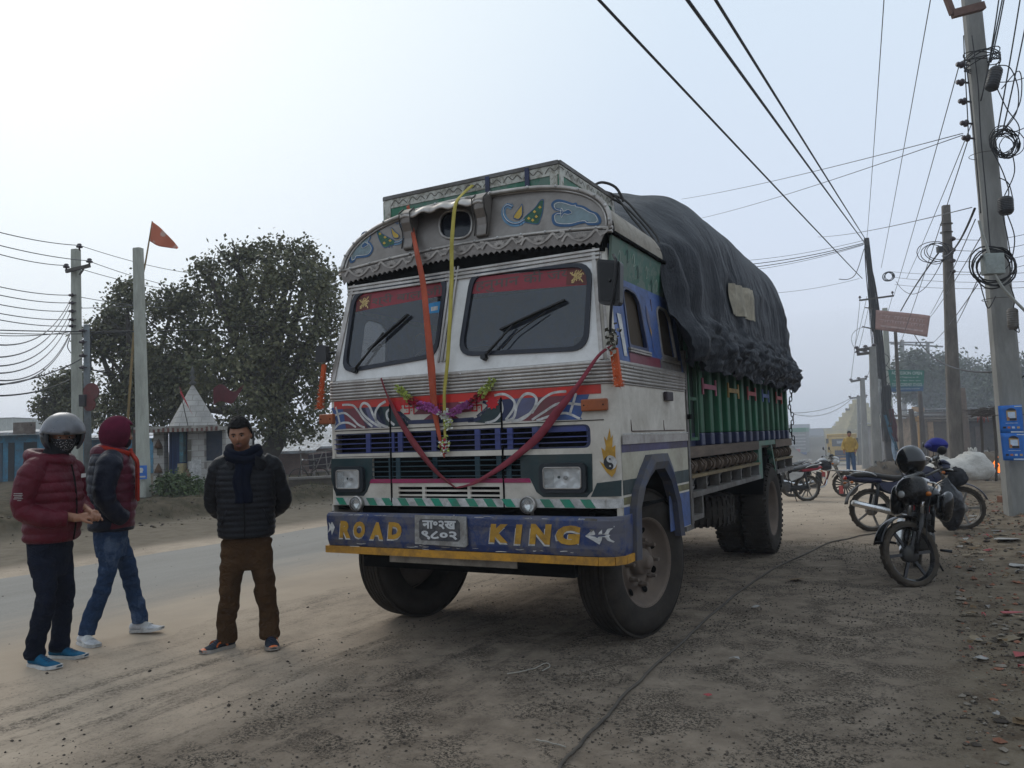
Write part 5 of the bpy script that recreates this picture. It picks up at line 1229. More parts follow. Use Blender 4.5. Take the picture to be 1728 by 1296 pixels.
# ================================================================ PEOPLE
def bake(o, voxel=.006, smooth=0, fac=.5):
 m = o.modifiers.new('r', 'REMESH'); m.mode = 'VOXEL'; m.voxel_size = voxel; m.use_smooth_shade = True
 if smooth: s_ = o.modifiers.new('s', 'SMOOTH'); s_.iterations = smooth; s_.factor = fac
 bpy.context.view_layer.update()
 me = bpy.data.meshes.new_from_object(o.evaluated_get(bpy.context.evaluated_depsgraph_get()))
 mats = [x for x in o.data.materials]; o.modifiers.clear(); o.data = me
 if not me.materials:
  for x in mats: me.materials.append(x)
 return o
def crv(vals, u):
 """catmull-rom through a list of equal-length tuples"""
 f = u * (len(vals) - 1); i = min(int(f), len(vals) - 2); t = f - i; n = len(vals); o = []
 for c in range(len(vals[0])):
  p0, p1, p2, p3 = vals[max(0, i - 1)][c], vals[i][c], vals[i + 1][c], vals[min(n - 1, i + 2)][c]
  o.append(.5 * (2 * p1 + (p2 - p0) * t + (2 * p0 - 5 * p1 + 4 * p2 - p3) * t * t + (3 * p1 - p0 - 3 * p2 + p3) * t ** 3))
 return o
def loft(b, keys, n=28, m=40, quilt=0, depth=.05, wr=0, ws=8, seed=0, rot=0):
 """keys: (x, y, z, rx, ry); upright rings; returns nothing. quilt = seam spacing"""
 base = len(b.v); L_ = 0; prev = None
 for j in range(m + 1):
  x, y, z, rx, ry = crv(keys, j / m)[:5]
  if prev is not None: L_ += (Vector((x, y, z)) - prev).length
  prev = Vector((x, y, z)); k = 1
  if quilt: k = 1 - depth * (1 - abs(math.sin(math.pi * L_ / quilt)) ** .55)
  for i in range(n):
   a = 2 * math.pi * i / n; c, s_ = math.cos(a), math.sin(a); q = 1
   if wr: q += wr * pnoise(Vector((c * 1.2 + seed, s_ * 1.2, z * ws))) + wr * .5 * pnoise(Vector((c * 2.5, s_ * 2.5 + seed, z * ws * 2.3)))
   ce = math.copysign(abs(c) ** .9, c); se = math.copysign(abs(s_) ** .9, s_)
   b.v.append(Vector((x + rx * k * q * ce, y + ry * k * q * se, z)))
 for j in range(m):
  for i in range(n):
   l = (i + 1) % n; b.f.append([base + j * n + i, base + j * n + l, base + (j + 1) * n + l, base + (j + 1) * n + i]); b.m.append(0); b.s.append(True)
 for j in (0, m): b.f.append([base + j * n + i for i in range(n)]); b.m.append(0); b.s.append(True)
def limb(b, keys, n=18, m=34, quilt=0, depth=.08, wr=0, ws=9, seed=0):
 """keys: (x, y, z, r[, flat]) along a limb; rings square to the path"""
 pts = []; rr = []; L_ = 0; prev = None
 K = [tuple(k) if len(k) == 5 else tuple(k) + (1,) for k in keys]
 for j in range(m + 1):
  x, y, z, r, fl = crv(K, j / m); p = Vector((x, y, z))
  if prev is not None: L_ += (p - prev).length
  prev = p; k = 1
  if quilt: k = 1 - depth * (1 - abs(math.sin(math.pi * L_ / quilt)) ** .55)
  if wr: k *= 1 + wr * pnoise(Vector((seed, L_ * ws, seed * .3))) + .3 * wr * math.sin(L_ * 70 + 3 * pnoise(Vector((L_ * 5, seed, 0))))
  pts.append(p); rr.append((r * k, r * k * fl))
 base = len(b.v); b.tube(pts, rr, n)
 if wr:
  for i in range(base, len(b.v)):
   v = b.v[i]; b.v[i] = v + Vector((pnoise(v * ws * 1.6 + Vector((seed, 0, 0))), pnoise(v * ws * 1.6 + Vector((0, seed, 5))), 0)) * wr * .09
def head(b, c, rz, rx=0, sc_=1.0, ry=0):
 M_ = Matrix.Rotation(rz, 3, 'Z') @ Matrix.Rotation(ry, 3, 'Y') @ Matrix.Rotation(rx, 3, 'X')
 n, m = 56, 48; base = len(b.v); c = Vector(c)
 def g(x, z, cx, cz, sx, sz): return math.exp(-((x - cx) / sx) ** 2 - ((z - cz) / sz) ** 2)
 for j in range(m + 1):
  t = math.pi * j / m
  for i in range(n):
   a = 2 * math.pi * i / n
   x, y, z = math.sin(t) * math.sin(a), -math.sin(t) * math.cos(a), math.cos(t)
   w_ = .077; d = .094; h = .118
   X, Y, Z = x * w_, y * d, z * h
   if z < 0: X *= 1 - .30 * (-z) ** 1.6; Y = Y * (1 - .12 * (-z) ** 2) - .006 * (-z)
   if y > 0: Y *= 1.08; Z += .006 * y
   if y < 0:
    f = (-y) ** .5
    ax = abs(X)
    Y -= f * (.020 * g(X, Z, 0, -.022, .010, .014) + .013 * g(X, Z, 0, -.002, .008, .020))      # nose
    Y += f * (.011 * g(ax, Z, .030, .010, .014, .010))                                             # sockets
    Y -= f * (.005 * g(ax, Z, .030, .028, .024, .007))                                             # brow
    Y -= f * (.006 * g(ax, Z, .040, -.020, .018, .018))                                            # cheeks
    Y -= f * (.006 * g(X, Z, 0, -.056, .022, .006) + .005 * g(X, Z, 0, -.068, .018, .005))      # lips
    Y += f * (.004 * g(X, Z, 0, -.0615, .024, .0025)); Y -= f * .007 * g(X, Z, 0, -.098, .022, .014)
   b.v.append(c + M_ @ (Vector((X, Y, Z)) * sc_))
 for j in range(m):
  for i in range(n):
   l = (i + 1) % n; b.f.append([base + j * n + i, base + (j + 1) * n + i, base + (j + 1) * n + l, base + j * n + l]); b.m.append(0); b.s.append(True)
 for sg in (-1, 1):
  b.sphere(c + M_ @ (Vector((sg * .078, .012, -.004)) * sc_), (.010, .016, .030), 10, 8, M=M_)
 return M_
def hand(b, wr_, d, up, curl=.6, sc_=1.0, thumb=1, fing=(1, 1, 1, 1)):
 """wrist, pointing direction, back-of-hand normal"""
 wr_ = Vector(wr_); d = Vector(d).normalized(); up = (Vector(up) - d * d.dot(Vector(up))).normalized(); s_ = d.cross(up)
 b.tube([wr_ - d * .02, wr_ + d * .02, wr_ + d * .055 * sc_, wr_ + d * .085 * sc_], [(.022, .026), (.018, .033), (.016, .040), (.012, .036)] if 0 else [.026, .029, .031, .026], 12)
 for k, (o, L_) in enumerate(zip((-.030, -.010, .010, .028), (.066, .076, .071, .055))):
  p = wr_ + d * .08 * sc_ + s_ * o * 1.05; pts = [p - d * .02, p]; a = .15; dd = d
  for q, fr in enumerate((.42, .32, .26)):
   a += curl * (.75 + .2 * q) * fing[k]; dd = d * math.cos(a) - up * math.sin(a); p = p + dd * L_ * fr * sc_; pts.append(p)
  b.tube(pts, [.0100, .0098, .0088, .0080, .0068], 8)
 p = wr_ + d * .03 - s_ * .026 * thumb; e = (d * .7 - s_ * .6 * thumb - up * .35).normalized(); e2 = (d * .9 - up * .5).normalized()
 b.tube([p, p + e * .028, p + e * .045 + e2 * .012, p + e * .05 + e2 * .036], [.013, .0115, .0100, .008], 8)
SKIN = mat('skin_brown', (.25, .115, .065), .5, spec=.35, var=.1, bmp=.05)
def shoe(parent, pos, rz, m_up, m_sole, m_acc=None, L_=.285, pitch=0, wd=.098, label=None, slip=False, accent=None):
 b = MB(); n = 22; m = 30
 def sec(u):
  w_ = crv([(.060,), (.076,), (.074,), (.088,), (.100,), (.092,), (.05,)], u)[0] / .1 * wd / 2
  h = crv([(.075,), (.098,), (.092,), (.074,), (.052,), (.040,), (.028,)], u)[0]
  off = crv([(0,), (0,), (-.002,), (-.003,), (.0,), (.003,), (.005,)], u)[0]; return w_, h, off
 def ring(u, z0, z1, gr):
  w_, h, off = sec(u); y = -(u - .22) * L_; o = []
  for i in range(n):
   a = 2 * math.pi * i / n; c, s_ = math.cos(a), math.sin(a)
   zz = z0 + (h - z0) * (.5 + .5 * s_) if z1 is None else z0 + (z1 - z0) * (.5 + .5 * s_)
   o.append(Vector((off + (w_ + gr) * math.copysign(abs(c) ** (.75 if s_ < 0 else 1.0), c) * (1 if z1 else (1 - .22 * max(0, s_))), y, zz)))
  return o
 def skinit(z0, z1, gr, mi, u0=0, u1=1):
  base = len(b.v)
  for j in range(m + 1):
   u = u0 + (u1 - u0) * j / m; b.v += ring(u, z0, z1, gr)
  for j in range(m):
   for i in range(n):
    l = (i + 1) % n; b.f.append([base + j * n + i, base + j * n + l, base + (j + 1) * n + l, base + (j + 1) * n + i]); b.m.append(mi); b.s.append(True)
  for j in (0, m): b.f.append([base + j * n + i for i in range(n)]); b.m.append(mi); b.s.append(True)
 skinit(.016, None, 0, 0)
 Rm = Matrix.Rotation(rz, 3, 'Z') @ Matrix.Rotation(pitch, 3, 'X')
 def fin(b, name, ms, par):
  b.v = [Vector(pos) + Rm @ v for v in b.v]; return b.build(name, ms, par)
 o = fin(b, 'shoe', m_up, parent)
 if label: o['label'] = label
 b = MB();
 b_ = b
 def sole(z0, z1, gr):
  base = len(b_.v)
  for j in range(m + 1):
   u = j / m; w_, h, off = sec(u); y = -(u - .22) * L_
   lift = .008 * max(0, u - .75) / .25
   for x, z in ((-1, z0), (-1, z1), (-.5, z1), (.5, z1), (1, z1), (1, z0), (.5, z0), (-.5, z0)): b_.v.append(Vector((off + x * (w_ + gr), y, z + lift)))
  for j in range(m):
   for i in range(8):
    l = (i + 1) % 8; b_.f.append([base + j * 8 + i, base + j * 8 + l, base + (j + 1) * 8 + l, base + (j + 1) * 8 + i]); b_.m.append(0); b_.s.append(False)
  for j in (0, m): b_.f.append([base + j * 8 + i for i in range(8)]); b_.m.append(0); b_.s.append(False)
 sole(0, .024, .004); fin(b, 'sole', m_sole, o)
 b = MB()
 if not slip:
  for k in range(5):
   u = .44 + .065 * k; w_, h, off = sec(u); y = -(u - .22) * L_; b.tube([(off - .022, y, h - .001), (off, y - .004, h + .006), (off + .022, y, h - .001)], .0022, 5)
  fin(b, 'laces', m_acc or m_sole, o)
 else:
  b.sheet(lambda u, v: (sec(.42 + .22 * u)[2] + (sec(.42 + .22 * u)[0] + .003) * math.cos(math.pi * v), -(.20 + .22 * u) * L_, .02 + (sec(.42 + .22 * u)[1] - .014) * math.sin(math.pi * v)), 6, 14); fin(b, 'strap', m_sole, o)
 if accent:
  b = MB(); b.sheet(lambda u, v: (sec(.90 + .10 * u)[2] + (sec(.90 + .10 * u)[0] + .004) * math.cos(math.pi * v) * .98, -(.68 + .10 * u) * L_ - .002, .016 + (sec(.90 + .10 * u)[1] - .010) * math.sin(math.pi * v)), 8, 12)
  for sg in (-1, 1):
   stroke(b, [(.05, .03), (.02, .055), (-.03, .06), (-.05, .035)], .010, lambda u, v, sg=sg: (sg * (sec(.45 - u / L_)[0] * (1 - .10 * (v / .06)) + .004), u - .06, v), 0)
  fin(b, 'toe_cap', accent, o)
 return o
# the man in the black jacket
def fabric(name, col, sc_=14, var=.25, b_=.4, dirt=0): return mat(name, col, .9, spec=.08, var=var, sc_=sc_, bmp=b_, bsc=60, bd=.003, dirt=dirt, dcol=(.12, .1, .08))
def cloth_folds(name, col, c2=None):
 m, t, b = nodes(name); n = tex(t, 4, 6, .65, (1, 1, .7)); f = tex(t, 11, 5, .6, (1, 1, 1.6), dist=1.2); g_ = tex(t, 120, 2, .5)
 o = mixc(t, rmp(t, n.outputs[0], .38, .66), tuple(c * .72 for c in col), tuple(c * 1.25 for c in col))
 if c2: o = mixc(t, rmp(t, n.outputs[0], .54, .72), o, c2)
 o = mixc(t, rmp(t, f.outputs[0], .42, .5), tuple(c * .6 for c in col), o) if 0 else o
 t.links.new(o, b.inputs['Base Color']); b.inputs['Roughness'].default_value = .9; b.inputs['Specular IOR Level'].default_value = .08
 bump(t, b, mixc(t, .12, f.outputs[0], g_.outputs[0]), 1.0, .045); return m
def nylon(name, col): return mat(name, col, .5, spec=.16, var=.18, sc_=9, bmp=.7, bsc=16, bd=.02)
P3 = gz(418, 1092)
b = MB()
HZ = 1.60
M3 = head(b, (-.035, -.05, HZ), R(-8), R(13), 1.0, R(-4))
limb(b, [(-.02, .0, 1.36, .075), (-.02, -.0, 1.44, .062), (-.03, -.015, 1.53, .056)], m=10)
loft(b, [(0, .02, .84, .15, .11), (0, .02, 1.0, .14, .10), (0, 0, 1.2, .16, .11), (0, 0, 1.35, .18, .10), (0, .01, 1.43, .10, .08)], m=20)
for sg, (kx, ky), (fx, fy) in ((-1, (-.125, -.02), (-.155, .02)), (1, (.13, -.02), (.165, -.02))):
 limb(b, [(sg * .085, .02, .86, .055), (kx, ky + .01, .50, .045), (fx, fy, .09, .038)], m=20)
for sg in (-1, 1):
 limb(b, [(sg * .16, .02, 1.38, .045), (sg * .235, .10, 1.10, .038), (sg * .08, .19, .96, .030)], m=16)
 hand(b, (sg * .07, .19, .955), (-sg * .9, .1, -.35), (0, 1, 0), .7, .9, sg)
p3 = b.build('person', SKIN, fixn=True); bake(p3, .0055)
p3.location = (P3.x, P3.y, 0); p3.rotation_euler = (0, 0, R(14))
tag(p3, 'person standing with hands behind the back in a black quilted jacket and brown trousers', 'person')
def hp(M_, c, v, s_=1.): return Vector(c) + M_ @ (Vector(v) * s_)
def hair_cap(M_, c, sc_, name, m_, zf=.045, zb=-.06, th=.012):
 b = MB(); n, m = 60, 26; q = random.Random(1)
 for j in range(m + 1):
  for i in range(n):
   a = 2 * math.pi * i / n; back = .5 - .5 * math.cos(a)     # 0 front .. 1 back
   zl = zf + (zb - zf) * sm(.25, .7, back)
   lim = math.acos(max(-1, min(1, zl / .118))); t = lim * j / m
   x, y, z = math.sin(t) * math.sin(a), -math.sin(t) * math.cos(a), math.cos(t)
   g_ = 1 + (th / .1) * (1 if j < m else .3) + .10 * max(0, z - .3) + .05 * pnoise(Vector((x * 9, y * 9, z * 9))) + .05 * abs(pnoise(Vector((x * 22, y * 22, z * 22))))
   b.v.append(hp(M_, c, (x * .077 * g_, y * .094 * g_ * (1.08 if y > 0 else 1.0), z * .118 * g_ + (.004)), sc_))
 for j in range(m):
  for i in range(n):
   l = (i + 1) % n; b.f.append([j * n + i, (j + 1) * n + i, (j + 1) * n + l, j * n + l]); b.m.append(0); b.s.append(True)
 return b, name, m_
HAIR = mat('black_hair', (.006, .005, .005), .7, spec=.15, var=.4, sc_=40, bmp=.8, bsc=60, bd=.01)
c3 = (-.035, -.05, HZ)
hb, _, _ = hair_cap(M3, c3, 1.0, 'hair', HAIR, .058, -.05, .016)
for v in hb.v: v.z += .0
hb.build('hair', HAIR, p3)
def face_bits(parent, M_, c, s_, moustache=False):
 EW = mat('eye_white', (.20, .18, .16), .3, bmp=0);
 for sg in (-1, 1):
  b = MB(); b.sphere(hp(M_, c, (sg * .030, -.0755, .010), s_), (.0125 * s_, .010 * s_, .0065 * s_), 14, 8, M=M_)
  o = b.build('eye', EW, parent)
  b = MB(); b.sphere(hp(M_, c, (sg * .030 - .002, -.0840, .0085), s_), (.0055 * s_, .003, .0055 * s_), 10, 6, M=M_); b.build('iris', VOID, o)
  b = MB(); b.tube([hp(M_, c, v, s_) for v in ((sg * .014, -.0905, .0245), (sg * .030, -.0905, .030), (sg * .047, -.080, .025))], [.0035, .0045, .002], 6); b.build('eyebrow', HAIR, parent)
  b = MB(); b.tube([hp(M_, c, v, s_) for v in ((sg * .017, -.0815, .0145), (sg * .030, -.0870, .0185), (sg * .043, -.0790, .014))], .0028, 6); b.build('eyelid', mat('eyelid', (.11, .05, .03), .6, bmp=0), parent)
 b = MB(); b.tube([hp(M_, c, v, s_) for v in ((-.024, -.0855, -.0625), (-.010, -.0945, -.0605), (0, -.0965, -.0618), (.010, -.0945, -.0605), (.024, -.0855, -.0625))], [.0015, .0050, .0048, .0050, .0015], 6)
 b.tube([hp(M_, c, v, s_) for v in ((-.018, -.0860, -.068), (0, -.0945, -.0705), (.018, -.0860, -.068))], [.002, .0062, .002], 6); b.build('lips', mat('lips', (.16, .06, .05), .5, bmp=0), parent)
 if moustache:
  b = MB(); b.tube([hp(M_, c, v, s_) for v in ((-.025, -.0840, -.055), (-.012, -.0955, -.0475), (0, -.0985, -.046), (.012, -.0955, -.0475), (.025, -.0840, -.055))], [.0015, .004, .0035, .004, .0015], 6); b.build('moustache', mat('thin_moustache', (.04, .025, .02), .8, bmp=0), parent)
face_bits(p3, M3, c3, 1.0, True)
# jacket
JB = nylon('black_nylon', (.006, .0065, .009))
b = MB()
loft(b, [(.0, .0, .825, .195, .155), (0, 0, .86, .212, .165), (0, 0, .98, .215, .165), (0, -.005, 1.12, .218, .165), (0, 0, 1.25, .225, .158), (0, .005, 1.35, .215, .14), (0, .01, 1.42, .155, .12), (0, .005, 1.47, .095, .10)], n=60, m=130, quilt=.043, depth=.05, wr=.035)
for sg in (-1, 1):
 limb(b, [(sg * .12, .01, 1.395, .070), (sg * .195, .02, 1.345, .080), (sg * .235, .055, 1.20, .073), (sg * (.245 + .02 * (sg > 0)), .10, 1.08, .068), (sg * .19, .155, 1.0, .062), (sg * .10, .185, .955, .050)], n=30, m=90, quilt=.043, depth=.06, wr=.07, seed=sg)
jo = b.build('jacket', JB, p3); bake(jo, .006)
b = MB(); b.tube(smooth_path([(.0, -.155, 1.35), (.003, -.170, 1.22), (-.002, -.170, 1.08), (.002, -.170, .95), (0, -.165, .84)], 6), .005, 6); b.build('zip', VOID, jo)
for sg in (-1, 1):
 b = MB(); b.tube([(sg * .13, -.137, 1.04), (sg * .17, -.115, .93)], .006, 6); b.build('pocket_edge', JB, jo)
# high soft collar and navy scarf
NS = fabric('navy_scarf', (.003, .005, .013), 20)
b = MB()
for k in range(3):
 r = .105 + .012 * (k % 2); b.tube([(-.015 + r * math.cos(a), -.005 + (r * .95) * math.sin(a) - .02 * (1 - math.sin(a)), 1.415 + .035 * k + .018 * math.sin(a * 2 + k) + .02 * math.sin(a)) for a in [j * 2 * math.pi / 28 for j in range(28)]], [.030] * 28, 10, closed=True)
b.sheet(lambda u, v: (-.075 + .12 * u + .01 * math.sin(v * 9), -.118 - .045 * sm(0, .3, v) - .012 * math.sin(u * 3.1) + .006 * math.sin(u * 14), 1.43 - .34 * v), 14, 22)
bo = b.build('scarf', NS, p3, fixn=False); bo.modifiers.new('s', 'SOLIDIFY').thickness = .012
b = MB()
for sg in (-1, 1):
 b.sheet(lambda u, v, sg=sg: (sg * (.075 + .075 * u), -.120 + .07 * u * u - .012, 1.445 - .06 * u - .10 * v * (1 - .3 * u)), 8, 8)
bo = b.build('collar', JB, jo, fixn=False); bo.modifiers.new('s', 'SOLIDIFY').thickness = .018
BT = cloth_folds('brown_corduroy', (.060, .032, .015))
b = MB()
loft(b, [(0, .015, .58, .155, .10), (0, .015, .70, .170, .115), (0, .015, .82, .172, .125), (0, .015, .92, .165, .12)], m=30, wr=.02)
for sg, kn, an in ((-1, (-.118, -.035), (-.150, .0)), (1, (.128, -.035), (.158, -.02))):
 limb(b, [(sg * .085, .01, .80, .098), (sg * .095, .0, .68, .094), (kn[0], kn[1] + .01, .50, .079), (kn[0] * 1.06, kn[1] + .02, .36, .075), (an[0], an[1] + .02, .22, .071), (an[0], an[1] + .02, .12, .073), (an[0], an[1] + .025, .055, .075)], n=30, m=80, wr=.10, ws=11, seed=3 * sg)
bake(b.build('trousers', BT, p3), .0065)
SU = fabric('shoe_slate', (.022, .028, .038), 30); OR = mat('orange_rubber', (.50, .11, .025), .5, bmp=0); SO = mat('sole_grey', (.33, .31, .28), .7, dirt=.4, dcol=(.12, .1, .08), bmp=0)
shoe(p3, (-.155, .03, 0), R(-52), SU, SO, NAVY, .27, accent=OR); shoe(p3, (.165, .0, 0), R(8), SU, SO, NAVY, .27, accent=OR)
# helmeted person in the maroon padded jacket
P1 = gz(86, 1118)
b = MB(); HZ1 = 1.625; c1_ = (.03, -.06, HZ1)
RZ1 = R(84)                                   # body faces the right of the picture; x' is forward after rotation
# local frame: body faces -Y; the whole person is turned by RZ1, the head turned back to the camera
M1 = head(b, c1_, R(-46), R(10), 1.0)
limb(b, [(0, .0, 1.40, .075), (.01, -.02, 1.48, .062), (.02, -.03, 1.55, .056)], m=10)
loft(b, [(0, .02, .86, .15, .11), (0, .02, 1.02, .15, .11), (0, 0, 1.24, .165, .12), (0, .0, 1.38, .18, .11), (0, .01, 1.47, .10, .08)], m=20)
limb(b, [(-.085, .02, .82, .055), (-.10, -.01, .50, .042), (-.10, .05, .09, .042)], m=20); limb(b, [(.085, .02, .82, .055), (.10, -.02, .50, .042), (.12, .02, .09, .042)], m=20)
limb(b, [(-.16, .0, 1.40, .045), (-.215, .05, 1.14, .04), (-.06, -.24, 1.035, .030)], m=16); limb(b, [(.18, .0, 1.40, .05), (.24, .0, 1.16, .045), (.07, -.26, 1.05, .030)], m=16)
hand(b, (-.07, -.235, 1.035), (.62, -.75, .12), (-.3, -.25, .9), .75, .95, -1); hand(b, (.075, -.255, 1.05), (-.55, -.8, .10), (.3, -.25, .9), .8, .95, 1)
p1 = b.build('person', SKIN); bake(p1, .0055); p1.location = (P1.x, P1.y, 0); p1.rotation_euler = (0, 0, RZ1)
tag(p1, 'person wearing a grey helmet, patterned face mask and maroon padded jacket at the far left', 'person')
MJ = nylon('maroon_nylon', (.080, .006, .014))
b = MB()
loft(b, [(0, .0, .865, .175, .150), (0, 0, .90, .20, .170), (0, -.005, 1.0, .205, .180), (0, -.01, 1.15, .21, .185), (0, -.005, 1.28, .225, .175), (0, .005, 1.38, .215, .15), (0, .01, 1.45, .15, .125), (0, .0, 1.50, .10, .105)], n=60, m=120, quilt=.072, depth=.075, wr=.045)
limb(b, [(-.12, .01, 1.42, .075), (-.19, .01, 1.37, .090), (-.228, .04, 1.24, .082), (-.232, .045, 1.12, .075), (-.20, -.08, 1.05, .070), (-.105, -.195, 1.035, .052)], n=30, m=80, quilt=.068, depth=.085, wr=.07, seed=2)
limb(b, [(.13, .01, 1.42, .08), (.215, .01, 1.37, .096), (.262, .01, 1.26, .09), (.262, -.01, 1.15, .080), (.19, -.13, 1.065, .068), (.10, -.215, 1.05, .050)], n=30, m=80, quilt=.068, depth=.085, wr=.07, seed=5)
b.tube([(.135 * math.cos(a), .02 + .125 * math.sin(a), 1.475 + .03 * math.sin(a)) for a in [j * 2 * math.pi / 24 for j in range(24)]], .045, 12, closed=True)
b.sphere((0, .12, 1.44), (.12, .07, .08), 14, 10)
j1 = b.build('jacket', MJ, p1); bake(j1, .006)
b = MB(); b.tube(smooth_path([(.01, -.145, 1.42), (.0, -.178, 1.30), (.0, -.193, 1.15), (.0, -.188, 1.0), (.0, -.17, .88)], 6), .006, 6); b.build('zip', VOID, j1)
b = MB(); b.box((.10, -.178, 1.335), (.07, .012, .028), rz=R(18)); b.build('chest_badge', PALE, j1)
b = MB()
for k, w_ in enumerate((.055, .06, .05, .058, .04)): b.box((-.306, .03, 1.235 - .012 * k), (.012, w_, .0045), rz=R(8))
b.build('sleeve_print', PALE, j1)
JN = cloth_folds('dark_denim', (.008, .011, .022))
b = MB()
loft(b, [(0, .015, .62, .13, .10), (0, .015, .74, .155, .12), (0, .015, .86, .165, .13), (0, .015, .95, .155, .12)], m=30, wr=.02)
limb(b, [(-.075, .01, .84, .098), (-.085, .0, .70, .090), (-.10, -.03, .50, .070), (-.10, .0, .34, .066), (-.10, .04, .20, .062), (-.10, .05, .10, .066), (-.10, .055, .055, .066)], n=30, m=80, wr=.10, ws=11, seed=8)
limb(b, [(.075, .01, .84, .098), (.085, .0, .70, .090), (.10, -.03, .50, .070), (.11, -.01, .34, .066), (.12, .01, .20, .062), (.12, .02, .10, .066), (.12, .025, .055, .066)], n=30, m=80, wr=.10, ws=11, seed=9)
bake(b.build('trousers', JN, p1), .0065)
BS = fabric('blue_knit', (.012, .085, .16), 30); WS = mat('white_sole', (.62, .62, .6), .6, dirt=.3, bmp=0)
shoe(p1, (-.105, .03, 0), R(-18), BS, WS, NAVY, .29); shoe(p1, (.125, .03, 0), R(-4), BS, WS, NAVY, .29)
# mask and helmet
def headshell(M_, c, s_, rx, ry, rz_, cut, name, m_, parent, off=(0, 0, 0), n=48, m=30, th=0):
 """part of an ellipsoid round the head; cut(a, t) -> keep"""
 b = MB(); idx = {}
 def P(i, j):
  k = (i % n, j)
  if k not in idx:
   a = 2 * math.pi * (i % n) / n; t = math.pi * j / m
   v = Vector((math.sin(t) * math.sin(a) * rx, -math.sin(t) * math.cos(a) * ry, math.cos(t) * rz_)) + Vector(off)
   idx[k] = len(b.v); b.v.append(hp(M_, c, v, s_))
  return idx[k]
 for j in range(m):
  for i in range(n):
   a = 2 * math.pi * (i + .5) / n; t = math.pi * (j + .5) / m
   a = a if a < math.pi else a - 2 * math.pi
   if cut(a, t): b.f.append([P(i, j), P(i, j + 1), P(i + 1, j + 1), P(i + 1, j)]); b.m.append(0); b.s.append(True)
 o = b.build(name, m_, parent, fixn=False)
 if th: q = o.modifiers.new('s', 'SOLIDIFY'); q.thickness = th; q.offset = 0
 return o
def mask_mat():
 m, t, b = nodes('spotted_mask'); v = N(t, 'ShaderNodeTexVoronoi'); c = N(t, 'ShaderNodeTexCoord'); t.links.new(c.outputs['Object'], v.inputs['Vector']); v.inputs['Scale'].default_value = 85
 t.links.new(mixc(t, rmp(t, v.outputs['Distance'], .22, .30), (.42, .42, .44), (.008, .008, .011)), b.inputs['Base Color']); b.inputs['Roughness'].default_value = .8; return m
headshell(M1, c1_, 1., .086, .112, .125, lambda a, t: abs(a) < 1.35 and t > 1.62, 'face_mask', mask_mat(), p1, th=.004)
headshell(M1, c1_, 1., .088, .108, .128, lambda a, t: t > 1.75, 'neck_gaiter', fabric('black_knit', (.012, .012, .014)), p1, (0, .01, -.01), th=.006)
b = MB(); b.tube([(0, .0, 1.42), (.01, -.02, 1.50), (.025, -.045, 1.57)], [.095, .085, .074], 20); b.build('neck_wrap', fabric('black_knit2', (.012, .012, .014)), p1)
for sg in (-1, 1):
 b = MB(); b.sphere(hp(M1, c1_, (sg * .030, -.0765, .010)), (.013, .009, .0065), 12, 8, M=M1); eo = b.build('eye', mat('eye_w', (.4, .38, .35), .3, bmp=0), p1)
 b = MB(); b.sphere(hp(M1, c1_, (sg * .030, -.0845, .0095)), (.0058, .003, .0058), 8, 6, M=M1); b.build('iris', VOID, eo)
HG = mat('helmet_silver', (.13, .135, .15), .25, .5, dirt=.15, bmp=0); HD = mat('helmet_dark', (.03, .033, .04), .25, bmp=0)
hs = headshell(M1, c1_, 1., .140, .160, .152, lambda a, t: (t < 1.30) or (abs(a) > .95 and t < 2.3), 'helmet', HD, p1, (0, .008, .022), th=.014)
headshell(M1, c1_, 1., .150, .172, .158, lambda a, t: abs(a) < 1.55 and .12 < t < 1.40 + .10 * abs(a), 'visor', HG, hs, (0, .004, .024), th=.004)
headshell(M1, c1_, 1., .146, .168, .154, lambda a, t: (abs(a) < 1.15 and 1.38 < t < 1.50) or (1.5 < abs(a) < 1.9 and .9 < t < 1.6), 'helmet_rim', BLACK, hs, (0, .006, .023), th=.008)
# hooded person in jeans
P2 = gz(190, 1078)
b = MB(); HZ2 = 1.64; c2_ = (0, -.04, HZ2); RZ2 = R(116)
M2 = head(b, c2_, R(4), R(8), .98)
limb(b, [(0, .0, 1.40, .07), (.0, -.01, 1.48, .06), (0, -.02, 1.57, .055)], m=10)
loft(b, [(0, .02, .90, .145, .11), (0, .02, 1.05, .14, .10), (0, 0, 1.25, .165, .12), (0, .0, 1.40, .18, .11), (0, .01, 1.48, .10, .08)], m=20)
limb(b, [(-.085, .02, .84, .055), (-.09, .05, .52, .042), (-.09, .17, .11, .042)], m=20); limb(b, [(.085, .02, .84, .055), (.09, -.10, .52, .042), (.09, -.20, .10, .042)], m=20)
limb(b, [(-.16, .0, 1.41, .045), (-.24, .04, 1.16, .04), (-.17, -.05, 1.0, .028)], m=16); limb(b, [(.16, .0, 1.41, .045), (.24, .04, 1.16, .04), (.17, -.05, 1.0, .028)], m=16)
hand(b, (-.15, -.05, 1.0), (.4, -.6, -.5), (-.9, -.1, .2), .6, .8, -1); hand(b, (.15, -.05, 1.0), (-.4, -.6, -.5), (.9, -.1, .2), .6, .8, 1)
p2 = b.build('person', SKIN); bake(p2, .0055); p2.location = (P2.x, P2.y, 0); p2.rotation_euler = (0, 0, RZ2)
tag(p2, 'person in maroon hood, navy and maroon padded jacket and faded jeans walking right', 'person')
NV = nylon('navy_nylon', (.004, .006, .016))
b = MB()
TK = [(0, .01, .875, .165, .150), (0, 0, .91, .19, .165), (0, -.005, 1.02, .195, .17), (0, -.01, 1.18, .205, .178), (0, -.005, 1.32, .22, .17), (0, .005, 1.42, .21, .15), (0, .01, 1.49, .15, .125), (0, .0, 1.54, .10, .105)]
loft(b, TK, n=60, m=120, quilt=.075, depth=.07, wr=.045)
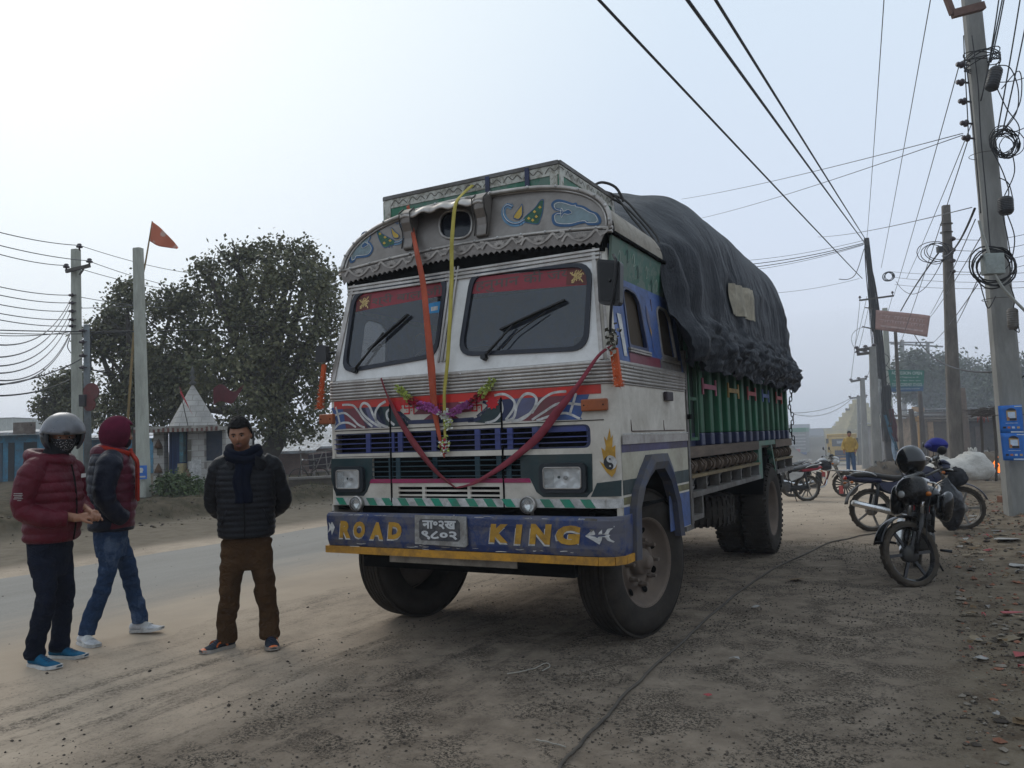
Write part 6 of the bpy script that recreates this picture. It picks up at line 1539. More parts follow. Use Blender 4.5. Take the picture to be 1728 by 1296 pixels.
b.sphere((0, .05, 1.50), (.13, .12, .08), 16, 10)
j2 = b.build('jacket', nylon('maroon_nylon_dark', (.075, .010, .022)), p2); bake(j2, .006)
b = MB()
loft(b, [(k[0], k[1] + .045, k[2] + .001, k[3] * 1.02, k[4] * .86) for k in TK[:-1]], n=60, m=120, quilt=.075, depth=.07, wr=.045)
b.v = [v for v in b.v]
loft(b, [(0, 0, .868, .172, .155), (0, 0, .885, .178, .162), (0, 0, .905, .172, .158)], n=40, m=8)
limb(b, [(-.13, .01, 1.45, .08), (-.215, .02, 1.40, .094), (-.262, .055, 1.25, .088), (-.262, .05, 1.14, .080), (-.215, -.02, 1.02, .070), (-.165, -.08, .97, .066)], n=30, m=80, quilt=.07, depth=.08, wr=.07, seed=2)
limb(b, [(.13, .01, 1.45, .08), (.215, .02, 1.40, .094), (.262, .055, 1.25, .088), (.262, .05, 1.14, .080), (.215, -.02, 1.02, .070), (.165, -.08, .97, .066)], n=30, m=80, quilt=.07, depth=.08, wr=.07, seed=5)
bake(b.build('jacket_back', NV, p2), .006)
headshell(M2, c2_, 1., .108, .128, .138, lambda a, t: not (abs(a) < .75 and .95 < t), 'hood', fabric('hood_knit', (.085, .010, .026), 14), p2, (0, .012, .012), th=.018)
b = MB(); b.sphere(hp(M2, c2_, (0, -.045, -.055)), (.07, .06, .055), 16, 10); b.tube([(0, .0, 1.44), (0, -.02, 1.54)], .10, 20); b.build('face_wrap', fabric('dark_wrap', (.02, .012, .018)), p2)
RS = fabric('orange_red_scarf', (.25, .022, .012), 20)
b = MB()
b.sheet(lambda u, v: (-.03 - .14 * sm(0, .25, v) + .09 * u - .02 * v, -.125 - .05 * sm(0, .3, v) - .012 * math.sin(u * 9), 1.50 - .40 * v + .03 * u), 12, 24)
b.tube([(.11 * math.cos(a), -.005 + .11 * math.sin(a), 1.51 + .03 * math.sin(a)) for a in [j * 2 * math.pi / 24 for j in range(24)]], .028, 10, closed=True)
o = b.build('scarf', RS, p2, fixn=False); o.modifiers.new('s', 'SOLIDIFY').thickness = .01
b = MB()
loft(b, [(0, .01, .66, .125, .11), (0, .015, .78, .15, .125), (0, .015, .90, .155, .13), (0, .015, .98, .15, .12)], m=30, wr=.02)
limb(b, [(-.075, .01, .86, .095), (-.085, .02, .72, .086), (-.09, .04, .54, .068), (-.09, .09, .36, .064), (-.09, .155, .20, .062), (-.09, .175, .12, .066), (-.09, .18, .075, .064)], n=30, m=80, wr=.10, ws=11, seed=18)
limb(b, [(.075, .0, .86, .095), (.085, -.05, .72, .086), (.09, -.11, .54, .068), (.09, -.15, .36, .064), (.09, -.19, .20, .062), (.09, -.20, .12, .066), (.09, -.20, .085, .064)], n=30, m=80, wr=.10, ws=11, seed=19)
bake(b.build('trousers', cloth_folds('faded_denim', (.026, .050, .105), (.13, .17, .24)), p2), .0065)
SW_ = fabric('white_canvas', (.55, .56, .58), 20, dirt=.2)
shoe(p2, (-.09, .20, .0), R(-62), SW_, WS, NAVY, .27, slip=True); shoe(p2, (.09, -.19, .012), R(-36), SW_, WS, NAVY, .28, slip=True, pitch=R(-4))
# ================================================================ MOTORCYCLES
MBLK = mat('gloss_black', (.005, .005, .006), .16, dirt=.08, dcol=(.06, .05, .04), var=.1, bmp=.04)
MBLU = mat('gloss_blue_black', (.010, .014, .05), .2, dirt=.25, dcol=(.06, .055, .06), var=.1, bmp=.04)
MWHT = mat('gloss_white', (.48, .48, .47), .3, dirt=.3, dcol=(.2, .18, .15), var=.05, bmp=.03)
MGRY = mat('satin_grey', (.045, .045, .05), .35, .4, dirt=.4, dcol=(.08, .07, .055), var=.2, bmp=.1)
ALU = mat('dusty_alloy', (.36, .35, .33), .38, .8, dirt=.45, dcol=(.14, .115, .09), var=.15, bmp=.1)
BRT = mat('bright_chrome', (.62, .62, .62), .12, 1, dirt=.3, dcol=(.2, .18, .15), var=.05, bmp=.05)
BTY = mat('bike_tyre', (.016, .014, .013), .9, spec=.15, dirt=.5, dcol=(.085, .068, .05), dsc=9, var=.2, bmp=.2, dsharp=.25)
SEATM = mat('seat_vinyl', (.012, .012, .013), .4, dirt=.3, dcol=(.07, .06, .05), var=.15, bmp=.25, bsc=30)
REDL = mat('red_lens', (.35, .02, .012), .2, bmp=0); ORL = mat('orange_lens', (.4, .12, .02), .25, bmp=0)
def blob(b, keys, n=20, m=26, mi=0, pw=.8):
 """body panel lofted along X: (x, yc, z, half width, half height)"""
 base = len(b.v)
 for j in range(m + 1):
  x, yc, z, w_, h = crv(keys, j / m)
  for i in range(n):
   a = 2 * math.pi * i / n; c, s_ = math.cos(a), math.sin(a)
   b.v.append(Vector((x, yc + w_ * math.copysign(abs(c) ** pw, c), z + h * math.copysign(abs(s_) ** pw, s_))))
 for j in range(m):
  for i in range(n):
   l = (i + 1) % n; b.f.append([base + j * n + i, base + j * n + l, base + (j + 1) * n + l, base + (j + 1) * n + i]); b.m.append(mi); b.s.append(True)
 for j in (0, m): b.f.append([base + j * n + i for i in range(n)]); b.m.append(mi); b.s.append(True)
def moto(label, pos, heading, body=MBLK, panel=None, steer=0, lean=R(-7), rack=False, guard=False, spokes=6, big=False, cover=None, headcol=None, tailw=None, grp='parked motorcycles', tyre_r=.31):
 """forward = local +X, rear wheel at the origin"""
 root = thing('motorcycle', label, 'motorcycle', (pos[0], pos[1], hgt(*loc(Vector((pos[0], pos[1], 0)))[:2]) - .01), heading, grp)
 Ln = Matrix.Rotation(lean, 4, 'X')
 top = Vector((.93, 0, .92)); axd = Vector((-.43, 0, 1)).normalized()
 St = Matrix.Translation(top) @ Matrix.Rotation(steer, 4, axd) @ Matrix.Translation(-top)
 Rr = tyre_r
 def fin(b, name, ms, par=root, st=False, bevel=0):
  Mx = Ln @ St if st else Ln; b.v = [Mx @ Vector((v.x, v.y, v.z)) for v in b.v]; return b.build(name, ms, par, bevel=bevel)
 def wheel(x, name, st, drum):
  b = MB(); c = (x, 0, Rr)
  b.lathe([(Rr - .055, -.03), (Rr - .03, -.043), (Rr - .008, -.034), (Rr, -.015), (Rr, .015), (Rr - .008, .034), (Rr - .03, .043), (Rr - .055, .03)], c, (0, 1, 0), 48, cap=False)
  for k in range(40):
   a = 2 * math.pi * k / 40; Mr = Matrix.Rotation(a, 3, 'Y'); b.box(Vector(c) + Mr @ Vector((0, .016 * (1 if k % 2 else -1), Rr)), (.028, .03, .008), M=Mr)
  o = fin(b, name, BTY, root, st); b = MB()
  b.lathe([(Rr - .058, -.028), (Rr - .05, -.03), (Rr - .05, -.022), (Rr - .075, -.010), (Rr - .075, .010), (Rr - .05, .022), (Rr - .05, .03), (Rr - .058, .028)], c, (0, 1, 0), 44, cap=False)
  for k in range(spokes):
   a = 2 * math.pi * k / spokes; d = Vector((math.cos(a), 0, math.sin(a))); b.bar(Vector(c) + d * .04, Vector(c) + d * (Rr - .07), .030, .018, up=(0, 1, 0))
  fin(b, 'rim', (MBLK if big else ALU) if spokes < 8 else MGRY, o, st); b = MB()
  b.lathe([(.02, -.055), (.075 if drum else .05, -.05), (.08 if drum else .05, .03), (.03, .05), (.015, .06)], c, (0, 1, 0), 24);
  if not drum: b.lathe([(.12, .048), (.12, .053), (.07, .053), (.07, .048)], c, (0, 1, 0), 28, cap=False)
  fin(b, 'hub', ALU if drum and not big else MGRY, o, st)
 wheel(0, 'wheel', False, True); wheel(1.27, 'wheel', True, True)
 # fork, front mudguard, lamp, bars
 b = MB()
 for y in (-.085, .085):
  b.tube([(1.10, y, .66), (.96, y, .98)], .018, 10)
 b.box((1.0, 0, .90), (.09, .22, .03), M=Matrix.Rotation(R(-22), 3, 'Y')); b.box((.965, 0, .985), (.09, .2, .025), M=Matrix.Rotation(R(-22), 3, 'Y'))
 fk = fin(b, 'fork', BRT if big else ALU, st=True); b = MB()
 for y in (-.085, .085): b.tube([(1.27, y, Rr), (1.15, y, .55), (1.10, y, .66)], [.022, .029, .031], 10)
 fin(b, 'fork_slider', MBLK if big else ALU, fk, st=True)
 b = MB()
 b.sheet(lambda u, v: (1.27 + (Rr + .045 + .012 * math.sin(v * math.pi)) * math.cos(R(20 + 130 * u)), -.06 + .12 * v, Rr + (Rr + .045 + .012 * math.sin(v * math.pi)) * math.sin(R(20 + 130 * u))), 16, 6)
 o = fin(b, 'mudguard', body, st=True); o.modifiers.new('s', 'SOLIDIFY').thickness = .006
 b = MB(); blob(b, [(.99, 0, .86, .03, .03), (1.02, 0, .875, .10, .085), (1.08, 0, .885, .115, .10), (1.13, 0, .88, .10, .085), (1.15, 0, .878, .085, .07)]); b.add([], [])
 blob(b, [(1.0, 0, .97, .05, .03), (1.07, 0, .985, .10, .035), (1.13, 0, .96, .085, .03), (1.16, 0, .94, .06, .012)])
 if big:
  blob(b, [(.92, 0, .90, .05, .06), (1.0, 0, .90, .15, .13), (1.08, 0, .90, .175, .14), (1.15, 0, .885, .13, .10), (1.20, 0, .87, .06, .05)], 20, 20)
  blob(b, [(.93, 0, 1.02, .08, .02), (1.02, 0, 1.04, .11, .03), (1.12, 0, .98, .10, .03)], 16, 12)
 o = fin(b, 'headlamp_cowl', headcol or body, st=True)
 b = MB(); b.sphere((1.185, 0, .875), (.03, .055, .04), 16, 8) if big else b.sphere((1.145, 0, .875), (.02, .078, .062), 16, 8); fin(b, 'headlight', mat('bike_lamp', (.55, .56, .56), .12, .5, bmp=.2) if 'bike_lamp' not in bpy.data.materials else bpy.data.materials['bike_lamp'], o, st=True)
 b = MB(); b.tube(smooth_path([(.86, -.36, 1.02), (.90, -.24, 1.05), (.955, -.10, 1.02), (.955, .10, 1.02), (.90, .24, 1.05), (.86, .36, 1.02)], 5), .011, 8); ho = fin(b, 'handlebar', BRT, st=True)
 for sg in (-1, 1):
  b = MB(); b.tube([(.845, sg * .39, 1.015), (.875, sg * .28, 1.035)], .017, 10); b.tube([(.91, sg * .25, 1.055), (.93, sg * .38, 1.04)], .006, 6); fin(b, 'grip', BLACK, ho, st=True)
  b = MB(); b.tube(smooth_path([(.90, sg * .22, 1.05), (.92, sg * .25, 1.14), (.89, sg * .27, 1.20)], 4), .005, 6); b.sphere((.87, sg * .29, 1.225), (.018, .062, .042), 12, 8); fin(b, 'mirror', PLAST, ho, st=True)
  b = MB(); b.tube([(1.04, sg * .07, .84), (1.04, sg * .15, .84)], .007, 6); b.sphere((1.04, sg * .17, .84), (.028, .030, .022), 10, 8); fin(b, 'indicator', ORL, st=True)
 b = MB(); b.tube(smooth_path([(.93, -.2, 1.03), (1.02, -.12, .93), (1.0, -.09, .78), (.8, -.08, .68)], 5), .005, 5); b.tube(smooth_path([(.93, .2, 1.03), (1.03, .10, .94), (1.12, .06, .7), (1.2, .08, .42)], 5), .005, 5); b.tube(smooth_path([(.92, .1, 1.02), (1.0, .02, 1.08), (1.06, -.05, .9)], 5), .004, 5)
 fin(b, 'cables', BLACK)
 b = MB(); b.lathe([(.05, 0), (.05, .03), (.04, .04)], (.985, .055, 1.02), (-.5, 0, 1), 16); b.lathe([(.05, 0), (.05, .03), (.04, .04)], (.985, -.055, 1.02), (-.5, 0, 1), 16); fin(b, 'gauges', PLAST, st=True)
 # frame, engine
 b = MB()
 b.tube(smooth_path([(.93, 0, .90), (.95, 0, .78), (.85, 0, .46), (.74, 0, .27), (.42, 0, .25)], 5), .018, 8); b.tube([(.92, 0, .86), (.62, 0, .74), (.36, 0, .70)], .02, 8)
 for y in (-.09, .09):
  b.tube([(0, y * 1.1, Rr), (.42, y, .33)], .018, 8); b.tube([(.40, y, .35), (.40, y, .66), (.1, y, .74), (-.22, y, .80)], .013, 8); b.tube([(.02, y * 1.25, Rr + .02), (.10, y * 1.25, .70)], [.026, .020], 10); b.tube([(.33, y * 1.4, .28), (.5, y * 1.8, .28)], .010, 6)
 fin(b, 'frame', MGRY if 'grey' in label else BLACK)
 b = MB()
 blob(b, [(.40, 0, .36, .08, .10), (.47, 0, .36, .13, .12), (.60, 0, .36, .13, .115), (.70, 0, .37, .09, .08)]); b.lathe([(.095, 0), (.09, .03), (.05, .04)], (.52, .11, .35), (0, 1, 0), 20); b.lathe([(.095, 0), (.09, .03), (.05, .04)], (.52, -.11, .35), (0, -1, 0), 20)
 Mc = Matrix.Rotation(R(14), 3, 'Y')
 for k in range(8): b.box(Vector((.655, 0, .50)) + Mc @ Vector((0, 0, -.05 + .024 * k)), (.17, .19, .010), M=Mc)
 b.box(Vector((.655, 0, .53)), (.12, .13, .2), M=Mc)
 fin(b, 'engine', MGRY, bevel=.003)
 b = MB(); b.tube(smooth_path([(.74, -.03, .52), (.84, -.06, .42), (.78, -.12, .27), (.55, -.15, .22), (.30, -.16, .25)], 6), .018, 10); b.tube([(.36, -.165, .245), (.28, -.17, .26), (.08, -.185, .32), (-.30, -.195, .42), (-.33, -.195, .43)], [.022, .040, .046, .046, .030], 16); fin(b, 'exhaust', BRT)
 b = MB(); blob(b, [(.02, .10, .34, .012, .04), (.2, .105, .345, .015, .055), (.42, .11, .34, .015, .06), (.5, .11, .33, .01, .04)]); fin(b, 'chain_guard', BLACK)
 for y in (-.2, .2):
  b = MB(); b.tube([(.50, y, .28), (.50, y * 1.55, .285)], [.012, .017], 8); fin(b, 'footpeg', BLACK)
 b = MB(); b.tube([(.38, .12, .26), (.34, .27, .015)], .010, 6); b.box((.34, .28, .012), (.05, .03, .01)); fin(b, 'side_stand', BLACK)
 # tank, panels, seat, tail
 b = MB(); blob(b, [(.47, 0, .755, .06, .05), (.55, 0, .785, .105, .085), (.68, 0, .82, .15, .105), (.80, 0, .835, .155, .105), (.90, 0, .82, .11, .085), (.95, 0, .80, .05, .05)], 28, 30); to = fin(b, 'fuel_tank', body)
 b = MB(); b.lathe([(.035, 0), (.035, .012), (.02, .016)], (.76, 0, .935), (.1, 0, 1), 14); fin(b, 'fuel_cap', BRT, to)
 for sg in (-1, 1):
  if big:
   b = MB(); blob(b, [(.62, sg * .15, .72, .03, .06), (.74, sg * .19, .74, .05, .12), (.88, sg * .225, .76, .055, .15), (.98, sg * .215, .76, .04, .12), (1.05, sg * .19, .77, .015, .05)], 20, 20); fin(b, 'tank_cowl', MBLK, to)
  b = MB(); b.poly(quad_round([(.86, .66), (.98, .72), (.93, .86), (.74, .80), (.70, .70)], .03), lambda u, v, sg=sg: (u, sg * (.135 + .02 * math.sin((v - .6) * 9)), v), .014, (0, sg, 0)); fin(b, 'tank_shroud', panel or body, to)
  b = MB(); b.poly(quad_round([(.16, .60), (.42, .50), (.47, .66), (.38, .72), (.10, .70)], .03), lambda u, v, sg=sg: (u, sg * .115, v), .02, (0, sg, 0)); fin(b, 'side_panel', panel or body)
 b = MB(); blob(b, [(-.26, 0, .815, .07, .022), (-.18, 0, .825, .105, .038), (.05, 0, .815, .125, .042), (.22, 0, .785, .13, .040), (.38, 0, .765, .115, .042), (.50, 0, .785, .075, .03)], 24, 30, pw=.7); fin(b, 'seat', SEATM)
 b = MB(); blob(b, [(-.33, 0, .80, .035, .025), (-.24, 0, .775, .095, .045), (-.05, 0, .755, .11, .05), (.15, 0, .735, .11, .045)]); fin(b, 'tail_cowl', tailw or body)
 b = MB(); b.sphere((-.335, 0, .785), (.025, .06, .03), 12, 8); fin(b, 'tail_light', REDL)
 b = MB(); b.sheet(lambda u, v: (0 + (Rr + .05) * math.cos(R(60 + 110 * u)), -.07 + .14 * v, Rr + .03 + (Rr + .06) * math.sin(R(60 + 110 * u))), 12, 4); o = fin(b, 'mudguard', BLACK); o.modifiers.new('s', 'SOLIDIFY').thickness = .006
 b = MB(); b.bx(-.405, -.40, -.09, .09, .56, .68); fin(b, 'number_plate', mat('bike_plate', (.30, .02, .02), .5, bmp=0) if 'bike_plate' not in bpy.data.materials else bpy.data.materials['bike_plate'])
 for sg in (-1, 1):
  b = MB(); b.tube([(-.28, sg * .05, .72), (-.29, sg * .13, .72)], .006, 6); b.sphere((-.29, sg * .15, .72), (.024, .028, .02), 10, 6); fin(b, 'indicator', ORL)
 b = MB()
 for sg in (-1, 1): b.tube(smooth_path([(.08, sg * .12, .80), (-.02, sg * .15, .85), (-.20, sg * .14, .88), (-.32, sg * .09, .90)], 4), .010, 6)
 if rack:
  for k in range(4): b.tube([(-.24 - .09 * k, -.11, .885 + .008 * k), (-.24 - .09 * k, .11, .885 + .008 * k)], .007, 6)
  for sg in (-1, 0, 1): b.tube([(-.20, sg * .11, .875), (-.55, sg * .10, .91)], .007, 6)
 else: b.tube([(-.32, -.09, .90), (-.32, .09, .90)], .010, 6)
 fin(b, 'rear_rack' if rack else 'grab_rail', BRT)
 if guard:
  b = MB()
  for sg in (-1, 1): b.tube(smooth_path([(.86, 0, .62), (.88, sg * .22, .64), (.86, sg * .28, .50), (.80, sg * .22, .36), (.76, 0, .30)], 5), .013, 8)
  fin(b, 'crash_guard', guard)
 root['_steer'] = 0; del root['_steer']
 return root, Ln, St
def world_of(root, Mx, v):
 return Matrix.Translation(root.location) @ Matrix.Rotation(root.rotation_euler.z, 4, 'Z') @ Mx @ Vector(v)
# A: the near one, front end towards the camera with the bars turned
A0 = gz(1541, 988); B0 = gh(1626, 892); B1 = gh(1500, 870)
def by_front(front, heading, L_=1.27): return (front.x - math.cos(heading) * L_, front.y - math.sin(heading) * L_)
hA = R(-118); pA = by_front(A0, hA)
bikeA, LA, SA = moto('black motorcycle nearest the camera with its front wheel turned and a black helmet on it', pA, hA, MBLK, steer=R(-50), lean=R(-8), big=True)
hB = math.atan2(B0.y - B1.y, B0.x - B1.x) * 0 + R(-4); pB = by_front(B0, hB)
bikeB, LB, SB = moto('dark blue motorcycle standing side on behind the near one, blue cloth on its bar', pB, hB, MBLU, steer=R(-16), lean=R(-5), rack=True, spokes=5)
C0 = gh(1362, 845); D0 = gh(1428, 838)
hC = R(183); pC = (C0.x, C0.y)
bikeC, LC, SC = moto('white and red motorcycle parked behind the truck, its tail to the right', pC, hC, MWHT, panel=MWHT, steer=R(8), lean=R(-6), tailw=mat('bike_red', (.25, .015, .03), .3, bmp=.03))
hD = R(-22); pD = by_front(D0, hD)
bikeD, LD, SD = moto('black motorcycle with white lamp cowl and red crash guard between the two parked rows', pD, hD, MBLK, steer=R(-14), lean=R(-7), guard=mat('guard_red', (.16, .03, .02), .5, bmp=0), spokes=18, headcol=MWHT)
E0 = gh(1352, 822); bikeE, LE, SE = moto('dark motorcycle half hidden behind the white and red one', (E0.x, E0.y), R(200), MBLK, steer=R(20))
# helmets hung on the bikes
def helmet(label, c, rz, m_, r=.15, tilt=0, inner=True, sticker=False):
 b = MB(); n, m = 40, 30; Mx = Matrix.Translation(c) @ Matrix.Rotation(rz, 4, 'Z') @ Matrix.Rotation(tilt, 4, 'X'); idx = {}
 def P(i, j, k=1.):
  a = 2 * math.pi * i / n; t = math.pi * j / m
  return Vector((math.sin(t) * math.sin(a) * .84, -math.sin(t) * math.cos(a), math.cos(t) * .93)) * r * k
 def keep(a, t): return t < 2.45 and not (abs(a) < .85 and 1.42 < t < 2.05)
 for kk, mi in ((1., 0), (.88, 1)):
  base = len(b.v)
  for j in range(m + 1):
   for i in range(n): b.v.append(P(i, j, kk))
  for j in range(m):
   for i in range(n):
    a = 2 * math.pi * (i + .5) / n; a = a if a < math.pi else a - 2 * math.pi; t = math.pi * (j + .5) / m
    if keep(a, t):
     l = (i + 1) % n; b.f.append([base + j * n + i, base + (j + 1) * n + i, base + (j + 1) * n + l, base + j * n + l]); b.m.append(mi); b.s.append(True)
 b.v = [Mx @ v for v in b.v]; o = b.build('helmet', [m_, VOID], fixn=False); tag(o, label, 'helmet', None)
 b = MB(); b.sheet(lambda u, v: Vector((math.sin(1.38 + .72 * v) * math.sin(-.95 + 1.9 * u) * .86, -math.sin(1.38 + .72 * v) * math.cos(-.95 + 1.9 * u) * 1.02, math.cos(1.38 + .72 * v) * .95)) * r, 16, 8); b.v = [Mx @ v for v in b.v]
 b.build('visor', glassy('helmet_visor_' + str(len(bpy.data.materials)), (.12, .12, .13), .08, .1, (.1, .1, .1)), o, fixn=False)
 if sticker:
  b = MB()
  for k, (u0, v0, w_, h_, mi) in enumerate(((0, 0, .05, .012, 0), (-.022, .018, .012, .035, 0), (.0, .018, .010, .03, 0), (.022, .018, .012, .035, 0), (0, .036, .05, .012, 0), (0, -.05, .03, .022, 1))):
   b.sheet(lambda u, v: (Vector((math.sin(1.1 - (v0 + (v - .5) * h_) / r) * math.sin(-.6 + (u0 + (u - .5) * w_) / r) * .84, -math.sin(1.1 - (v0 + (v - .5) * h_) / r) * math.cos(-.6 + (u0 + (u - .5) * w_) / r), math.cos(1.1 - (v0 + (v - .5) * h_) / r) * .93)) * (r + .002)), 4, 4, mi)
  b.v = [Mx @ Matrix.Rotation(R(40), 4, 'Z') @ v for v in b.v]; b.build('sticker', [mat('sticker_coral', (.5, .06, .05), .5, bmp=0), mat('sticker_olive', (.25, .25, .08), .5, bmp=0)], o, fixn=False)
 return o
hc = gy(1537, 777, world_of(bikeA, LA @ SA, (.88, -.28, 1.05)).y)
helmet('black full face helmet with small coral sticker hung on the near motorcycle', hc, R(150), mat('helmet_black', (.006, .006, .007), .12, bmp=0, spec=.6), .165, R(-18), sticker=True)
hc = gy(1388, 782, world_of(bikeD, LD @ SD, (.86, .32, 1.1)).y - .1)
helmet('grey and white open helmet hung on the handlebar of the motorcycle behind', hc, R(60), mat('helmet_grey', (.36, .36, .37), .3, dirt=.2, bmp=0), .15, R(10))
hc = gy(1581, 752, B0.y - .2)
b = MB(); q = random.Random(3)
b.sphere((0, 0, 0), (.155, .13, .115), 26, 18)
for i, v in enumerate(b.v): b.v[i] = v * (1 + .05 * pnoise(v * 9)) + Vector((0, 0, .02 if v.z < 0 else 0));
b.sphere((-.13, -.02, .0), (.05, .07, .04), 12, 8)
tag(b.build('helmet_cover', mat('blue_cloth_cover', (.008, .012, .17), .7, var=.2, bmp=.3, bsc=20), pos=hc), 'royal blue cloth bag pulled over a helmet on the handlebar of the dark blue motorcycle', 'helmet')
# black plastic bag and silvery cover draped on the near bikes
def drape(name, label, cat, c, rad, m_, seed, amp=.22, flat=(1, 1, 1), rz=0):
 b = MB(); b.sphere((0, 0, 0), rad, 46, 34); Mr = Matrix.Rotation(rz, 3, 'Z')
 for i, v in enumerate(b.v):
  d = v.normalized(); f = 1 + amp * (pnoise(d * 1.6 + Vector((seed, 0, 0))) + .5 * abs(pnoise(d * 4 + Vector((0, seed, 0)))) + .22 * pnoise(d * 9 + Vector((0, 0, seed))))
  v = v * f
  if v.z > 0: v = Vector((v.x * (1 - .8 * (v.z / rad[2]) ** 2 * .6), v.y * (1 - .5 * (v.z / rad[2]) ** 2), v.z))
  b.v[i] = Mr @ v
 return tag(b.build(name, m_, pos=c, fixn=False), label, cat)
PLB = mat('black_polythene', (.010, .010, .012), .22, var=.2, bmp=.7, bsc=11, bd=.04)
drape('plastic_bag', 'shiny black plastic bag hanging full from the bars of the dark blue motorcycle', 'bag', gy(1600, 850, B0.y - .65), (.20, .13, .32), PLB, 4)
drape('cloth_bundle', 'small black bag strapped to the headlamp of the dark blue motorcycle', 'bag', gy(1616, 805, B0.y - .1), (.13, .12, .15), mat('black_cloth', (.012, .012, .015), .8, bmp=.4, bsc=30), 9)
# ================================================================ SURROUNDINGS
CONC = mat('pole_concrete', (.27, .265, .245), .85, dirt=.4, dcol=(.13, .125, .115), vec=(1, 1, .25), var=.2, sc_=5, bmp=.3, dsc=3, dsharp=.2)
CONCG = mat('pole_concrete_pale', (.38, .385, .33), .85, dirt=.3, dcol=(.2, .2, .17), vec=(1, 1, .25), var=.15, sc_=5, bmp=.2)
CONCD = mat('pole_concrete_brown', (.16, .14, .12), .85, dirt=.4, dcol=(.06, .055, .05), vec=(1, 1, .25), var=.25, sc_=5, bmp=.2)
STL_ = mat('old_steel', (.10, .09, .085), .6, .4, dirt=.4, var=.2, bmp=.1); CER = mat('insulator', (.05, .035, .04), .3, bmp=0); CAB = mat('cable_black', (.012, .012, .013), .6, bmp=0); CABG = mat('cable_grey', (.09, .09, .095), .6, bmp=0)
def concrete_pole(name, label, base, top, w0, w1, m_, grp=None, nx=1.):
 root = thing(name, label, 'pole', base, 0, grp); base = Vector(base); t = Vector(top) - base
 b = MB(); ax = basis(t)
 r0, r1 = w0 / 2, w1 / 2; vs = []
 n = 24
 for j in range(n + 1):
  u = j / n; r = r0 + (r1 - r0) * u; c = t * u
  for sx, sy in ((-1, -.75), (-.75, -1), (.75, -1), (1, -.75), (1, .75), (.75, 1), (-.75, 1), (-1, .75)):
   p = c + Matrix.Rotation(R(-14), 3, 'Z') @ Vector((sx * r, sy * r * .85, 0)); vs.append(p + Vector((1, 0, 0)) * .006 * pnoise(Vector((sx, u * 20, 3))))
 fs = [(j * 8 + k, j * 8 + (k + 1) % 8, (j + 1) * 8 + (k + 1) % 8, (j + 1) * 8 + k) for j in range(n) for k in range(8)] + [tuple(range(8)), tuple(range(n * 8, n * 8 + 8))]
 b.add(vs, fs); b.build('shaft', m_, root); return root, t
def on_root(root, p): return Vector(p) - root.location
def wire(p0, p1, sag=.3, r=.006, label='thin overhead wire', grp=None, m_=None, n=18, name='overhead_wire', cat='wire'):
 p0 = Vector(p0); p1 = Vector(p1); b = MB()
 b.tube([p0.lerp(p1, k / n) - Vector((0, 0, sag * 4 * (k / n) * (1 - k / n))) for k in range(n + 1)], r, 5)
 return tag(b.build(name, m_ or CAB), label, cat, grp)
# ---- left side -----------------------------------------------------------------------------------------
def gpt(px, py, z=.34): return gz(px, py, z)
q1b = gpt(131, 838); q1t = gy(128, 421, q1b.y)
PL1, t1 = concrete_pole('utility_pole', 'pale concrete utility pole with short crossarm and row of insulators, far left', q1b, q1t, .25, .21, CONCG)
def P1_(px, py, dy=0): return on_root(PL1, gy(px, py, q1b.y + dy))
b = MB(); b.bar(P1_(111, 458, -.2), P1_(152, 448, -.2), .07, .09); b.bar(P1_(134, 464, -.2), P1_(141, 454, -.2), .04, .04); b.build('crossarm', STL_, PL1)
def insul(par, p, r=.05, ax=(0, 0, 1), name='insulator'):
 b = MB(); b.lathe([(r * .3, -.12), (r * .3, -.03), (r, -.03), (r * 1.1, 0), (r * .6, .03), (r * .8, .05), (r * .5, .08)], p, ax, 12); b.build(name, CER, par)
insul(PL1, P1_(112, 450, -.2), .08); insul(PL1, P1_(151, 441, -.2), .08); insul(PL1, P1_(134, 416, 0), .08)
for py in (498, 511, 525, 539, 550): insul(PL1, P1_(121, py, -.15), .05, (-1, 0, 0))
b = MB(); b.tube(smooth_path([P1_(118, 570, -.2), P1_(114, 585, -.2), P1_(120, 596, -.2)], 5), .012, 5); b.build('loose_cable', CAB, PL1)
q2b = gpt(243, 839); q2t = gy(233, 419, q2b.y)
PL2, t2 = concrete_pole('utility_pole', 'bare pale concrete pole standing in front of the shrine beside the flag', q2b, q2t, .29, .22, CONCG)
b = MB(); c = on_root(PL2, gy(239, 797, q2b.y - .26)); b.box(c, (.26, .012, .34)); po = b.build('plaque', mat('plaque_blue', (.02, .12, .42), .5, bmp=0), PL2)
b = MB(); b.box(c + Vector((-.02, -.010, .05)), (.10, .006, .12)); b.box(c + Vector((.03, -.0135, .06)), (.035, .005, .05)); b.box(c + Vector((0, -.010, -.11)), (.2, .006, .04)); b.build('plaque_marks', PALE, po)
q3b = gpt(149, 842); q3t = gy(146, 548, q3b.y)
st = thing('steel_pole', 'thin grey steel pole with round red boards, just right of the pale utility pole', 'pole', q3b)
b = MB(); b.tube([(0, 0, 0), Vector(q3t) - q3b], [.10, .07], 12); b.build('shaft', mat('steel_paint', (.14, .16, .17), .6, dirt=.3), st)
for py in (558, 577, 600, 620): insul(st, on_root(st, gy(139, py, q3b.y - .1)), .05, (-1, 0, 0))
for (px, py, r) in ((153, 661, .22), (150, 683, .16)):
 b = MB(); c = on_root(st, gy(px, py, q3b.y - .2)); b.lathe([(r, 0), (r, .05)], c, (.2, 1, 0), 20); b.build('round_board', mat('faded_red_board', (.14, .03, .03), .7, dirt=.3), st)
b = MB(); c = on_root(st, gy(140, 676, q3b.y - .2)); b.box(c, (.16, .12, .3)); b.build('meter_box', PLAST, st, bevel=.01)
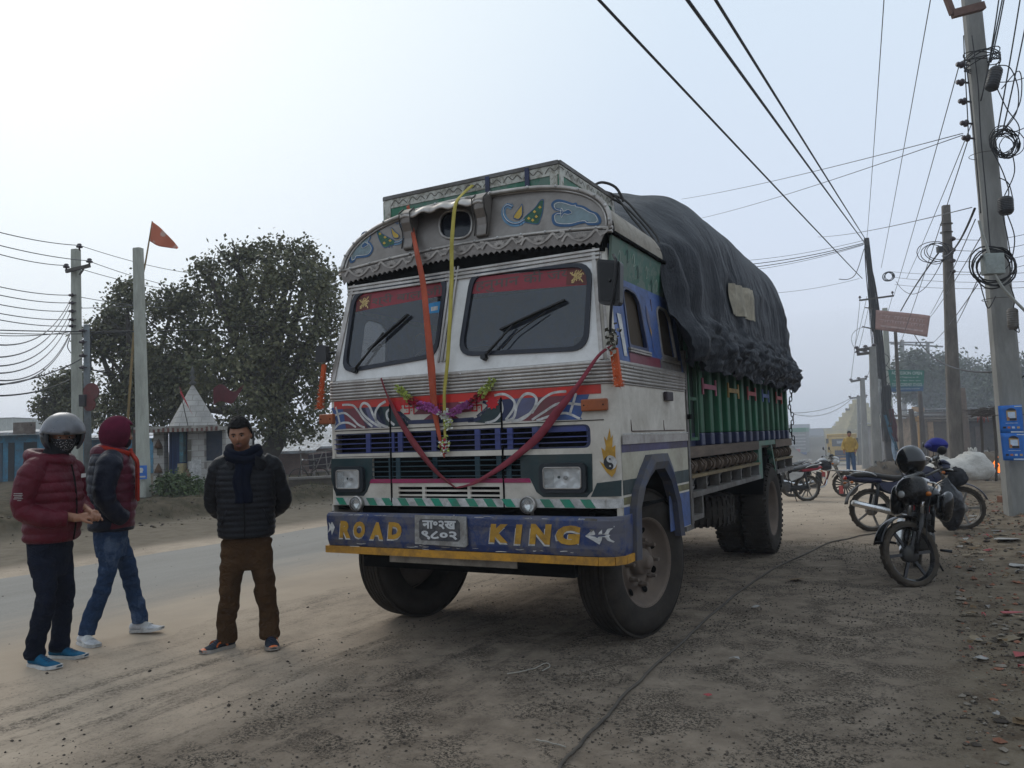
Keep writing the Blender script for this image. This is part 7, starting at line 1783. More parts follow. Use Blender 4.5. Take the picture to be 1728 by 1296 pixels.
# flag on a bamboo
fb_ = gy(213, 760, q2b.y + 1.2); fm = gy(228, 540, q2b.y + 1.0); ft = gy(257, 373, q2b.y + .6); fb0 = fb_.copy(); fb0.z = .34
fl = thing('flag_pole', 'tall bamboo pole flying an orange pennant behind the bare concrete pole', 'flag', fb0)
b = MB(); P = smooth_path([Vector((0, 0, 0)), fb_ - fb0, fm - fb0, gy(246, 440, q2b.y + .8) - fb0, ft - fb0], 8); b.tube(P, [.045 - .03 * k / len(P) for k in range(len(P))], 8)
b.build('bamboo', mat('bamboo', (.30, .20, .07), .7, dirt=.3, vec=(1, 1, .5)), fl)
b = MB()
f0, f1, f2 = gy(257, 374, q2b.y + .6) - fb0, gy(300, 424, q2b.y + .6) - fb0, gy(253, 407, q2b.y + .6) - fb0
b.sheet(lambda u, v: f0.lerp(f2, v).lerp(f1 + Vector((0, 0, .10 * (1 - v))), u) + Vector((0, .09 * math.sin(u * 9 + v) * u, .07 * math.sin(u * 3.1) * (1 - v) - .05 * math.sin(u * 5) * v)), 26, 10)
def flag_mat():
 m, t, b = nodes('orange_flag'); n = tex(t, 5, 4, .6); t.links.new(mixc(t, rmp(t, n.outputs[0], .58, .66), (.44, .12, .06), (.45, .3, .24)), b.inputs['Base Color']); b.inputs['Roughness'].default_value = .8; return m
o = b.build('pennant', flag_mat(), fl, fixn=False); o.modifiers.new('s', 'SOLIDIFY').thickness = .006
# ---- the shrine -----------------------------------------------------------------------------------------------
def brick_mat(name, col, mort, sc_=1.0, bw=.3, rh=.1):
 m, t, b = nodes(name); c = N(t, 'ShaderNodeTexCoord'); mp = N(t, 'ShaderNodeMapping'); mp.inputs['Rotation'].default_value = (R(90), 0, 0)
 t.links.new(c.outputs['Object'], mp.inputs[0]); k = N(t, 'ShaderNodeTexBrick'); t.links.new(mp.outputs[0], k.inputs['Vector'])
 k.inputs['Scale'].default_value = sc_; k.inputs['Brick Width'].default_value = bw; k.inputs['Row Height'].default_value = rh; k.inputs['Mortar Size'].default_value = .008
 k.inputs['Color1'].default_value = (*col, 1); k.inputs['Color2'].default_value = (*[x * .85 for x in col], 1); k.inputs['Mortar'].default_value = (*mort, 1)
 n = tex(t, 1.6, 7, .7); t.links.new(mixc(t, rmp(t, n.outputs[0], .45, .75), k.outputs[0], tuple(x * .55 for x in col)), b.inputs['Base Color']); b.inputs['Roughness'].default_value = .85
 bump(t, b, k.outputs['Fac'], -.3, .01); return m
SHY = q2b.y + 1.6
TILE = brick_mat('white_tile', (.42, .40, .37), (.22, .20, .18), 1., .32, .16)
def S(px, py, dy=0.): return gy(px, py, SHY + dy)
cx = S(345, 760); z0 = .34; sl = S(0, 728).z
x0, x1 = S(252, 780).x, S(378, 780).x; xr = S(305, 780).x
zt = S(330, 727).z; D = 2.6
sh = thing('shrine', 'small white roadside shrine with a pyramid roof, striped eaves and blue doors', 'shrine', (cx.x, SHY, z0))
def SB(b, x0, x1, y0, y1, z0_, z1, mi=0): b.bx(x0 - cx.x, x1 - cx.x, y0, y1, z0_ - z0, z1 - z0, mi)
b = MB(); xw = S(318, 780).x
SB(b, xw, S(345, 780).x, 0, D, z0, zt); SB(b, S(345, 780).x, x1, .15, D, z0, zt); SB(b, S(345, 780).x, x1, 0, .15, z0, S(345, 792).z)
SB(b, S(256, 780).x, S(274, 780).x, .1, .4, z0, zt); SB(b, S(236, 780).x, x1, D - .2, D, z0, zt)
b.build('wall', TILE, sh)
b = MB(); SB(b, S(342, 780).x, S(372, 780).x, .145, .16, S(0, 789).z, zt - .02); b.build('window', mat('dark_blue_shutter', (.012, .025, .05), .6, dirt=.2), sh)
b = MB(); SB(b, S(276, 780).x, S(305, 780).x, .35, .45, z0 + .05, zt, 0); SB(b, S(249, 780).x, S(257, 780).x, .35, .45, z0 + .05, zt, 0); do = b.build('door', mat('blue_door', (.012, .04, .13), .6, vec=(8, 1, .3), var=.6, sc_=3), sh)
b = MB(); SB(b, S(305.5, 780).x, S(311.5, 780).x, -.1, .1, S(0, 790).z, zt, 0); SB(b, S(303, 780).x, S(312, 780).x, -.14, .14, z0, S(0, 792).z, 1); b.build('porch_pillar', [mat('turquoise_paint', (.04, .17, .22), .6, dirt=.4, dsc=8), mat('yellow_wash', (.45, .38, .2), .8, dirt=.3)], sh)
for k, (pxa, pxb, pya, pyb) in enumerate(((261, 270, 761, 777), (261, 270, 811, 826), (313, 319, 752, 770), (313, 319, 772, 789))):
 b = MB(); SB(b, S(pxa, 0).x, S(pxb, 0).x, -.02 if pxa > 300 else .08, .1, S(0, pyb).z, S(0, pya).z); b.build('picture_niche', mat('niche_%d' % k, (.12, .11, .085), .7, bmp=0), sh)
for pxa, pya in ((265, 750), (265, 792), (316, 800)):
 b = MB(); c = S(pxa, pya); b.lathe([(.12, 0), (.09, .10), (.04, .2), (.01, .26)], (c.x - cx.x, -.01 if pxa > 300 else .09, c.z - z0 - .1), (0, 0, 1), 8); b.build('painted_lamp', mat('lamp_ochre', (.12, .07, .04), .8, bmp=0), sh)
b = MB(); SB(b, xw, xw + .35, -.01, .0, z0, z0 + .9); b.build('dado', PALE, sh)
# roof slab with striped edge
b = MB(); zs = zt; xe0, xe1 = S(236, 720).x, S(378, 720).x
SB(b, xe0, xe1, -.35, D + .2, zs, zs + .10, 0); SB(b, xe0, xe1, -.37, -.35, zs - .02, zs + .14, 0)
ro = b.build('roof_slab', mat('slab_white', (.40, .38, .34), .85, dirt=.4), sh)
b = MB(); q = random.Random(4); x = xe0
while x < xe1 - .1: SB(b, x, x + .06, -.376, -.372, zs - .02, zs + .08 + q.uniform(-.02, .02)); x += .13
b.build('eave_stripes', mat('eave_brown', (.12, .05, .04), .8, bmp=0), ro)
b = MB(); ap_ = S(325, 650, 1.); bl, br = S(281, 718, 1.), S(374, 716, 1.); zb = zs + .14
pts = [(bl.x - cx.x, -.2, zb - z0), (br.x - cx.x, -.2, zb - z0), (br.x - cx.x, 2.2, zb - z0), (bl.x - cx.x, 2.2, zb - z0), (ap_.x - cx.x, .9, ap_.z - z0)]
rz = Matrix.Rotation(R(30), 3, 'Z'); c_ = Vector((pts[4][0], 1.0, 0)); hw = (br.x - bl.x) / 2 * .76
pts = [c_ + rz @ Vector((sx * hw, sy * hw, 0)) + Vector((0, 0, zb - z0)) for sx, sy in ((-1, -1), (1, -1), (1, 1), (-1, 1))] + [Vector((c_.x, c_.y, ap_.z - z0 + .05))]
b.add(pts, [(0, 1, 4), (1, 2, 4), (2, 3, 4), (3, 0, 4), (3, 2, 1, 0)]); b.build('spire', TILE, sh)
b = MB(); b.lathe([(.05, 0), (.11, .06), (.03, .14), (.09, .2), (.02, .3), (.06, .36), (.01, .55)], (c_.x, c_.y, ap_.z - z0), (0, 0, 1), 10); b.build('finial', mat('finial_dark', (.08, .08, .075), .6, bmp=0), sh)
# red pennants beside the spire
for (px, py), (ax_, ay), lab in (((302, 652), (318, 722), 'small torn red pennant on a thin stick beside the shrine spire'), ((385, 655), (402, 700), 'dark red cloth hanging in the tree right of the shrine spire')):
 t_ = S(px, py, -.3 if px < 350 else 1.5); bs = S(ax_, ay, -.3 if px < 350 else 1.5); fp = thing('pennant', lab, 'flag', bs)
 b = MB(); b.tube([(0, 0, 0), t_ - bs], .012, 5); b.build('stick', STL_, fp)
 b = MB()
 if px < 350: b.sheet(lambda u, v: (t_ - bs) + Vector((.02 + .22 * u * (.3 + v) + .1 * v, -.04 + .05 * math.sin(u * 6), -.55 * v * (.5 + .5 * u) - .25 * u)), 10, 8)
 else: b.sheet(lambda u, v: (t_ - bs) + Vector((-.4 + .9 * u, -.1 + .05 * math.sin(u * 6), .12 * math.sin(u * 7) - .5 * v * math.sin(1.2 + u * 1.9))), 12, 8)
 b.build('cloth', mat('pennant_red', (.26, .015, .02), .8, bmp=0) if px < 350 else mat('pennant_red2', (.08, .012, .016), .8, bmp=0), fp, fixn=False)
# ---- foliage --------------------------------------------------------------------------------------------------------
def leaf_mat(name, a, b_, c):
 m, t, b = nodes(name); n = tex(t, 1.1, 4, .6); n2 = tex(t, 9, 3, .6)
 o = mixc(t, rmp(t, n.outputs[0], .38, .62), a, b_); o = mixc(t, rmp(t, n2.outputs[0], .5, .68), o, c)
 t.links.new(o, b.inputs['Base Color']); b.inputs['Roughness'].default_value = .55; b.inputs['Specular IOR Level'].default_value = .3; return m
LEAF = leaf_mat('leaf_dusty', (.05, .058, .020), (.092, .090, .036), (.155, .14, .07)); LEAFG = leaf_mat('leaf_green', (.03, .055, .012), (.05, .08, .02), (.08, .10, .04)); BARK = mat('bark', (.055, .045, .036), .9, var=.3, bmp=.6)
def crown(b, lobes, nclump, nleaf, ls, seed, cr=.5, fill=.35, org=Vector()):
 q = random.Random(seed); W = [l[1][0] * l[1][2] for l in lobes]
 for _ in range(nclump):
  c, r = q.choices(lobes, W)[0]; c = Vector(c)
  d = Vector((q.gauss(0, 1), q.gauss(0, 1), q.gauss(0, 1))).normalized(); k = (fill + (1 - fill) * q.random() ** .45) * (1 + .13 * pnoise(d * 2.2 + c))
  p = c + Vector((d.x * r[0], d.y * r[1], d.z * r[2])) * k
  if pnoise(p * .75) < -.06 - .25 * (r[0] < 1.2): continue
  s_ = cr * q.uniform(.5, 1.2)
  for _ in range(nleaf):
   e = Vector((q.gauss(0, .5), q.gauss(0, .5), q.gauss(0, .38))) * s_; l = ls * q.uniform(.6, 1.3); u = Vector((q.gauss(0, 1), q.gauss(0, 1), q.gauss(0, .8) - .5)).normalized(); v = u.orthogonal().normalized(); v = (v * math.cos(3) + u.cross(v) * q.uniform(-1, 1)).normalized()
   o = p + e - org; b.add([o, o + u * l * .5 + v * l * .32, o + u * l, o + u * l * .5 - v * l * .32], [(0, 1, 2, 3)])
def branches(b, root_, tips, r0, seed, org):
 q = random.Random(seed)
 for t_ in tips:
  t_ = Vector(t_); m_ = root_.lerp(t_, .5) + Vector((q.uniform(-.4, .4), q.uniform(-.4, .4), q.uniform(-.2, .5)))
  P = smooth_path([root_ - org, m_ - org, t_ - org], 6); b.tube(P, [r0 * (1 - .8 * k / len(P)) for k in range(len(P))], 7)
  for k in range(5):
   s = root_.lerp(t_, q.uniform(.4, .95)); e = s + Vector((q.uniform(-1, 1), q.uniform(-1, 1), q.uniform(-.2, 1))) * 1.2; b.tube([s - org, e - org], [r0 * .3, r0 * .06], 5)
def tree(name, label, base, trunk, lobes, nclump, nleaf, ls, seed, r0=.35, cr=.5, m_=None, fill=.35, grp=None):
 base = Vector(base); r = thing(name, label, 'tree', base, 0, grp)
 b = MB(); P = smooth_path([Vector(p) - base for p in trunk], 5); b.tube(P, [r0 * (1 - .5 * k / len(P)) for k in range(len(P))], 10)
 tips = [l[0] for l in lobes]; branches(b, Vector(trunk[-1]), tips, r0 * .5, seed, base)
 b.build('trunk', BARK, r); b = MB(); crown(b, lobes, nclump, nleaf, ls, seed, cr, fill, base); b.build('crown', m_ or LEAF, r, fixn=False); return r
TY = SHY + 5.5
def tp_(px, py, dy=0): return gy(px, py, TY + dy)
k_ = TY / 1350
def lobe(px, py, rx, rz, dy=0, ry=None): return (tp_(px, py, dy), (rx * k_, (ry or rx * .5) * k_, rz * k_))
tb = tp_(448, 800); tb.z = .34
tree('broad_tree', 'large dusty broad leaved tree spreading behind the white shrine and up to the truck', tb, [tb, tp_(452, 770), tp_(470, 735), tp_(455, 690)],
     [lobe(440, 540, 105, 95), lobe(385, 500, 75, 70, 1), lobe(490, 500, 72, 80, -1), lobe(530, 560, 50, 90), lobe(430, 640, 115, 75, -1), lobe(500, 665, 70, 65), lobe(350, 600, 70, 90, 1), lobe(315, 560, 40, 70, 1), lobe(320, 640, 45, 60, 1), lobe(340, 690, 60, 50, 2), lobe(520, 450, 25, 35), lobe(350, 455, 28, 24), lobe(455, 425, 40, 18), lobe(400, 430, 35, 16), lobe(505, 425, 22, 20), lobe(545, 470, 18, 30), lobe(480, 725, 60, 22)],
     2300, 22, .155, 5, .42, .50, fill=.28)
tb2 = tp_(230, 800, 2); tb2.z = .34
tree('broad_tree', 'lower dusty tree behind the bare concrete pole, left of the shrine spire', tb2, [tb2, tp_(235, 740, 2), tp_(225, 690, 2)],
     [lobe(275, 590, 55, 75, 1), lobe(220, 610, 50, 60, 2), lobe(255, 680, 60, 60, 2), lobe(195, 550, 45, 26, 2), lobe(165, 560, 30, 16, 2), lobe(215, 500, 26, 30, 1), lobe(290, 520, 40, 38, 1), lobe(205, 690, 40, 45, 2), lobe(170, 590, 30, 14, 2), lobe(188, 528, 22, 14, 2)],
     1200, 19, .15, 8, .3, .48, fill=.25)
tb3 = tp_(110, 800, 6); tb3.z = .34
tree('broad_tree', 'sparse low tree behind the pale utility pole at far left', tb3, [tb3, tp_(115, 730, 6), tp_(112, 690, 6)],
     [lobe(100, 655, 36, 24, 6), lobe(80, 690, 24, 22, 6), lobe(130, 640, 26, 26, 6), lobe(140, 690, 40, 40, 6), lobe(105, 700, 30, 25, 6)], 560, 18, .15, 12, .2, .5, fill=.2)
bs = gpt(312, 836); bs.y -= .2
bsh = thing('bush', 'small green bush growing at the foot of the shrine', 'bush', bs); b = MB(); crown(b, [(bs + Vector((0, 0, .25)), (.62, .4, .30)), (bs + Vector((-.35, 0, .3)), (.3, .3, .3)), (bs + Vector((.5, 0, .15)), (.4, .3, .16))], 160, 18, .085, 3, .16, .2, bs); b.build('leaves', LEAFG, bsh, fixn=False)
b = MB()
for k in range(8): b.tube([(-.3 + .08 * k, 0, -.05), (-.5 + .14 * k, 0, .3)], .01, 5)
b.build('stems', BARK, bsh)
# dry grass on the bank
q = random.Random(6); b = MB()
for _ in range(5200):
 a, s = -12.6 + q.gauss(0, .5), q.uniform(-1, 24)
 if pnoise(Vector((a, s * .8, 2))) < -.05: continue
 z = hgt(a, s); h = q.uniform(.04, .16); l = q.uniform(-.06, .06); b.add([(a - .006, s, z), (a + .006, s, z), (a + l, s + l, z + h)], [(0, 1, 2)], q.choice((0, 0, 1)))
g = place_local(b.build('dry_grass', [mat('grass_dry', (.11, .09, .05), .9, bmp=0), mat('grass_green', (.045, .06, .02), .9, bmp=0)], fixn=False)); tag(g, 'thin dry grass tufts along the top of the bank across the road', 'grass', kind='stuff')
# ---- sheds and walls behind the left side ----------------------------------------------------------------------------
TIN = mat('tin_sheet', (.42, .45, .48), .5, .4, dirt=.4, dcol=(.2, .16, .13), vec=(1, 1, 1), var=.15, sc_=3, bmp=.2); BLW = mat('blue_wash', (.035, .19, .30), .8, dirt=.35, dcol=(.05, .07, .09), var=.3, sc_=2); PINKB = brick_mat('pink_brick', (.21, .135, .11), (.15, .12, .1), 1., .25, .08)
def house(name, label, cat, px0, px1, pyb, pyt, Y, dep, wall, roofm, roof_h=.12, over=.25, door=(), windows=(), slope=0.):
 p0, p1 = gy(px0, pyb, Y), gy(px1, pyb, Y); zt = gy((px0 + px1) / 2, pyt, Y).z; x0, x1 = p0.x, p1.x; cxx = (x0 + x1) / 2; zb = min(.3, p0.z)
 r = thing(name, label, cat, (cxx, Y, 0)); b = MB(); b.bx(x0 - cxx, x1 - cxx, 0, dep, -.1, zt); b.build('wall', wall, r)
 b = MB(); n = max(8, int((x1 - x0) * 5));
 def rf(u, v): return Vector((x0 - cxx - over + (x1 - x0 + 2 * over) * u, -over + (dep + 2 * over) * v, zt + roof_h + slope * v + .02 * math.sin(u * (x1 - x0) * 40)))
 b.sheet(rf, min(160, n * 4), 2); b.bx(x0 - cxx - over, x1 - cxx + over, -over - .02, -over, zt - .02 + .02, zt + roof_h + .01); o = b.build('roof', roofm, r, fixn=False);
 for (a, c, m_) in door: b = MB(); d0, d1 = gy(a, pyb, Y).x, gy(c, pyb, Y).x; b.bx(d0 - cxx, d1 - cxx, -.04, .0, 0, zt * .86); b.build('door', m_, r)
 for (a, c, pa, pb, m_) in windows: b = MB(); d0, d1 = gy(a, pyb, Y).x, gy(c, pyb, Y).x; b.bx(d0 - cxx, d1 - cxx, -.04, 0., gy(a, pb, Y).z, gy(a, pa, Y).z); b.build('window', m_, r)
 return r
DKV = mat('dark_doorway', (.015, .018, .02), .9, bmp=0); BLD = mat('blue_panel_dark', (.012, .05, .09), .7, dirt=.3)
hs_ = house('shed', 'low blue painted shed with a grey tin roof at the far left edge', 'shed', -60, 62, 822, 735, 36, 4, BLW, TIN, .1, .5, [(-20, 4, BLD), (14, 24, DKV), (40, 62, DKV)], slope=.25)
b = MB(); a0 = gy(22, 732, 35.4); a1 = gy(58, 712, 35.4); b.bx(a0.x - hs_.location.x, a1.x - hs_.location.x, -.6, -.5, a0.z, a1.z); b.build('rusty_fascia', mat('rusty_tin', (.20, .17, .14), .8, dirt=.5, dcol=(.09, .06, .045), dsc=2), hs_)
house('shed', 'blue shed wall showing between the poles behind the hooded person', 'shed', 64, 236, 812, 742, 41, 3, BLW, TIN, .08, .3, [(90, 110, DKV), (195, 212, BLD)], slope=.2)
house('brick_house', 'low pinkish brick house with a whitish tin roof behind the parked bicycle', 'house', 425, 522, 812, 766, TY + 6, 4, PINKB, TIN, .1, .4, slope=.9)
house('tin_shed', 'long pale tin roofed shed glimpsed under the branches of the large tree', 'shed', 395, 620, 780, 758, TY + 14, 6, PINKB, TIN, .1, .4, slope=1.1)
# woven fence panel, ledge wall and the bicycle
LW = wor(-12.1, 12.0)
b = MB(); a0 = gpt(487, 822, .30); a1 = gpt(575, 818, .30)
lw = thing('low_wall', 'low plastered wall with a flat top on the bank left of the truck', 'wall', a0); b = MB(); b.bar(Vector((0, 0, .0)), a1 - a0, .45, .46); b.build('wall', mat('mud_plaster', (.13, .105, .08), .9, dirt=.5, dcol=(.05, .04, .03), bmp=.4), lw)
b = MB(); b.bar(Vector((0, 0, .25)), a1 - a0 + Vector((0, 0, .25)), .55, .06); b.build('coping', mat('coping_grey', (.20, .18, .16), .9, dirt=.3), lw)
fy = TY + 3
b = MB(); p = [gy(510, 818, fy), gy(600, 818, fy), gy(600, 752, fy), gy(516, 766, fy)]
fp = thing('lattice_fence', 'slanting bamboo lattice with a dark sheet behind the bicycle', 'fence', p[0])
for k in range(9): b.bar((p[0].lerp(p[1], k / 8)) - p[0], (p[3].lerp(p[2], k / 8)) - p[0] + Vector((.4 if k % 2 else -.2, 0, 0)), .035, .03)
for k in range(6): b.bar((p[0].lerp(p[3], k / 5)) - p[0] - Vector((0, .05, 0)), (p[1].lerp(p[2], k / 5)) - p[0] - Vector((0, .05, 0)), .03, .03)
b.build('lattice', mat('grey_bamboo', (.26, .24, .22), .8), fp)
b = MB(); p2_ = [gy(522, 792, fy + .2), gy(600, 790, fy + .2), gy(600, 758, fy + .2), gy(520, 768, fy + .2)]; b.add([v - p[0] for v in p2_], [(0, 1, 2, 3)]); o = b.build('dark_sheet', mat('sheet_dark', (.05, .035, .045), .8), fp); o.modifiers.new('s', 'SOLIDIFY').thickness = .02
# wheel+frame bicycle
BK = mat('bicycle_black', (.02, .018, .018), .5, dirt=.3); by_ = fy - 1.0; c0 = gy(540, 818, by_); c1b = gy(504, 818, by_); rw = .34
bi = thing('bicycle', 'old black bicycle leaning by the lattice left of the truck', 'bicycle', (c0.x, by_, c0.z - rw * .2 + .0)); L_ = c1b.x - c0.x
for x in (0, L_):
 b = MB(); b.lathe([(rw - .02, -.015), (rw, -.012), (rw, .012), (rw - .02, .015)], (x, 0, rw), (0, 1, 0), 32); b = MB()
 b.tube([(x + rw * math.cos(a), 0, rw + rw * math.sin(a)) for a in [k * math.pi / 18 for k in range(36)]], .018, 6, closed=True)
 for k in range(14): a = k * math.pi / 7; b.tube([(x, 0, rw), (x + rw * math.cos(a), 0, rw + rw * math.sin(a))], .003, 3)
 b.build('wheel', BK, bi)
b = MB(); hx = L_ * .82; sx_ = L_ * .28; bb = L_ * .42
for p_, q_ in (((0, 0, rw), (sx_, 0, .78)), ((0, 0, rw), (bb, 0, .3)), ((bb, 0, .3), (sx_, 0, .92)), ((bb, 0, .3), (hx, 0, .78)), ((sx_, 0, .8), (hx, 0, .85)), ((L_, 0, rw), (hx, 0, 1.0))): b.tube([p_, q_], .016, 6)
b.build('frame', BK, bi); b = MB(); b.box((sx_, 0, .95), (.24, .14, .06)); b.build('saddle', SEATM, bi, bevel=.02); b = MB(); b.tube([(hx + .1, -.28, .98), (hx, 0, 1.02), (hx + .1, .28, .98)], .012, 6); b.build('handlebar', BRT, bi)
b = MB(); b.sheet(lambda u, v: (rw * 1.13 * math.cos(R(10 + 150 * u)), -.03 + .06 * v, rw + rw * 1.13 * math.sin(R(10 + 150 * u))), 12, 1); o = b.build('mudguard', BK, bi); o.modifiers.new('s', 'SOLIDIFY').thickness = .005
# faint town far left
for (a, c, t_, Y) in ((-20, 20, 706, 150), (30, 70, 712, 170)):
 house('far_house', 'faint concrete house lost in the haze at far left' if a < 0 else 'faint flat roofed house in the haze behind the blue shed', 'house', a, c, 770, t_, Y, 8, CONCG, CONCG, .1, .2)
# ---- left wires --------------------------------------------------------------------------------------------------------------
GL = 'wires on the left of the street'
Y1 = q1b.y
def wl(a, c, Ya, Yc, sag=.2, r=.011, lab='thin wire running off to the left from the pale utility pole', g=GL, m_=CABG): return wire(gy(*a, Ya), gy(*c, Yc), sag, r, lab, g, m_)
for a, c in (((-5, 391), (134, 414)), ((-5, 413), (150, 440)), ((-5, 428), (112, 448)), ((-5, 483), (118, 498)), ((-5, 497), (117, 511)), ((-5, 513), (117, 525)), ((-5, 528), (117, 539)), ((-5, 539), (118, 550))): wl(a, c, Y1 - 6, Y1 - .2, .05)
wl((-5, 557), (360, 556), Y1 - .5, Y1 - .5, .05, .016, 'dark cable crossing level in front of the trees at left', 'level cables at left', CAB)
wl((-5, 562), (240, 559), Y1 - .4, Y1 - .4, .05, .012, 'dark cable crossing level in front of the trees at left', 'level cables at left', CAB)
wl((-5, 566), (118, 560), Y1 - .6, Y1 - .4, .05, .012, 'dark cable crossing level in front of the trees at left', 'level cables at left', CAB)
for a, c in (((-5, 582), (120, 503)), ((-5, 603), (119, 512)), ((-5, 618), (119, 526)), ((-5, 630), (118, 541)), ((-5, 642), (118, 562)), ((-5, 648), (118, 565))): wl(a, c, Y1 - 12, Y1 - .2, .35, .010, 'service wire swooping down to the left from the pale utility pole', 'swooping service wires at left')
for a, c in (((-5, 668), (118, 640)), ((-5, 650), (138, 605))): wl(a, c, Y1 - 8, Y1 - .2, .1, .016, 'dark cable rising from the left edge to the two left poles', 'rising cables at left', CAB)
for a, c in (((134, 414), (330, 462)), ((151, 441), (330, 490)), ((140, 455), (320, 492)), ((134, 501), (330, 520)), ((134, 520), (320, 500))): wl(a, c, Y1, Y1 + 8, .1, .010, 'thin wire running right from the pale utility pole over the tree', 'wires over the left tree')
wl((540, 455), (600, 445), Y1 + 8, Y1 + 8, .05, .009, 'faint short wire between the tree and the truck roof', 'wire by the truck roof')
b = MB(); b.tube(smooth_path([gy(154, 625, Y1 - .3), gy(153, 580, Y1 - .3), gy(165, 561, Y1 - .3), gy(240, 559, Y1 - .3)], 6), .02, 6); tag(b.build('bent_conduit', CAB), 'bent black conduit rising beside the thin steel pole', 'cable')
# ================================================================ RIGHT SIDE
# ---- the big pole -------------------------------------------------------------------------
g0 = gh(1721, 863); YG = g0.y
gb_ = Vector((g0.x, g0.y, 0)); gt_ = gy(1635, -40, YG + .3)
BP, tB = concrete_pole('utility_pole', 'big concrete pole at the right edge carrying blue posters, cable coils and a grey box', gb_ - Vector((0, 0, .05)), gt_, .39, .25, CONC)
def G(px, py, dy=-.35): return on_root(BP, gy(px, py, YG + dy))
def poster(pxa, pya, pxb, pyb, k):
 a, c_, d, e = G(pxa[0], pxa[1], -.31), G(pya[0], pya[1], -.31), G(pxb[0], pxb[1], -.31), G(pyb[0], pyb[1], -.31)
 f = lambda u, v, l=0: (d.lerp(e, u)).lerp(a.lerp(c_, u), v) + Vector((0, -l - .012 * math.sin(u * 3.1), 0))
 b = MB(); b.sheet(lambda u, v: f(u, v), 8, 6); o = b.build('poster', mat('poster_blue_%d' % k, (.01, .13, .46), .5, dirt=.12, bmp=.1, bsc=8), BP, fixn=False); o.modifiers.new('s', 'SOLIDIFY').thickness = .003
 PMS = [mat('poster_ochre', (.38, .26, .12), .6, bmp=0), mat('poster_dark', (.02, .02, .03), .6, bmp=0), mat('poster_pale', (.45, .52, .62), .6, bmp=0), mat('poster_rust', (.4, .14, .06), .6, bmp=0)]
 b = MB()
 def patch_(u0, u1, v0, v1, mi, l): b.add([f(u0, v0, l), f(u1, v0, l), f(u1, v1, l), f(u0, v1, l)], [(0, 1, 2, 3)], mi)
 patch_(.3, .72, .45, .82, 0, .006); patch_(.35, .66, .52, .76, 2, .010); b.poly(circ(.5, .80, .2, .10, 14, 0, math.pi) , lambda u, v: f(u, v, .013), 0, (0, -1, 0), mi=1); patch_(.4, .7, .46, .54, 1, .013); patch_(.32, .4, .50, .58, 3, .014)
 for u0, mi in ((.12, 1), (.3, 3), (.48, 2), (.7, 0)): patch_(u0, u0 + .12, .17, .24, mi, .007)
 patch_(.42, .98, .02, .07, 2, .007); patch_(.66, .98, .93, .97, 2, .007); patch_(.24, .75, .355, .37, 2, .007)
 b.build('poster_print', PMS, o, fixn=False)
poster((1684, 685), (1724, 683), (1688, 731), (1728, 731), 0); poster((1688, 731), (1728, 731), (1693, 777), (1733, 777), 1)
b = MB(); b.bar(G(1607, 24), G(1660, 10), .10, .12); b.bar(G(1597, -5), G(1608, 24), .08, .08); b.build('crossarm', mat('rust_steel', (.13, .075, .06), .8), BP)
for px, py in ((1622, 109), (1622, 139), (1626, 171), (1629, 208), (1632, 233)): insul(BP, G(px, py), .055, (-1, 0, .1)); b = MB(); b.tube([G(px - 2, py), G(px + 14, py + 2)], .008, 5); b.build('insulator_pin', STL_, BP)
for i in range(7):
 b = MB(); c_ = G(1657, 100, -.05); t = i * 1.7; b.tube([c_ + Vector((.27 * math.cos(a), .25 * math.sin(a), .10 * math.sin(a + t) + .05 * math.sin(3 * t))) for a in [j * math.pi / 10 for j in range(20)]], .009, 5, closed=True); b.build('binding_wire', CAB, BP)
def coil(c, r, n_, seed, par, ry=1., name='cable_coil', m_=CAB, th=.012, yaw=0, sc_=.13):
 q = random.Random(seed); b = MB()
 for k in range(n_):
  rr = r * q.uniform(.75, 1.08); ox, oz = q.gauss(0, r * sc_), q.gauss(0, r * sc_); ph = q.uniform(0, 6)
  P = []
  for j in range(22):
   a = j * 2 * math.pi / 22; x = (rr * math.cos(a)); z = rr * ry * math.sin(a) * (1 + .08 * math.sin(2 * a + ph)); P.append(Vector(c) + Vector((x * math.cos(yaw) + ox, x * math.sin(yaw) + q.gauss(0, .006) - .03 * math.sin(a + ph), z + oz)))
  b.tube(P, th, 5, closed=True)
 return b.build(name, m_, par)
coil(G(1698, 243), .21, 13, 3, BP, th=.0075, sc_=.2); coil(G(1677, 449, -.4), .36, 6, 5, BP, .9, sc_=.05)
b = MB(); c_ = G(1675, 446, -.42); b.box(c_, (.30, .16, .33)); b.build('junction_box', mat('box_grey', (.28, .31, .29), .6, dirt=.2, bmp=0), BP, bevel=.01)
for (a, c_, r) in (((1672, 152), (1682, 114), .10), ((1696, 332), (1698, 362), .11), ((1708, 520), (1710, 556), .08)):
 b = MB(); p, q_ = G(*a), G(*c_); d = (q_ - p).normalized(); L_ = (q_ - p).length; b.lathe([(r * .6, 0), (r, .03), (r, L_ - .04), (r * .7, L_)], p, d, 16)
 for k in range(7): b.lathe([(r, .05 + k * (L_ - .1) / 7), (r * 1.07, .06 + k * (L_ - .1) / 7), (r, .07 + k * (L_ - .1) / 7)], p, d, 16, cap=False)
 b.build('cable_closure', PLAST if r > .09 else GREYM, BP)
b = MB(); P = [(1652, 372), (1658, 395), (1668, 425), (1675, 455), (1690, 482), (1705, 500), (1735, 530)]; b.tube(smooth_path([G(*p, -.46) for p in P], 5), .022, 7); b.build('pale_cable', mat('cable_pale', (.30, .30, .27), .6, bmp=0), BP)
q = random.Random(12)
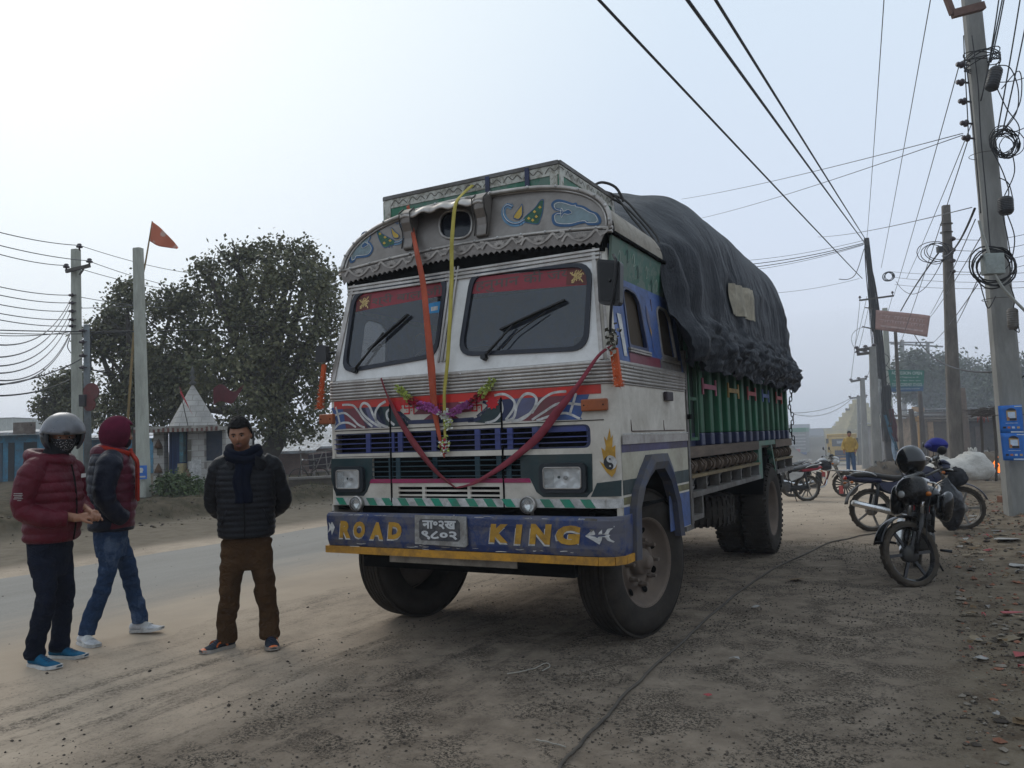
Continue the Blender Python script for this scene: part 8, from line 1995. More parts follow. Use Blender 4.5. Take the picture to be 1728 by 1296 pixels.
loops = [[(1686, 110), (1705, 115), (1718, 150), (1715, 190), (1690, 225)], [(1690, 150), (1720, 120), (1722, 170), (1700, 210), (1680, 232)], [(1683, 150), (1700, 185), (1720, 215), (1712, 250)], [(1672, 250), (1690, 285), (1702, 320), (1700, 335)],
         [(1706, 250), (1712, 290), (1695, 330)], [(1686, 300), (1702, 310), (1710, 340)], [(1700, 362), (1712, 400), (1706, 440), (1690, 460)], [(1692, 362), (1700, 400), (1705, 430)], [(1680, 500), (1668, 520), (1660, 500), (1652, 470)], [(1704, 480), (1712, 505), (1709, 522)], [(1712, 556), (1720, 560), (1716, 540)],
         [(1640, 60), (1650, 140), (1655, 230), (1664, 330), (1672, 430)], [(1626, 60), (1628, 110), (1633, 200), (1634, 235)], [(1630, 105), (1640, 190), (1650, 300), (1655, 360)]]
for P in loops: b = MB(); b.tube(smooth_path([G(*p, -.36 - q.uniform(0, .1)) for p in P], 6), .009, 5); b.build('loose_cable', CAB, BP)
for py in (700, 262, 505): b = MB(); a, c_ = G(1683 - (700 - py) * .09 - 2, py, -.0), G(1722 - (700 - py) * .085, py, -.0); w_ = (c_ - a).length; m_ = (a + c_) / 2; b.tube([m_ + Vector((w_ * .6 * math.cos(t), -.0 + w_ * .5 * math.sin(t), 0)) for t in [j * math.pi / 8 for j in range(16)]], .006, 4, closed=True); b.build('strap_wire', STL_, BP)
# ---- mid pole ------------------------------------------------------------------------------------
mb_ = gy(1614, 797, 27); mt = gy(1596, 347, mb_.y); YM = mb_.y
MPo, tM = concrete_pole('utility_pole', 'slender brownish concrete pole with four side insulators behind the white sack', mb_, mt, .46, .24, CONCD)
def Mp(px, py, dy=-.25): return on_root(MPo, gy(px, py, YM + dy))
for py in (403, 422, 440, 458): insul(MPo, Mp(1608, py), .08, (1, 0, 0))
for py in (378, 392): b = MB(); c_ = Mp(1597, py, 0); b.tube([c_ + Vector((.19 * math.cos(t), .17 * math.sin(t), 0)) for t in [j * math.pi / 8 for j in range(16)]], .02, 5, closed=True); b.build('clamp', STL_, MPo)
b = MB(); b.box(Mp(1586, 421), (.17, .15, .2)); b.build('junction_box', PLAST, MPo)
coil(Mp(1578, 425), .52, 4, 8, MPo, .7, th=.014, sc_=.2)
# ---- leaning pole with the cable mass ----------------------------------------------------------------
lb = gh(1504, 797); YL = lb.y; lt = gy(1462, 402, YL)
LP, tL = concrete_pole('utility_pole', 'dark leaning pole bundled with cables where the street wires meet', lb, lt, .42, .24, mat('pole_dark', (.075, .075, .08), .85, dirt=.3, var=.3, bmp=.3))
def Lq(px, py, dy=-.25): return on_root(LP, gy(px, py, YL + dy))
b = MB(); b.bar(Lq(1450, 507), Lq(1508, 499), .06, .09); b.build('crossarm', STL_, LP)
for px, py in ((1451, 502), (1506, 494)): insul(LP, Lq(px, py), .07)
for a, c_ in (((1455, 551), (1476, 556)), ((1460, 519), (1474, 521))): b = MB(); b.bar(Lq(*a), Lq(*c_), .05, .05); b.build('bracket', STL_, LP)
q = random.Random(31)
for k in range(20):
 o = q.uniform(-6, 7); P = [Lq(1462 + q.uniform(-4, 5), 405 + q.uniform(0, 25)), Lq(1468 + o, 470), Lq(1478 + o * 1.3 + q.uniform(-5, 5), 560), Lq(1486 + o * 1.4, 650), Lq(1496 + o + q.uniform(-6, 6), 745)][:q.choice((3, 4, 5, 5))]
 b = MB(); b.tube(smooth_path(P, 5), q.uniform(.014, .035), 5); b.build('bundled_cable', CAB, LP)
for k in range(9):
 x, y = 1480 + k * 2.2, 590 + k * 16; b = MB(); b.tube(smooth_path([Lq(x, y), Lq(x + q.uniform(8, 26), y + q.uniform(5, 25)), Lq(x + q.uniform(-4, 16), y + q.uniform(30, 50))], 5), .018, 5); b.build('drooping_cable', CAB, LP)
coil(Lq(1499, 466, -.3), .28, 7, 2, LP, .85, th=.014, sc_=.14); coil(Lq(1457, 572, .3), .62, 1, 2, LP, 1., th=.012, name='wire_hoop')
def rag(a, c_, w_, m_, seed):
 b = MB(); A_, C_ = Lq(*a, -.3), Lq(*c_, -.35); b.sheet(lambda u, v: A_.lerp(C_, v) + Vector(((u - .5) * w_ * (1 - .5 * v) + .08 * pnoise(Vector((v * 3, seed, 0))), .06 * math.sin(u * 9 + v * 3), .05 * pnoise(Vector((u * 4, v * 4, seed))))), 8, 18); o = b.build('hanging_rag', m_, LP, fixn=False); o.modifiers.new('s', 'SOLIDIFY').thickness = .012
rag((1497, 650), (1502, 720), .35, CAB, 1); rag((1502, 690), (1512, 745), .4, mat('rag_maroon', (.07, .012, .02), .8, bmp=0), 2); rag((1494, 700), (1514, 760), .22, mat('rag_blue', (.03, .11, .17), .8, bmp=0), 3); rag((1484, 640), (1484, 700), .22, mat('rag_grey', (.3, .3, .29), .8, bmp=0), 4); rag((1506, 735), (1514, 790), .3, mat('rag_pale', (.25, .33, .42), .8, bmp=0), 5)
# sign boards: banner hung in the wires, green school board
bn = [gy(*p, YL - .6) for p in ((1478, 523), (1569, 533), (1564, 569), (1477, 556))]
bnr = thing('banner', 'faded pink cloth banner strung slanting between the leaning pole and the wires', 'banner', bn[0])
b = MB(); bf = lambda u, v, l=0.: bn[0].lerp(bn[1], u).lerp(bn[3].lerp(bn[2], u), v) - bn[0] + Vector((0, .05 * math.sin(u * 5) - l, .03 * math.sin(u * 3.1)))
b.sheet(bf, 20, 8); o = b.build('cloth', mat('banner_pink', (.36, .22, .19), .8, dirt=.25, dcol=(.25, .17, .15), bmp=.1), bnr, fixn=False); o.modifiers.new('s', 'SOLIDIFY').thickness = .006
b = MB(); q = random.Random(2)
for v0, h_, n_ in ((.22, .14, 15), (.45, .12, 17)):
 for k in range(n_):
  u0 = .08 + .84 * k / n_; w_ = .035
  if q.random() < .8: b.add([bf(u0, v0, .02), bf(u0 + w_ * .4, v0, .02), bf(u0 + w_ * .4, v0 + h_, .02), bf(u0, v0 + h_, .02)], [(0, 1, 2, 3)])
  b.add([bf(u0, v0, .02), bf(u0 + w_ * 1.3, v0, .02), bf(u0 + w_ * 1.3, v0 + .03, .02), bf(u0, v0 + .03, .02)], [(0, 1, 2, 3)])
b.add([bf(.1, .74, .02), bf(.9, .72, .02), bf(.9, .80, .02), bf(.1, .82, .02)], [(0, 1, 2, 3)])
b.build('faded_writing', mat('banner_ink', (.45, .33, .3), .8, bmp=0), o, fixn=False)
gn = [gy(*p, YL - .9) for p in ((1499, 624), (1560, 625), (1558, 660), (1505, 661))]
gs = thing('sign_board', 'green and blue board reading ADMISSION OPEN fixed beside the leaning pole', 'sign', gn[3]); b = MB()
ff = lambda u, v, l=0.: gn[3].lerp(gn[2], u).lerp(gn[0].lerp(gn[1], u), v) - gn[3] + Vector((0, -l, 0))
b.add([ff(0, 0), ff(1, 0), ff(1, 1), ff(0, 1), ff(0, 0, -.04), ff(1, 0, -.04), ff(1, 1, -.04), ff(0, 1, -.04)], [(0, 1, 2, 3), (7, 6, 5, 4), (0, 4, 5, 1), (1, 5, 6, 2), (2, 6, 7, 3), (3, 7, 4, 0)])
def sgm():
 m, t, b = nodes('board_green_blue'); c = N(t, 'ShaderNodeTexCoord'); s = N(t, 'ShaderNodeSeparateXYZ'); t.links.new(c.outputs['Object'], s.inputs[0]); r = N(t, 'ShaderNodeMapRange'); t.links.new(s.outputs['Z'], r.inputs[0]); r.inputs[2].default_value = .75
 n = tex(t, 6, 4, .6); t.links.new(mixc(t, .25, mixc(t, rmp(t, r.outputs[0], .15, .5), (.02, .07, .20), (.01, .14, .10)), mixc(t, n.outputs[0], (.01, .05, .05), (.03, .16, .13))), b.inputs['Base Color']); b.inputs['Roughness'].default_value = .5; return m
o = b.build('board', sgm(), gs); gh_ = (gn[0] - gn[3]).length; gw = (gn[1] - gn[0]).length
BW = mat('board_writing', (.40, .45, .42), .6, bmp=0)
def brd(s_, v, w_, h_): text(s_, 'board_line', BW, o, lambda x, y: ff(.5 + x / gw, v + y / gh_, .012), gw * w_, gh_ * h_, .002, .012, extra=.001)
brd('ADMISSION OPEN', .86, .86, .15); brd('From Playgroup to 10', .66, .66, .09); brd('Computer · Music · Dance · Sports', .50, .8, .07); brd('S.S.A. SECONDARY SCHOOL', .32, .92, .15); brd('Transport facility available', .12, .75, .07)
b = MB(); b.bar(ff(.05, -.12, .01), ff(.95, -.12, .01), .03, .03); b.build('frame_bar', STL_, gs)
# ---- poles farther along --------------------------------------------------------------------------------------
def far_pole(px, pyt, pyb, Y, w_, label, arms=(), m_=CONC, grp='poles receding down the street', lean=0):
 bse = gy(px + lean, pyb, Y); l_ = loc(bse); bse.z = hgt(l_.x, l_.y); top = gy(px, pyt, Y); r, t = concrete_pole('utility_pole', label, bse, top, w_ * 1.2, w_ * .8, m_, grp)
 for (a, c_, yy, yy2) in arms:
  b = MB(); pa, pc = gy(a, yy, Y) - bse, gy(c_, yy2, Y) - bse; b.bar(pa, pc, .12, .14); b.build('crossarm', STL_, r)
  for p in (pa, pc, (pa + pc) / 2): insul(r, p + Vector((0, 0, .12)), .12)
 return r
far_pole(1493, 520, 790, YL + 3, .32, 'pale grey pole just behind the leaning pole', m_=CONCG, lean=12)
far_pole(1472, 585, 790, 40, .38, 'second pole behind the leaning pole, hung with creeper and two short arms', [(1446, 1475, 591, 587), (1447, 1473, 598, 595)], lean=8)
far_pole(1455, 638, 786, 52, .34, 'narrow pole with one crossarm left of the second pole', [(1436, 1462, 644, 639)], lean=6)
far_pole(1449, 668, 786, 66, .34, 'hazy pole with a crossarm, third from the leaning pole', [(1434, 1462, 672, 670)], lean=3)
far_pole(1438, 690, 784, 84, .34, 'faint pole in the haze above the yellow dump truck', [(1428, 1441, 692, 690)], lean=3)
far_pole(1432, 703, 784, 104, .34, 'fainter pole left of the yellow building', [(1425, 1437, 704, 703)], lean=2)
far_pole(1415, 716, 782, 120, .40, 'faintest left pole of a pair joined by a bar', [(1408, 1425, 717, 716)]); far_pole(1424, 714, 782, 120, .40, 'faintest right pole of a pair joined by a bar')
hp_ = thing('pole_frame', 'two dark poles joined by two long crossbars in front of the hazy trees', 'pole', gh(1530, 775)); YH = hp_.location.y
def Hh(px, py, dy=0): return on_root(hp_, gy(px, py, YH + dy))
b = MB(); b.tube([Hh(1530, 790), Hh(1522, 574)], [.30, .22], 8); b.build('pole', CONCD, hp_); b = MB(); b.tube([Hh(1572, 780), Hh(1565, 577)], [.28, .2], 8); b.build('pole', CONCD, hp_)
for a, c_ in (((1500, 578), (1575, 578)), ((1503, 580), (1591, 585))): b = MB(); b.bar(Hh(*a, -.3), Hh(*c_, -.3), .14, .16); b.build('crossbar', STL_, hp_)
far_pole(1511, 560, 790, 36, .16, 'thin dark post leaning between the green board and the pole frame', m_=CONCD, lean=12)
# ---- overhead cables ------------------------------------------------------------------------------------------------
GH = 'three heavy cables sweeping overhead to the leaning pole'
def ext(a, b_, k=.9): return a + (a - b_) * k
wire(ext(gy(985, -35, 8.5), gy(1455, 470, YL - 2)), gy(1455, 470, YL - 2), .05, .020, 'heavy black cable sweeping overhead and ending in a loop left of the leaning pole', None, CAB, 40, 'overhead_cable', 'cable')
b = MB(); b.tube(smooth_path([gy(1416, 471, YL - 2), gy(1432, 471, YL - 1), gy(1445, 460, YL - .5), gy(1458, 420, YL)], 6), .02, 6); tag(b.build('cable_loop', CAB), 'black cable looping under the top of the leaning pole', 'cable')
wire(ext(gy(1145, -30, 8.0), gy(1460, 411, YL)), gy(1460, 411, YL), .06, .022, 'heavy twisted black cable overhead, left one of the close pair', None, CAB, 40, 'overhead_cable', 'cable')
wire(ext(gy(1195, -30, 8.5), gy(1462, 406, YL)), gy(1462, 406, YL), .07, .020, 'heavy black cable overhead, right one of the close pair', None, CAB, 40, 'overhead_cable', 'cable')
GS = 'thin lines fanning up from the leaning pole'
for a, c_ in (((1492, -5), (1463, 402)), ((1571, -5), (1487, 452)), ((1620, 105), (1508, 500)), ((1634, 235), (1512, 600)), ((1655, 170), (1530, 470)), ((1646, 370), (1570, 530)), ((1655, 400), (1566, 540)), ((1650, 480), (1575, 578)), ((1655, 460), (1600, 570))):
 wire(gy(*a, 16), gy(*c_, YL), .1, .011, 'thin line fanning up to the right from the leaning pole', GS, CABG)
for a, c_ in (((1463, 500), (1441, 590)), ((1468, 508), (1446, 600)), ((1451, 510), (1436, 640)), ((1506, 500), (1462, 640))): wire(gy(*a, YL), gy(*c_, 45), .1, .012, 'thin line dropping from the leaning pole to the farther poles', 'lines to the far poles', CABG)
GM = 'level wires between the leaning pole and the right edge'
for a, c_, Ya, Yc in (((1608, 403), (1735, 394), YM, YM), ((1608, 422), (1735, 411), YM, YM), ((1608, 440), (1735, 430), YM, YM), ((1608, 458), (1735, 446), YM, YM), ((1500, 458), (1735, 460), YL, YM), ((1510, 468), (1735, 475), YL, YM), ((1510, 480), (1735, 485), YL, YM), ((1380, 400), (1640, 350), YL, 15), ((1150, 336), (1625, 225), YL, 16), ((1184, 368), (1625, 228), YL, 16), ((1300, 495), (1450, 470), YL, YL), ((1640, 130), (1740, 127), 15, 15), ((1645, 222), (1740, 210), 15, 15)):
 wire(gy(*a, Ya), gy(*c_, Yc), .12, .010, 'thin wire crossing level behind the big pole', GM, CABG)
GT = 'cables from behind the truck to the leaning pole'
for k, (a, c_) in enumerate((((1255, 440), (1460, 405)), ((1255, 447), (1458, 410)), ((1262, 452), (1458, 412)), ((1265, 456), (1456, 414)))): wire(gy(*a, YL + 6), gy(*c_, YL), .15, .022 if k in (1, 2) else .012, 'cable running level from behind the tarpaulin to the leaning pole', GT, CAB)
wire(gy(1340, 699, 52), gy(1437, 673, 66), .6, .02, 'drooping line beyond the back of the truck', 'drooping lines behind the truck', CABG); wire(gy(1340, 697, 52), gy(1437, 671, 66), .3, .02, 'drooping line beyond the back of the truck', 'drooping lines behind the truck', CABG)
wire(gy(1645, 352, 14), gy(1590, 432, YM), .25, .022, 'thick cable looping from the big pole to the box on the slender pole', None, CAB); wire(gy(1586, 424, YM - .3), gy(1520, 525, YL), -.1, .03, 'thick cable slanting from the slender pole down to the banner', None, CAB)
wire(gy(1543, 565, YL - 1), gy(1686, 627, 14.5), .55, .022, 'thick sagging cable from the banner across the trees to the big pole', None, CAB); wire(gy(1512, 475, YL), gy(1590, 440, YM), .9, .014, 'wire drooping between coil and slender pole', None, CAB)
GU = 'cables rising steeply beside the big pole'
for a, c_ in (((1686, -5), (1668, 110)), ((1695, -5), (1672, 105)), ((1722, -5), (1682, 228)), ((1692, -5), (1655, 170)), ((1733, 30), (1690, 230)), ((1716, 640), (1740, 622))): wire(gy(*a, 13), gy(*c_, YG - .3), .03, .012, 'cable rising steeply out of the top right corner by the big pole', GU, CAB)
# ---- vegetation and stalls at the right -----------------------------------------------------------------------------------
TR = 62.; kk = TR / 1350
def lo(px, py, rx, rz, dy=0): return (gy(px, py, TR + dy), (rx * kk, rx * kk, rz * kk))
LEAFH = leaf_mat('leaf_deep', (.030, .045, .022), (.05, .065, .032), (.07, .08, .045))
for px, lobes, lab, sd in ((1560, [lo(1560, 640, 36, 40), lo(1545, 610, 22, 18), lo(1585, 625, 26, 26), lo(1530, 640, 18, 30), lo(1570, 690, 30, 36)], 'hazy grey green tree behind the green board', 1), (1625, [lo(1620, 640, 40, 38, 4), lo(1650, 630, 28, 22, 4), lo(1600, 660, 30, 34, 4), lo(1640, 680, 36, 30, 4)], 'hazy broad tree between the slender pole and the big pole', 2),
                           (1690, [lo(1680, 650, 40, 34, -4), lo(1720, 620, 36, 20, -4), lo(1735, 660, 30, 30, -4), lo(1700, 690, 40, 30, -4)], 'hazy tree behind the big pole at the right edge', 3)):
 bb_ = gy(px, 775, TR); tree('broad_tree', lab, bb_, [bb_, gy(px - 4, 720, TR), gy(px, 680, TR)], lobes, 900, 20, .30, sd, .4, 1.0, LEAFH, .1)
for px, pyt, w_, lab in ((1628, 655, .62, 'thick bare trunk right of the slender pole'), (1545, 690, .3, 'thin bare trunk behind the wooden post'), (1560, 660, .26, 'second thin bare trunk farther right')):
 bb_ = gh(px, 775, .1) if 0 else gy(px, 784, 34); r = thing('tree_trunk', lab, 'tree', bb_); b = MB(); P = smooth_path([Vector((0, 0, -.1)), gy(px - 3, 730, 34) - bb_, gy(px - 8, pyt, 34) - bb_], 6); b.tube(P, [w_ / 2 * (1 - .4 * k / len(P)) for k in range(len(P))], 10); b.build('trunk', mat('trunk_%d' % px, (.14, .10, .075) if px == 1628 else (.09, .08, .075), .9, dirt=.3, bmp=.5), r)
def box_thing(name, label, cat, px0, px1, pyb, pyt, Y, dep, m_, roofm=None, slope=0., pieces=()):
 p0, p1 = gy(px0, pyb, Y), gy(px1, pyb, Y); zt = gy((px0 + px1) / 2, pyt, Y).z; cx_ = (p0.x + p1.x) / 2; r = thing(name, label, cat, (cx_, Y, 0)); b = MB(); b.bx(p0.x - cx_, p1.x - cx_, 0, dep, -3, zt); b.build('wall', m_, r)
 if roofm: b = MB(); b.sheet(lambda u, v: Vector((p0.x - cx_ - .3 + (p1.x - p0.x + .6) * u, -.4 + (dep + .8) * v, zt + .08 + slope * v + .025 * math.sin(u * 60))), 70, 2); o = b.build('roof', roofm, r, fixn=False); o.modifiers.new('s', 'SOLIDIFY').thickness = .04
 for nm, a, c_, t_, d, mm in pieces: b = MB(); b.bx(gy(a, pyb, Y).x - cx_, gy(c_, pyb, Y).x - cx_, -.06, 0, gy(a, d, Y).z, gy(a, t_, Y).z); b.build(nm, mm, r)
 return r
BGW = mat('beige_wall', (.26, .20, .15), .85, dirt=.4, var=.2); OBR = mat('orange_wood', (.34, .20, .08), .8, dirt=.2); DKS = mat('sooty_wall', (.05, .045, .045), .9, dirt=.4, var=.3); YW = mat('yellow_wash_wall', (.42, .37, .22), .85, dirt=.35, dcol=(.22, .19, .12), dsc=.6)
box_thing('shop', 'beige walled shack behind the bikes left of the slender pole', 'shack', 1558, 1605, 792, 704, 42, 3, BGW, mat('grey_sheet', (.10, .095, .09), .9, dirt=.4), .15, [('door', 1570, 1584, 712, 792, mat('ply_board', (.30, .2, .12), .8)), ('shutter', 1590, 1600, 715, 790, GREYM)])
box_thing('shop', 'dark sooty stall with a ragged roof behind the fire', 'shack', 1640, 1740, 800, 708, 36, 3, DKS, mat('rag_roof', (.05, .043, .038), .95, dirt=.5), .1, [('board', 1650, 1664, 720, 790, mat('dark_board', (.09, .07, .06), .9)), ('tarpaulin', 1700, 1740, 705, 760, mat('stall_tarp', (.10, .13, .13), .8))])
box_thing('shop', 'smoke dimmed brown house behind the stall between the trunks', 'shack', 1600, 1700, 780, 692, 50, 5, mat('brown_wall', (.12, .09, .075), .9, dirt=.3), mat('slate_sheet', (.05, .05, .05), .9), .2)
box_thing('shop', 'grey shed seen between the leaning pole and the wooden post', 'shack', 1512, 1560, 786, 716, 52, 4, mat('grey_plank', (.20, .20, .21), .85, dirt=.3, vec=(8, 1, .3), var=.5), mat('pale_sheet', (.18, .19, .20), .8), .1, [('shutter', 1520, 1530, 728, 782, mat('shutter_pale', (.4, .42, .45), .6)), ('shutter', 1536, 1548, 728, 782, GREYM)])
# wooden post sign
wp = gh(1556, 800, .05); wps = thing('wooden_stand', 'orange brown wooden post with short boards at its top near the parked bikes', 'post', wp)
def W_(px, py): return gy(px, py, wp.y) - wp
b = MB(); b.bar(Vector((0, 0, -.05)), W_(1553, 702), .22, .16); b.build('post', OBR, wps); b = MB(); b.bar(W_(1542, 707), W_(1557, 709), .16, .2); b.build('board', OBR, wps); b = MB(); b.bar(W_(1539, 690), W_(1559, 692), .10, .22); b.build('board', mat('pale_orange_board', (.40, .28, .18), .8), wps)
# lean-to
lt0 = gh(1680, 812, .15); lts = thing('lean_to', 'open lean-to of crooked sticks with a ragged thatch over the fire', 'shelter', lt0)
def Q_(px, py, dy=0): return gy(px, py, lt0.y + dy) - lt0
for a, c_ in (((1656, 800), (1655, 702)), ((1681, 812), (1676, 695)), ((1700, 800), (1698, 690))): b = MB(); b.tube(smooth_path([Q_(*a), (Q_(*a) + Q_(*c_)) / 2 + Vector((.05, 0, 0)), Q_(*c_)], 4), .045, 7); b.build('post', BARK, lts)
b = MB(); q = random.Random(4)
for k in range(420): s_ = Q_(1642 + q.uniform(0, 66), 700, q.uniform(-.4, 1.4)); s_.z = Q_(1640, 701).z + .004 * (s_.x - Q_(1640, 701).x) * 60 * .25 + q.uniform(-.04, .16); b.bar(s_, s_ + Vector((q.uniform(-.5, .5), q.uniform(-.2, .2), q.uniform(-.12, .08))), .03, .015)
b.build('thatch', mat('thatch_dark', (.075, .06, .05), .9), lts)
b = MB()
for k in range(5): s_ = Q_(1650 + 4 * k, 703, -.3); b.tube([s_, s_ + Vector((q.uniform(-.1, .1), 0, -.1 - .1 * q.random()))], .012, 5)
b.build('hanging_rag', mat('rag_red', (.25, .05, .035), .8), lts)
# sack
sb = gh(1640, 805, .08); sk = MB(); sk.sphere((0, 0, 0), (1.0, .55, .62), 50, 34)
for i, v in enumerate(sk.v):
 d = Vector((v.x, v.y / .55, v.z / .62)); f = 1 + .10 * pnoise(d * 1.7) + .06 * abs(pnoise(d * 4)); v = v * f; v.z = max(v.z, -.42);
 if v.x < -.1: v.z *= .78
 if v.z > .35 and abs(v.x - .35) < .25: v.z += .12
 sk.v[i] = v
so_ = sk.build('sack', mat('white_sacking', (.52, .50, .46), .85, spec=.1, dirt=.25, dcol=(.2, .175, .15), dsc=2.5, var=.12, bmp=.6, bsc=6, bd=.05, dsharp=.25), fixn=False, pos=gy(1627, 792, 20.5) + Vector((0, 0, .0))); so_.scale = (.78, .78, .62); tag(so_, 'big bulging dirty white sack lying behind the dark blue motorcycle', 'sack')
b = MB(); c_ = Vector((.32, 0, .55))
for k in range(16): a = k * .4; b.tube([c_, c_ + Vector((.13 * math.cos(a), .1 * math.sin(a), .28 + .06 * math.sin(k * 2.1)))], [.045, .02], 5)
b.build('tied_neck', so_.data.materials[0], so_)
sk2 = dup(so_, gy(1585, 795, 21.5) , .6, 'smaller dirty white sack half hidden behind the big one', None, .55)
# rubbish heap round the fire, fire, smoke
def heap(label, c, r, h, seed, ms, n=160, name='rubbish_heap'):
 q = random.Random(seed); b = MB(); b.sphere((0, 0, 0), (r * .95, r * .8, h * .9), 20, 12)
 for i, v in enumerate(b.v): b.v[i] = v * (1 + .3 * pnoise(v * 2.5))
 for _ in range(n):
  p = Vector((q.gauss(0, r * .5), q.gauss(0, r * .35), 0)); p.z = h * max(0, 1 - (p.length / r) ** 2) * q.uniform(.5, 1.05); d = Vector((q.gauss(0, 1), q.gauss(0, 1), q.gauss(0, .5))).normalized() * q.uniform(.05, .16); e = d.orthogonal().normalized() * q.uniform(.03, .08)
  b.add([p - d - e, p + d - e, p + d + e, p - d + e], [(0, 1, 2, 3)], q.randrange(len(ms)))
 return tag(b.build(name, ms, pos=c, fixn=False), label, 'rubbish')
RB = [mat('rub_brown', (.09, .07, .05), .9, bmp=0), mat('rub_grey', (.18, .17, .16), .9, bmp=0), mat('rub_pale', (.33, .31, .28), .8, bmp=0), mat('rub_dark', (.03, .03, .03), .9, bmp=0)]
fz = gh(1678, 808, .15)
heap('grey rubbish heap smouldering behind the fire', gy(1665, 800, fz.y + 2.2), 1.5, .9, 3, RB); heap('low heap of sticks and rags between sack and big pole', gy(1690, 815, fz.y - 1.0), 1.1, .30, 5, RB[:2] + RB[3:], 110); heap('broken tree stump and rubbish at the foot of the leaning pole', gh(1500, 808), 1.0, .75, 8, [RB[0], RB[3]], 130)
fire = thing('fire', 'small open fire with orange flames burning by the big pole', 'fire', gy(1678, 790, fz.y))
def fmat(col, s_):
 m = bpy.data.materials.new('flame'); m.use_nodes = True; t = m.node_tree; t.nodes.clear(); o = N(t, 'ShaderNodeOutputMaterial'); e = N(t, 'ShaderNodeEmission'); e.inputs[0].default_value = (*col, 1); e.inputs[1].default_value = s_; t.links.new(e.outputs[0], o.inputs[0]); return m
for k, (x, h, r, mm) in enumerate(((0, .95, .15, 0), (-.22, .5, .12, 0), (.2, .62, .14, 0), (.05, .55, .10, 1), (-.08, .36, .09, 1), (.3, .3, .09, 0), (-.35, .28, .07, 0))):
 b = MB(); q = random.Random(k); P = [Vector((x * .6 + .06 * math.sin(j * 1.3 + k) * j / 4, .03 * k - .1, -.3 + (h * .75 + .1) * j / 7)) for j in range(8)]; b.tube(P, [r * .62 * (.7, 1., .9, .72, .52, .35, .2, .03)[j] for j in range(8)], 9); b.build('flame', fmat((1, .22, .03), 1.7) if mm == 0 else fmat((1, .55, .16), 2.2), fire)
b = MB();
for k in range(8): a = k * .8; b.tube([(.4 * math.cos(a), .3 * math.sin(a), -.28), (-.1 * math.cos(a), 0, -.05)], .035, 6)
b.build('firewood', mat('charred', (.015, .013, .012), .9), fire)
smk = MB(); smk.sphere((0, 0, 0), (2.6, 1.6, 2.6), 24, 16)
for i, v in enumerate(smk.v): smk.v[i] = v * (1 + .25 * pnoise(v * .5)) + Vector((-.35 * max(0, v.z), 0, 0))
def smoke_mat():
 m = bpy.data.materials.new('smoke'); m.use_nodes = True; t = m.node_tree; t.nodes.clear(); o = N(t, 'ShaderNodeOutputMaterial'); v = N(t, 'ShaderNodeVolumePrincipled'); v.inputs['Color'].default_value = (.75, .80, .88, 1); v.inputs['Density'].default_value = .018; t.links.new(v.outputs[0], o.inputs['Volume']); return m
s2 = MB(); s2.sphere((0, 0, 0), (45, 58, 9), 24, 16); fm2 = smoke_mat(); fm2.node_tree.nodes['Principled Volume'].inputs['Density'].default_value = .0045; fm2.node_tree.nodes['Principled Volume'].inputs['Color'].default_value = (.88, .92, .98, 1)
tag(s2.build('smoke', fm2, pos=(28, 92, 3)), 'pale smoke and dust hanging over the far end of the street', 'smoke', kind='stuff')
tag(smk.build('smoke', smoke_mat(), pos=gy(1640, 745, fz.y + 4.5), fixn=True), 'thin blue smoke drifting up behind the fire', 'smoke', kind='stuff')
# ---- vehicles and buildings down the street ------------------------------------------------------------------------------------
YT = 66
yc = gy(1424, 789, YT); yt = thing('dump_truck', 'yellow dump truck facing the camera far down the street', 'truck', (yc.x, YT, yc.z), R(-21))
YP = mat('truck_yellow', (.50, .32, .05), .5, dirt=.35, dcol=(.25, .17, .06)); kx = YT / 1350
def yb(x0, x1, y0, y1, z0, z1, nm, m_, bv=.03, par=yt): b = MB(); b.bx(x0, x1, y0, y1, z0, z1); return b.build(nm, m_, par, bevel=bv)
yb(-.98, .98, 0, 1.7, .95, 2.45, 'cab', YP); yb(-.8, .8, -.03, .02, 1.75, 2.35, 'windscreen', mat('yt_glass', (.09, .10, .11), .15, bmp=0)); yb(-.42, .36, -.045, -.02, 1.98, 2.2, 'sun_strip', mat('yt_strip', (.3, .32, .34), .5, bmp=0)); yb(-1.0, 1.0, -.12, .05, .55, .95, 'bumper', NAVY)
yb(-.62, .62, -.04, .0, 1.0, 1.42, 'grille', NAVY, .01)
for x in (-.8, .8): yb(x - .12, x + .12, -.16, -.1, .68, .86, 'headlight', PALE)
yb(-.25, .25, -.15, -.11, .66, .80, 'number_plate', mat('yt_plate', (.45, .25, .1), .5, bmp=0), .005)
for x in (-.82, .82):
 for y in (.6, 4.2): b = MB(); b.lathe([(.3, -.15), (.5, -.15), (.52, 0), (.5, .15), (.3, .15)], (x, y, .5), (1, 0, 0), 24); b.build('wheel', TYRE, yt)
for x in (-1.15, 1.12): yb(x - .1, x + .1, -.1, 0, 2.0, 2.4, 'mirror', PLAST)
yb(-1.15, 1.2, 1.9, 5.5, 1.2, 2.75, 'tipper', YP)
YF = 88; fc = gy(1350, 778, YF); ft_ = thing('lorry', 'grey lorry with a green topped body, seen from behind beyond the parked bikes', 'truck', (fc.x - .1, YF, fc.z), R(-24))
b = MB(); zt_ = gy(1350, 722, YF).z - fc.z; b.bx(-1.05, .85, 0, 5, .9, zt_ - .3); b.build('body', mat('lorry_grey', (.24, .25, .26), .7, vec=(1, 1, 5), var=.45, sc_=3, dirt=.3), ft_); b = MB(); b.bx(-1.08, .88, -.03, 5.03, zt_ - .45, zt_); b.build('green_top', mat('lorry_green', (.02, .17, .09), .6), ft_)
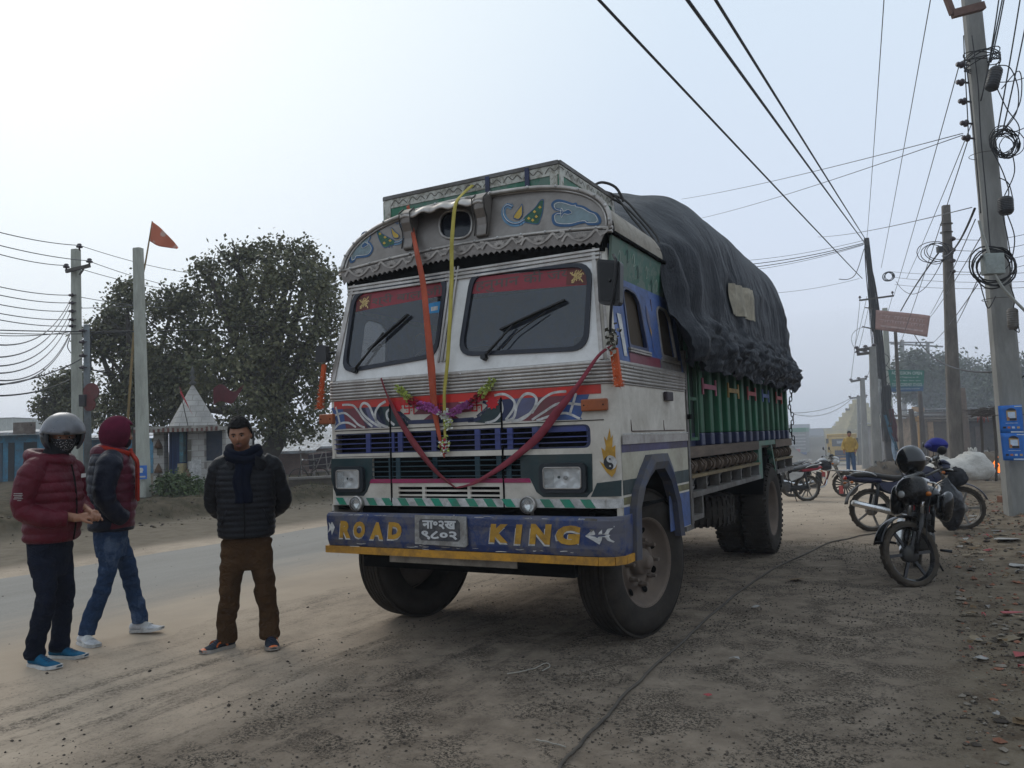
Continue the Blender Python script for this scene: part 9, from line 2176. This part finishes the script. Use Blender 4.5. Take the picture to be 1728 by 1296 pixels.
b = MB(); b.bx(-1.0, .8, -.05, .3, .7, .95); b.bx(-.35, .2, -.06, -.02, 1.0, 1.3, 1); b.build('tail_bar', [mat('tail_blue', (.03, .06, .2), .6), mat('tail_red', (.4, .04, .04), .5)], ft_)
for x in (-.8, .6): b = MB(); b.lathe([(.3, -.15), (.5, -.15), (.52, 0), (.5, .15), (.3, .15)], (x, .9, .5), (1, 0, 0), 20); b.build('wheel', TYRE, ft_)
for k in range(5): b = MB(); b.bx(-1.0, .8, -.04, -.005, 1.35 + k * .36, 1.45 + k * .36); b.build('slat', mat('slat_white_%d' % k, (.4, .38, .38), .7), ft_)
YY = 82
yh = box_thing('yellow_building', 'pale yellow building with a stepped pyramid spire in the haze behind the dump truck', 'building', 1432, 1520, 780, 724, YY, 6, YW, None, 0, [('window', 1485, 1493, 735, 752, DKV), ('window', 1500, 1508, 735, 752, DKV), ('door', 1465, 1472, 742, 778, DKV)])
b = MB(); cxy = gy(1466, 724, YY).x - yh.location.x; zb_ = gy(1460, 724, YY).z; ztp = gy(1466, 672, YY).z
for k in range(7): u = k / 7; hw = 1.9 * (1 - u) + .2; b.bx(cxy - hw, cxy + hw, 2 - hw, 2 + hw, zb_ + (ztp - zb_) * u, zb_ + (ztp - zb_) * (u + 1 / 7) + .004)
b.build('stepped_spire', YW, yh); yb2 = MB(); yb2.bx(gy(1432, 724, YY).x - yh.location.x - .2, gy(1520, 724, YY).x - yh.location.x + .2, -.2, 6.2, zb_, zb_ + .18); yb2.build('parapet', YW, yh)
HB = mat('haze_tinted_block', (.20, .21, .23), .9, var=.1)  # pale grey-blue: some of the distance haze is put into this wall colour
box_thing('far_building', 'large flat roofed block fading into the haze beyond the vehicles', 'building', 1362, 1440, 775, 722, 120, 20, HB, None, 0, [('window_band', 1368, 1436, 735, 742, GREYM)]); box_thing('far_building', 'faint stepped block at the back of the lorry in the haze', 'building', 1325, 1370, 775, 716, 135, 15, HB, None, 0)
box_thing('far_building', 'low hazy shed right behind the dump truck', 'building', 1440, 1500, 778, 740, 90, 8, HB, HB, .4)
# the man by the dump truck
mp = gy(1437, 798, 33)
b = MB(); head(b, (0, -.02, 1.58), R(10), R(5)); loft(b, [(0, 0, .9, .15, .11), (0, 0, 1.1, .15, .11), (0, 0, 1.3, .19, .12), (0, 0, 1.45, .09, .08)], m=12, n=16)
for sg in (-1, 1): limb(b, [(sg * .18, 0, 1.38, .05), (sg * .26, 0, 1.12, .045), (sg * .22, -.14, .9, .035)], m=8, n=10); limb(b, [(sg * .08, 0, .9, .08), (sg * .1, 0, .5, .055), (sg * .12, 0, .08, .04)], m=8, n=10); hand(b, (sg * .22, -.14, .89), (0, -.4, -.9), (sg, 0, 0), .5, .9, sg)
mo_ = b.build('person', SKIN); bake(mo_, .012); mo_.location = mp; mo_.rotation_euler = (0, 0, R(-30)); tag(mo_, 'distant person in a yellow jacket and blue trousers beside the dump truck', 'person')
b = MB(); loft(b, [(0, 0, .85, .19, .14), (0, 0, 1.05, .19, .14), (0, 0, 1.3, .22, .15), (0, 0, 1.47, .11, .1)], m=14, n=18)
for sg in (-1, 1): limb(b, [(sg * .15, 0, 1.40, .08), (sg * .26, 0, 1.12, .07), (sg * .22, -.12, .94, .055)], m=10, n=12)
bake(b.build('jacket', mat('mustard_jacket', (.34, .22, .05), .8, bmp=0), mo_), .012)
b = MB()
for sg in (-1, 1): limb(b, [(sg * .08, 0, .92, .11), (sg * .1, 0, .5, .08), (sg * .12, 0, .06, .07)], m=12, n=12)
bake(b.build('trousers', mat('blue_trousers', (.03, .07, .14), .8, bmp=0), mo_), .012)
b = MB(); b.sphere((0, .0, 1.63), (.09, .105, .09), 14, 10); b.build('hair', HAIR, mo_)
for sg in (-1, 1): shoe(mo_, (sg * .12, .03, 0), sg * .15, BLACK, BLACK, None, .26)
# ---- on the ground ----------------------------------------------------------------------------------------------------------------
P = [gh(*p) for p in ((940, 1310), (955, 1285), (1000, 1237), (1060, 1170), (1110, 1122), (1200, 1040), (1260, 992), (1320, 954), (1390, 921), (1440, 908), (1490, 898))]
b = MB(); PP = smooth_path(P, 10)
for i, p in enumerate(PP): l = loc(p); p.z = hgt(l.x, l.y) + .011 + .003 * math.sin(i * .7); p.x += .005 * math.sin(i * .6)
b.tube(PP, .009, 8); tag(b.build('ground_cable', mat('dusty_hose', (.045, .038, .032), .8, dirt=.5, bmp=.1)), 'long dark cable lying across the ground from the bottom edge to the near motorcycle', 'cable')
for pts, lab in ((((856, 1140), (880, 1136), (905, 1130), (922, 1122), (928, 1128), (915, 1135)), 'thin pale wire scrap lying in front of the truck wheel'), (((905, 1252), (930, 1258), (955, 1265)), 'thin pale straw lying beside the ground cable')):
 b = MB(); PP = smooth_path([gh(*p) for p in pts], 6)
 for p in PP: l = loc(p); p.z = hgt(l.x, l.y) + .012
 b.tube(PP, .0035, 5); tag(b.build('wire_scrap', mat('pale_scrap', (.28, .26, .22), .7, bmp=0)), lab, 'wire')
def flat_bit(label, px, py, r, m_, seed, name='paper_scrap', cat='litter'):
 q = random.Random(seed); p = gh(px, py); l = loc(p); p.z = hgt(l.x, l.y) + .012; b = MB(); pts = [Vector((math.cos(a) * r * q.uniform(.5, 1.2), math.sin(a) * r * q.uniform(.3, .8), q.uniform(0, .02))) for a in [k * .9 for k in range(7)]]
 b.add([Vector((0, 0, .016))] + pts, [(0, 1 + k, 1 + (k + 1) % 7) for k in range(7)]); o = b.build(name, m_, fixn=False, pos=p); o.modifiers.new('s', 'SOLIDIFY').thickness = .003; tag(o, label, cat)
PS = bpy.data.materials['paper_scrap']
flat_bit('small whitish scrap on the dark gravel right of the ground cable', 1240, 1115, .045, PS, 1); flat_bit('whitish scrap on the gravel below the near motorcycle', 1655, 1115, .05, PS, 2); flat_bit('large torn grey paper on the verge beyond the near motorcycle', 1700, 915, .20, PS, 3); flat_bit('grey paper sheet at the right edge of the verge', 1722, 957, .16, PS, 4)
flat_bit('pale stone coloured scrap near the ground cable beside the truck wheel', 1275, 1028, .04, PS, 5); flat_bit('crumpled red and white wrapper on the verge at the right edge', 1708, 1038, .09, bpy.data.materials['red_wrapper'], 6); flat_bit('tan leaf scrap on the gravel left of the near motorcycle', 1345, 980, .11, bpy.data.materials['dry_leaf'], 7, 'dry_leaf'); flat_bit('small pale scrap under the tarpaulin side of the truck, on the gravel', 1195, 1178, .03, bpy.data.materials['red_wrapper'], 9)
b = MB(); b.box((0, 0, .06), (.22, .11, .12)); bk = b.build('brick', mat('loose_brick', (.26, .11, .065), .9, dirt=.4), bevel=.01, pos=gh(1694, 852, .05)); bk.rotation_euler = (0, 0, .4); tag(bk, 'loose orange brick at the foot of the big pole', 'brick')
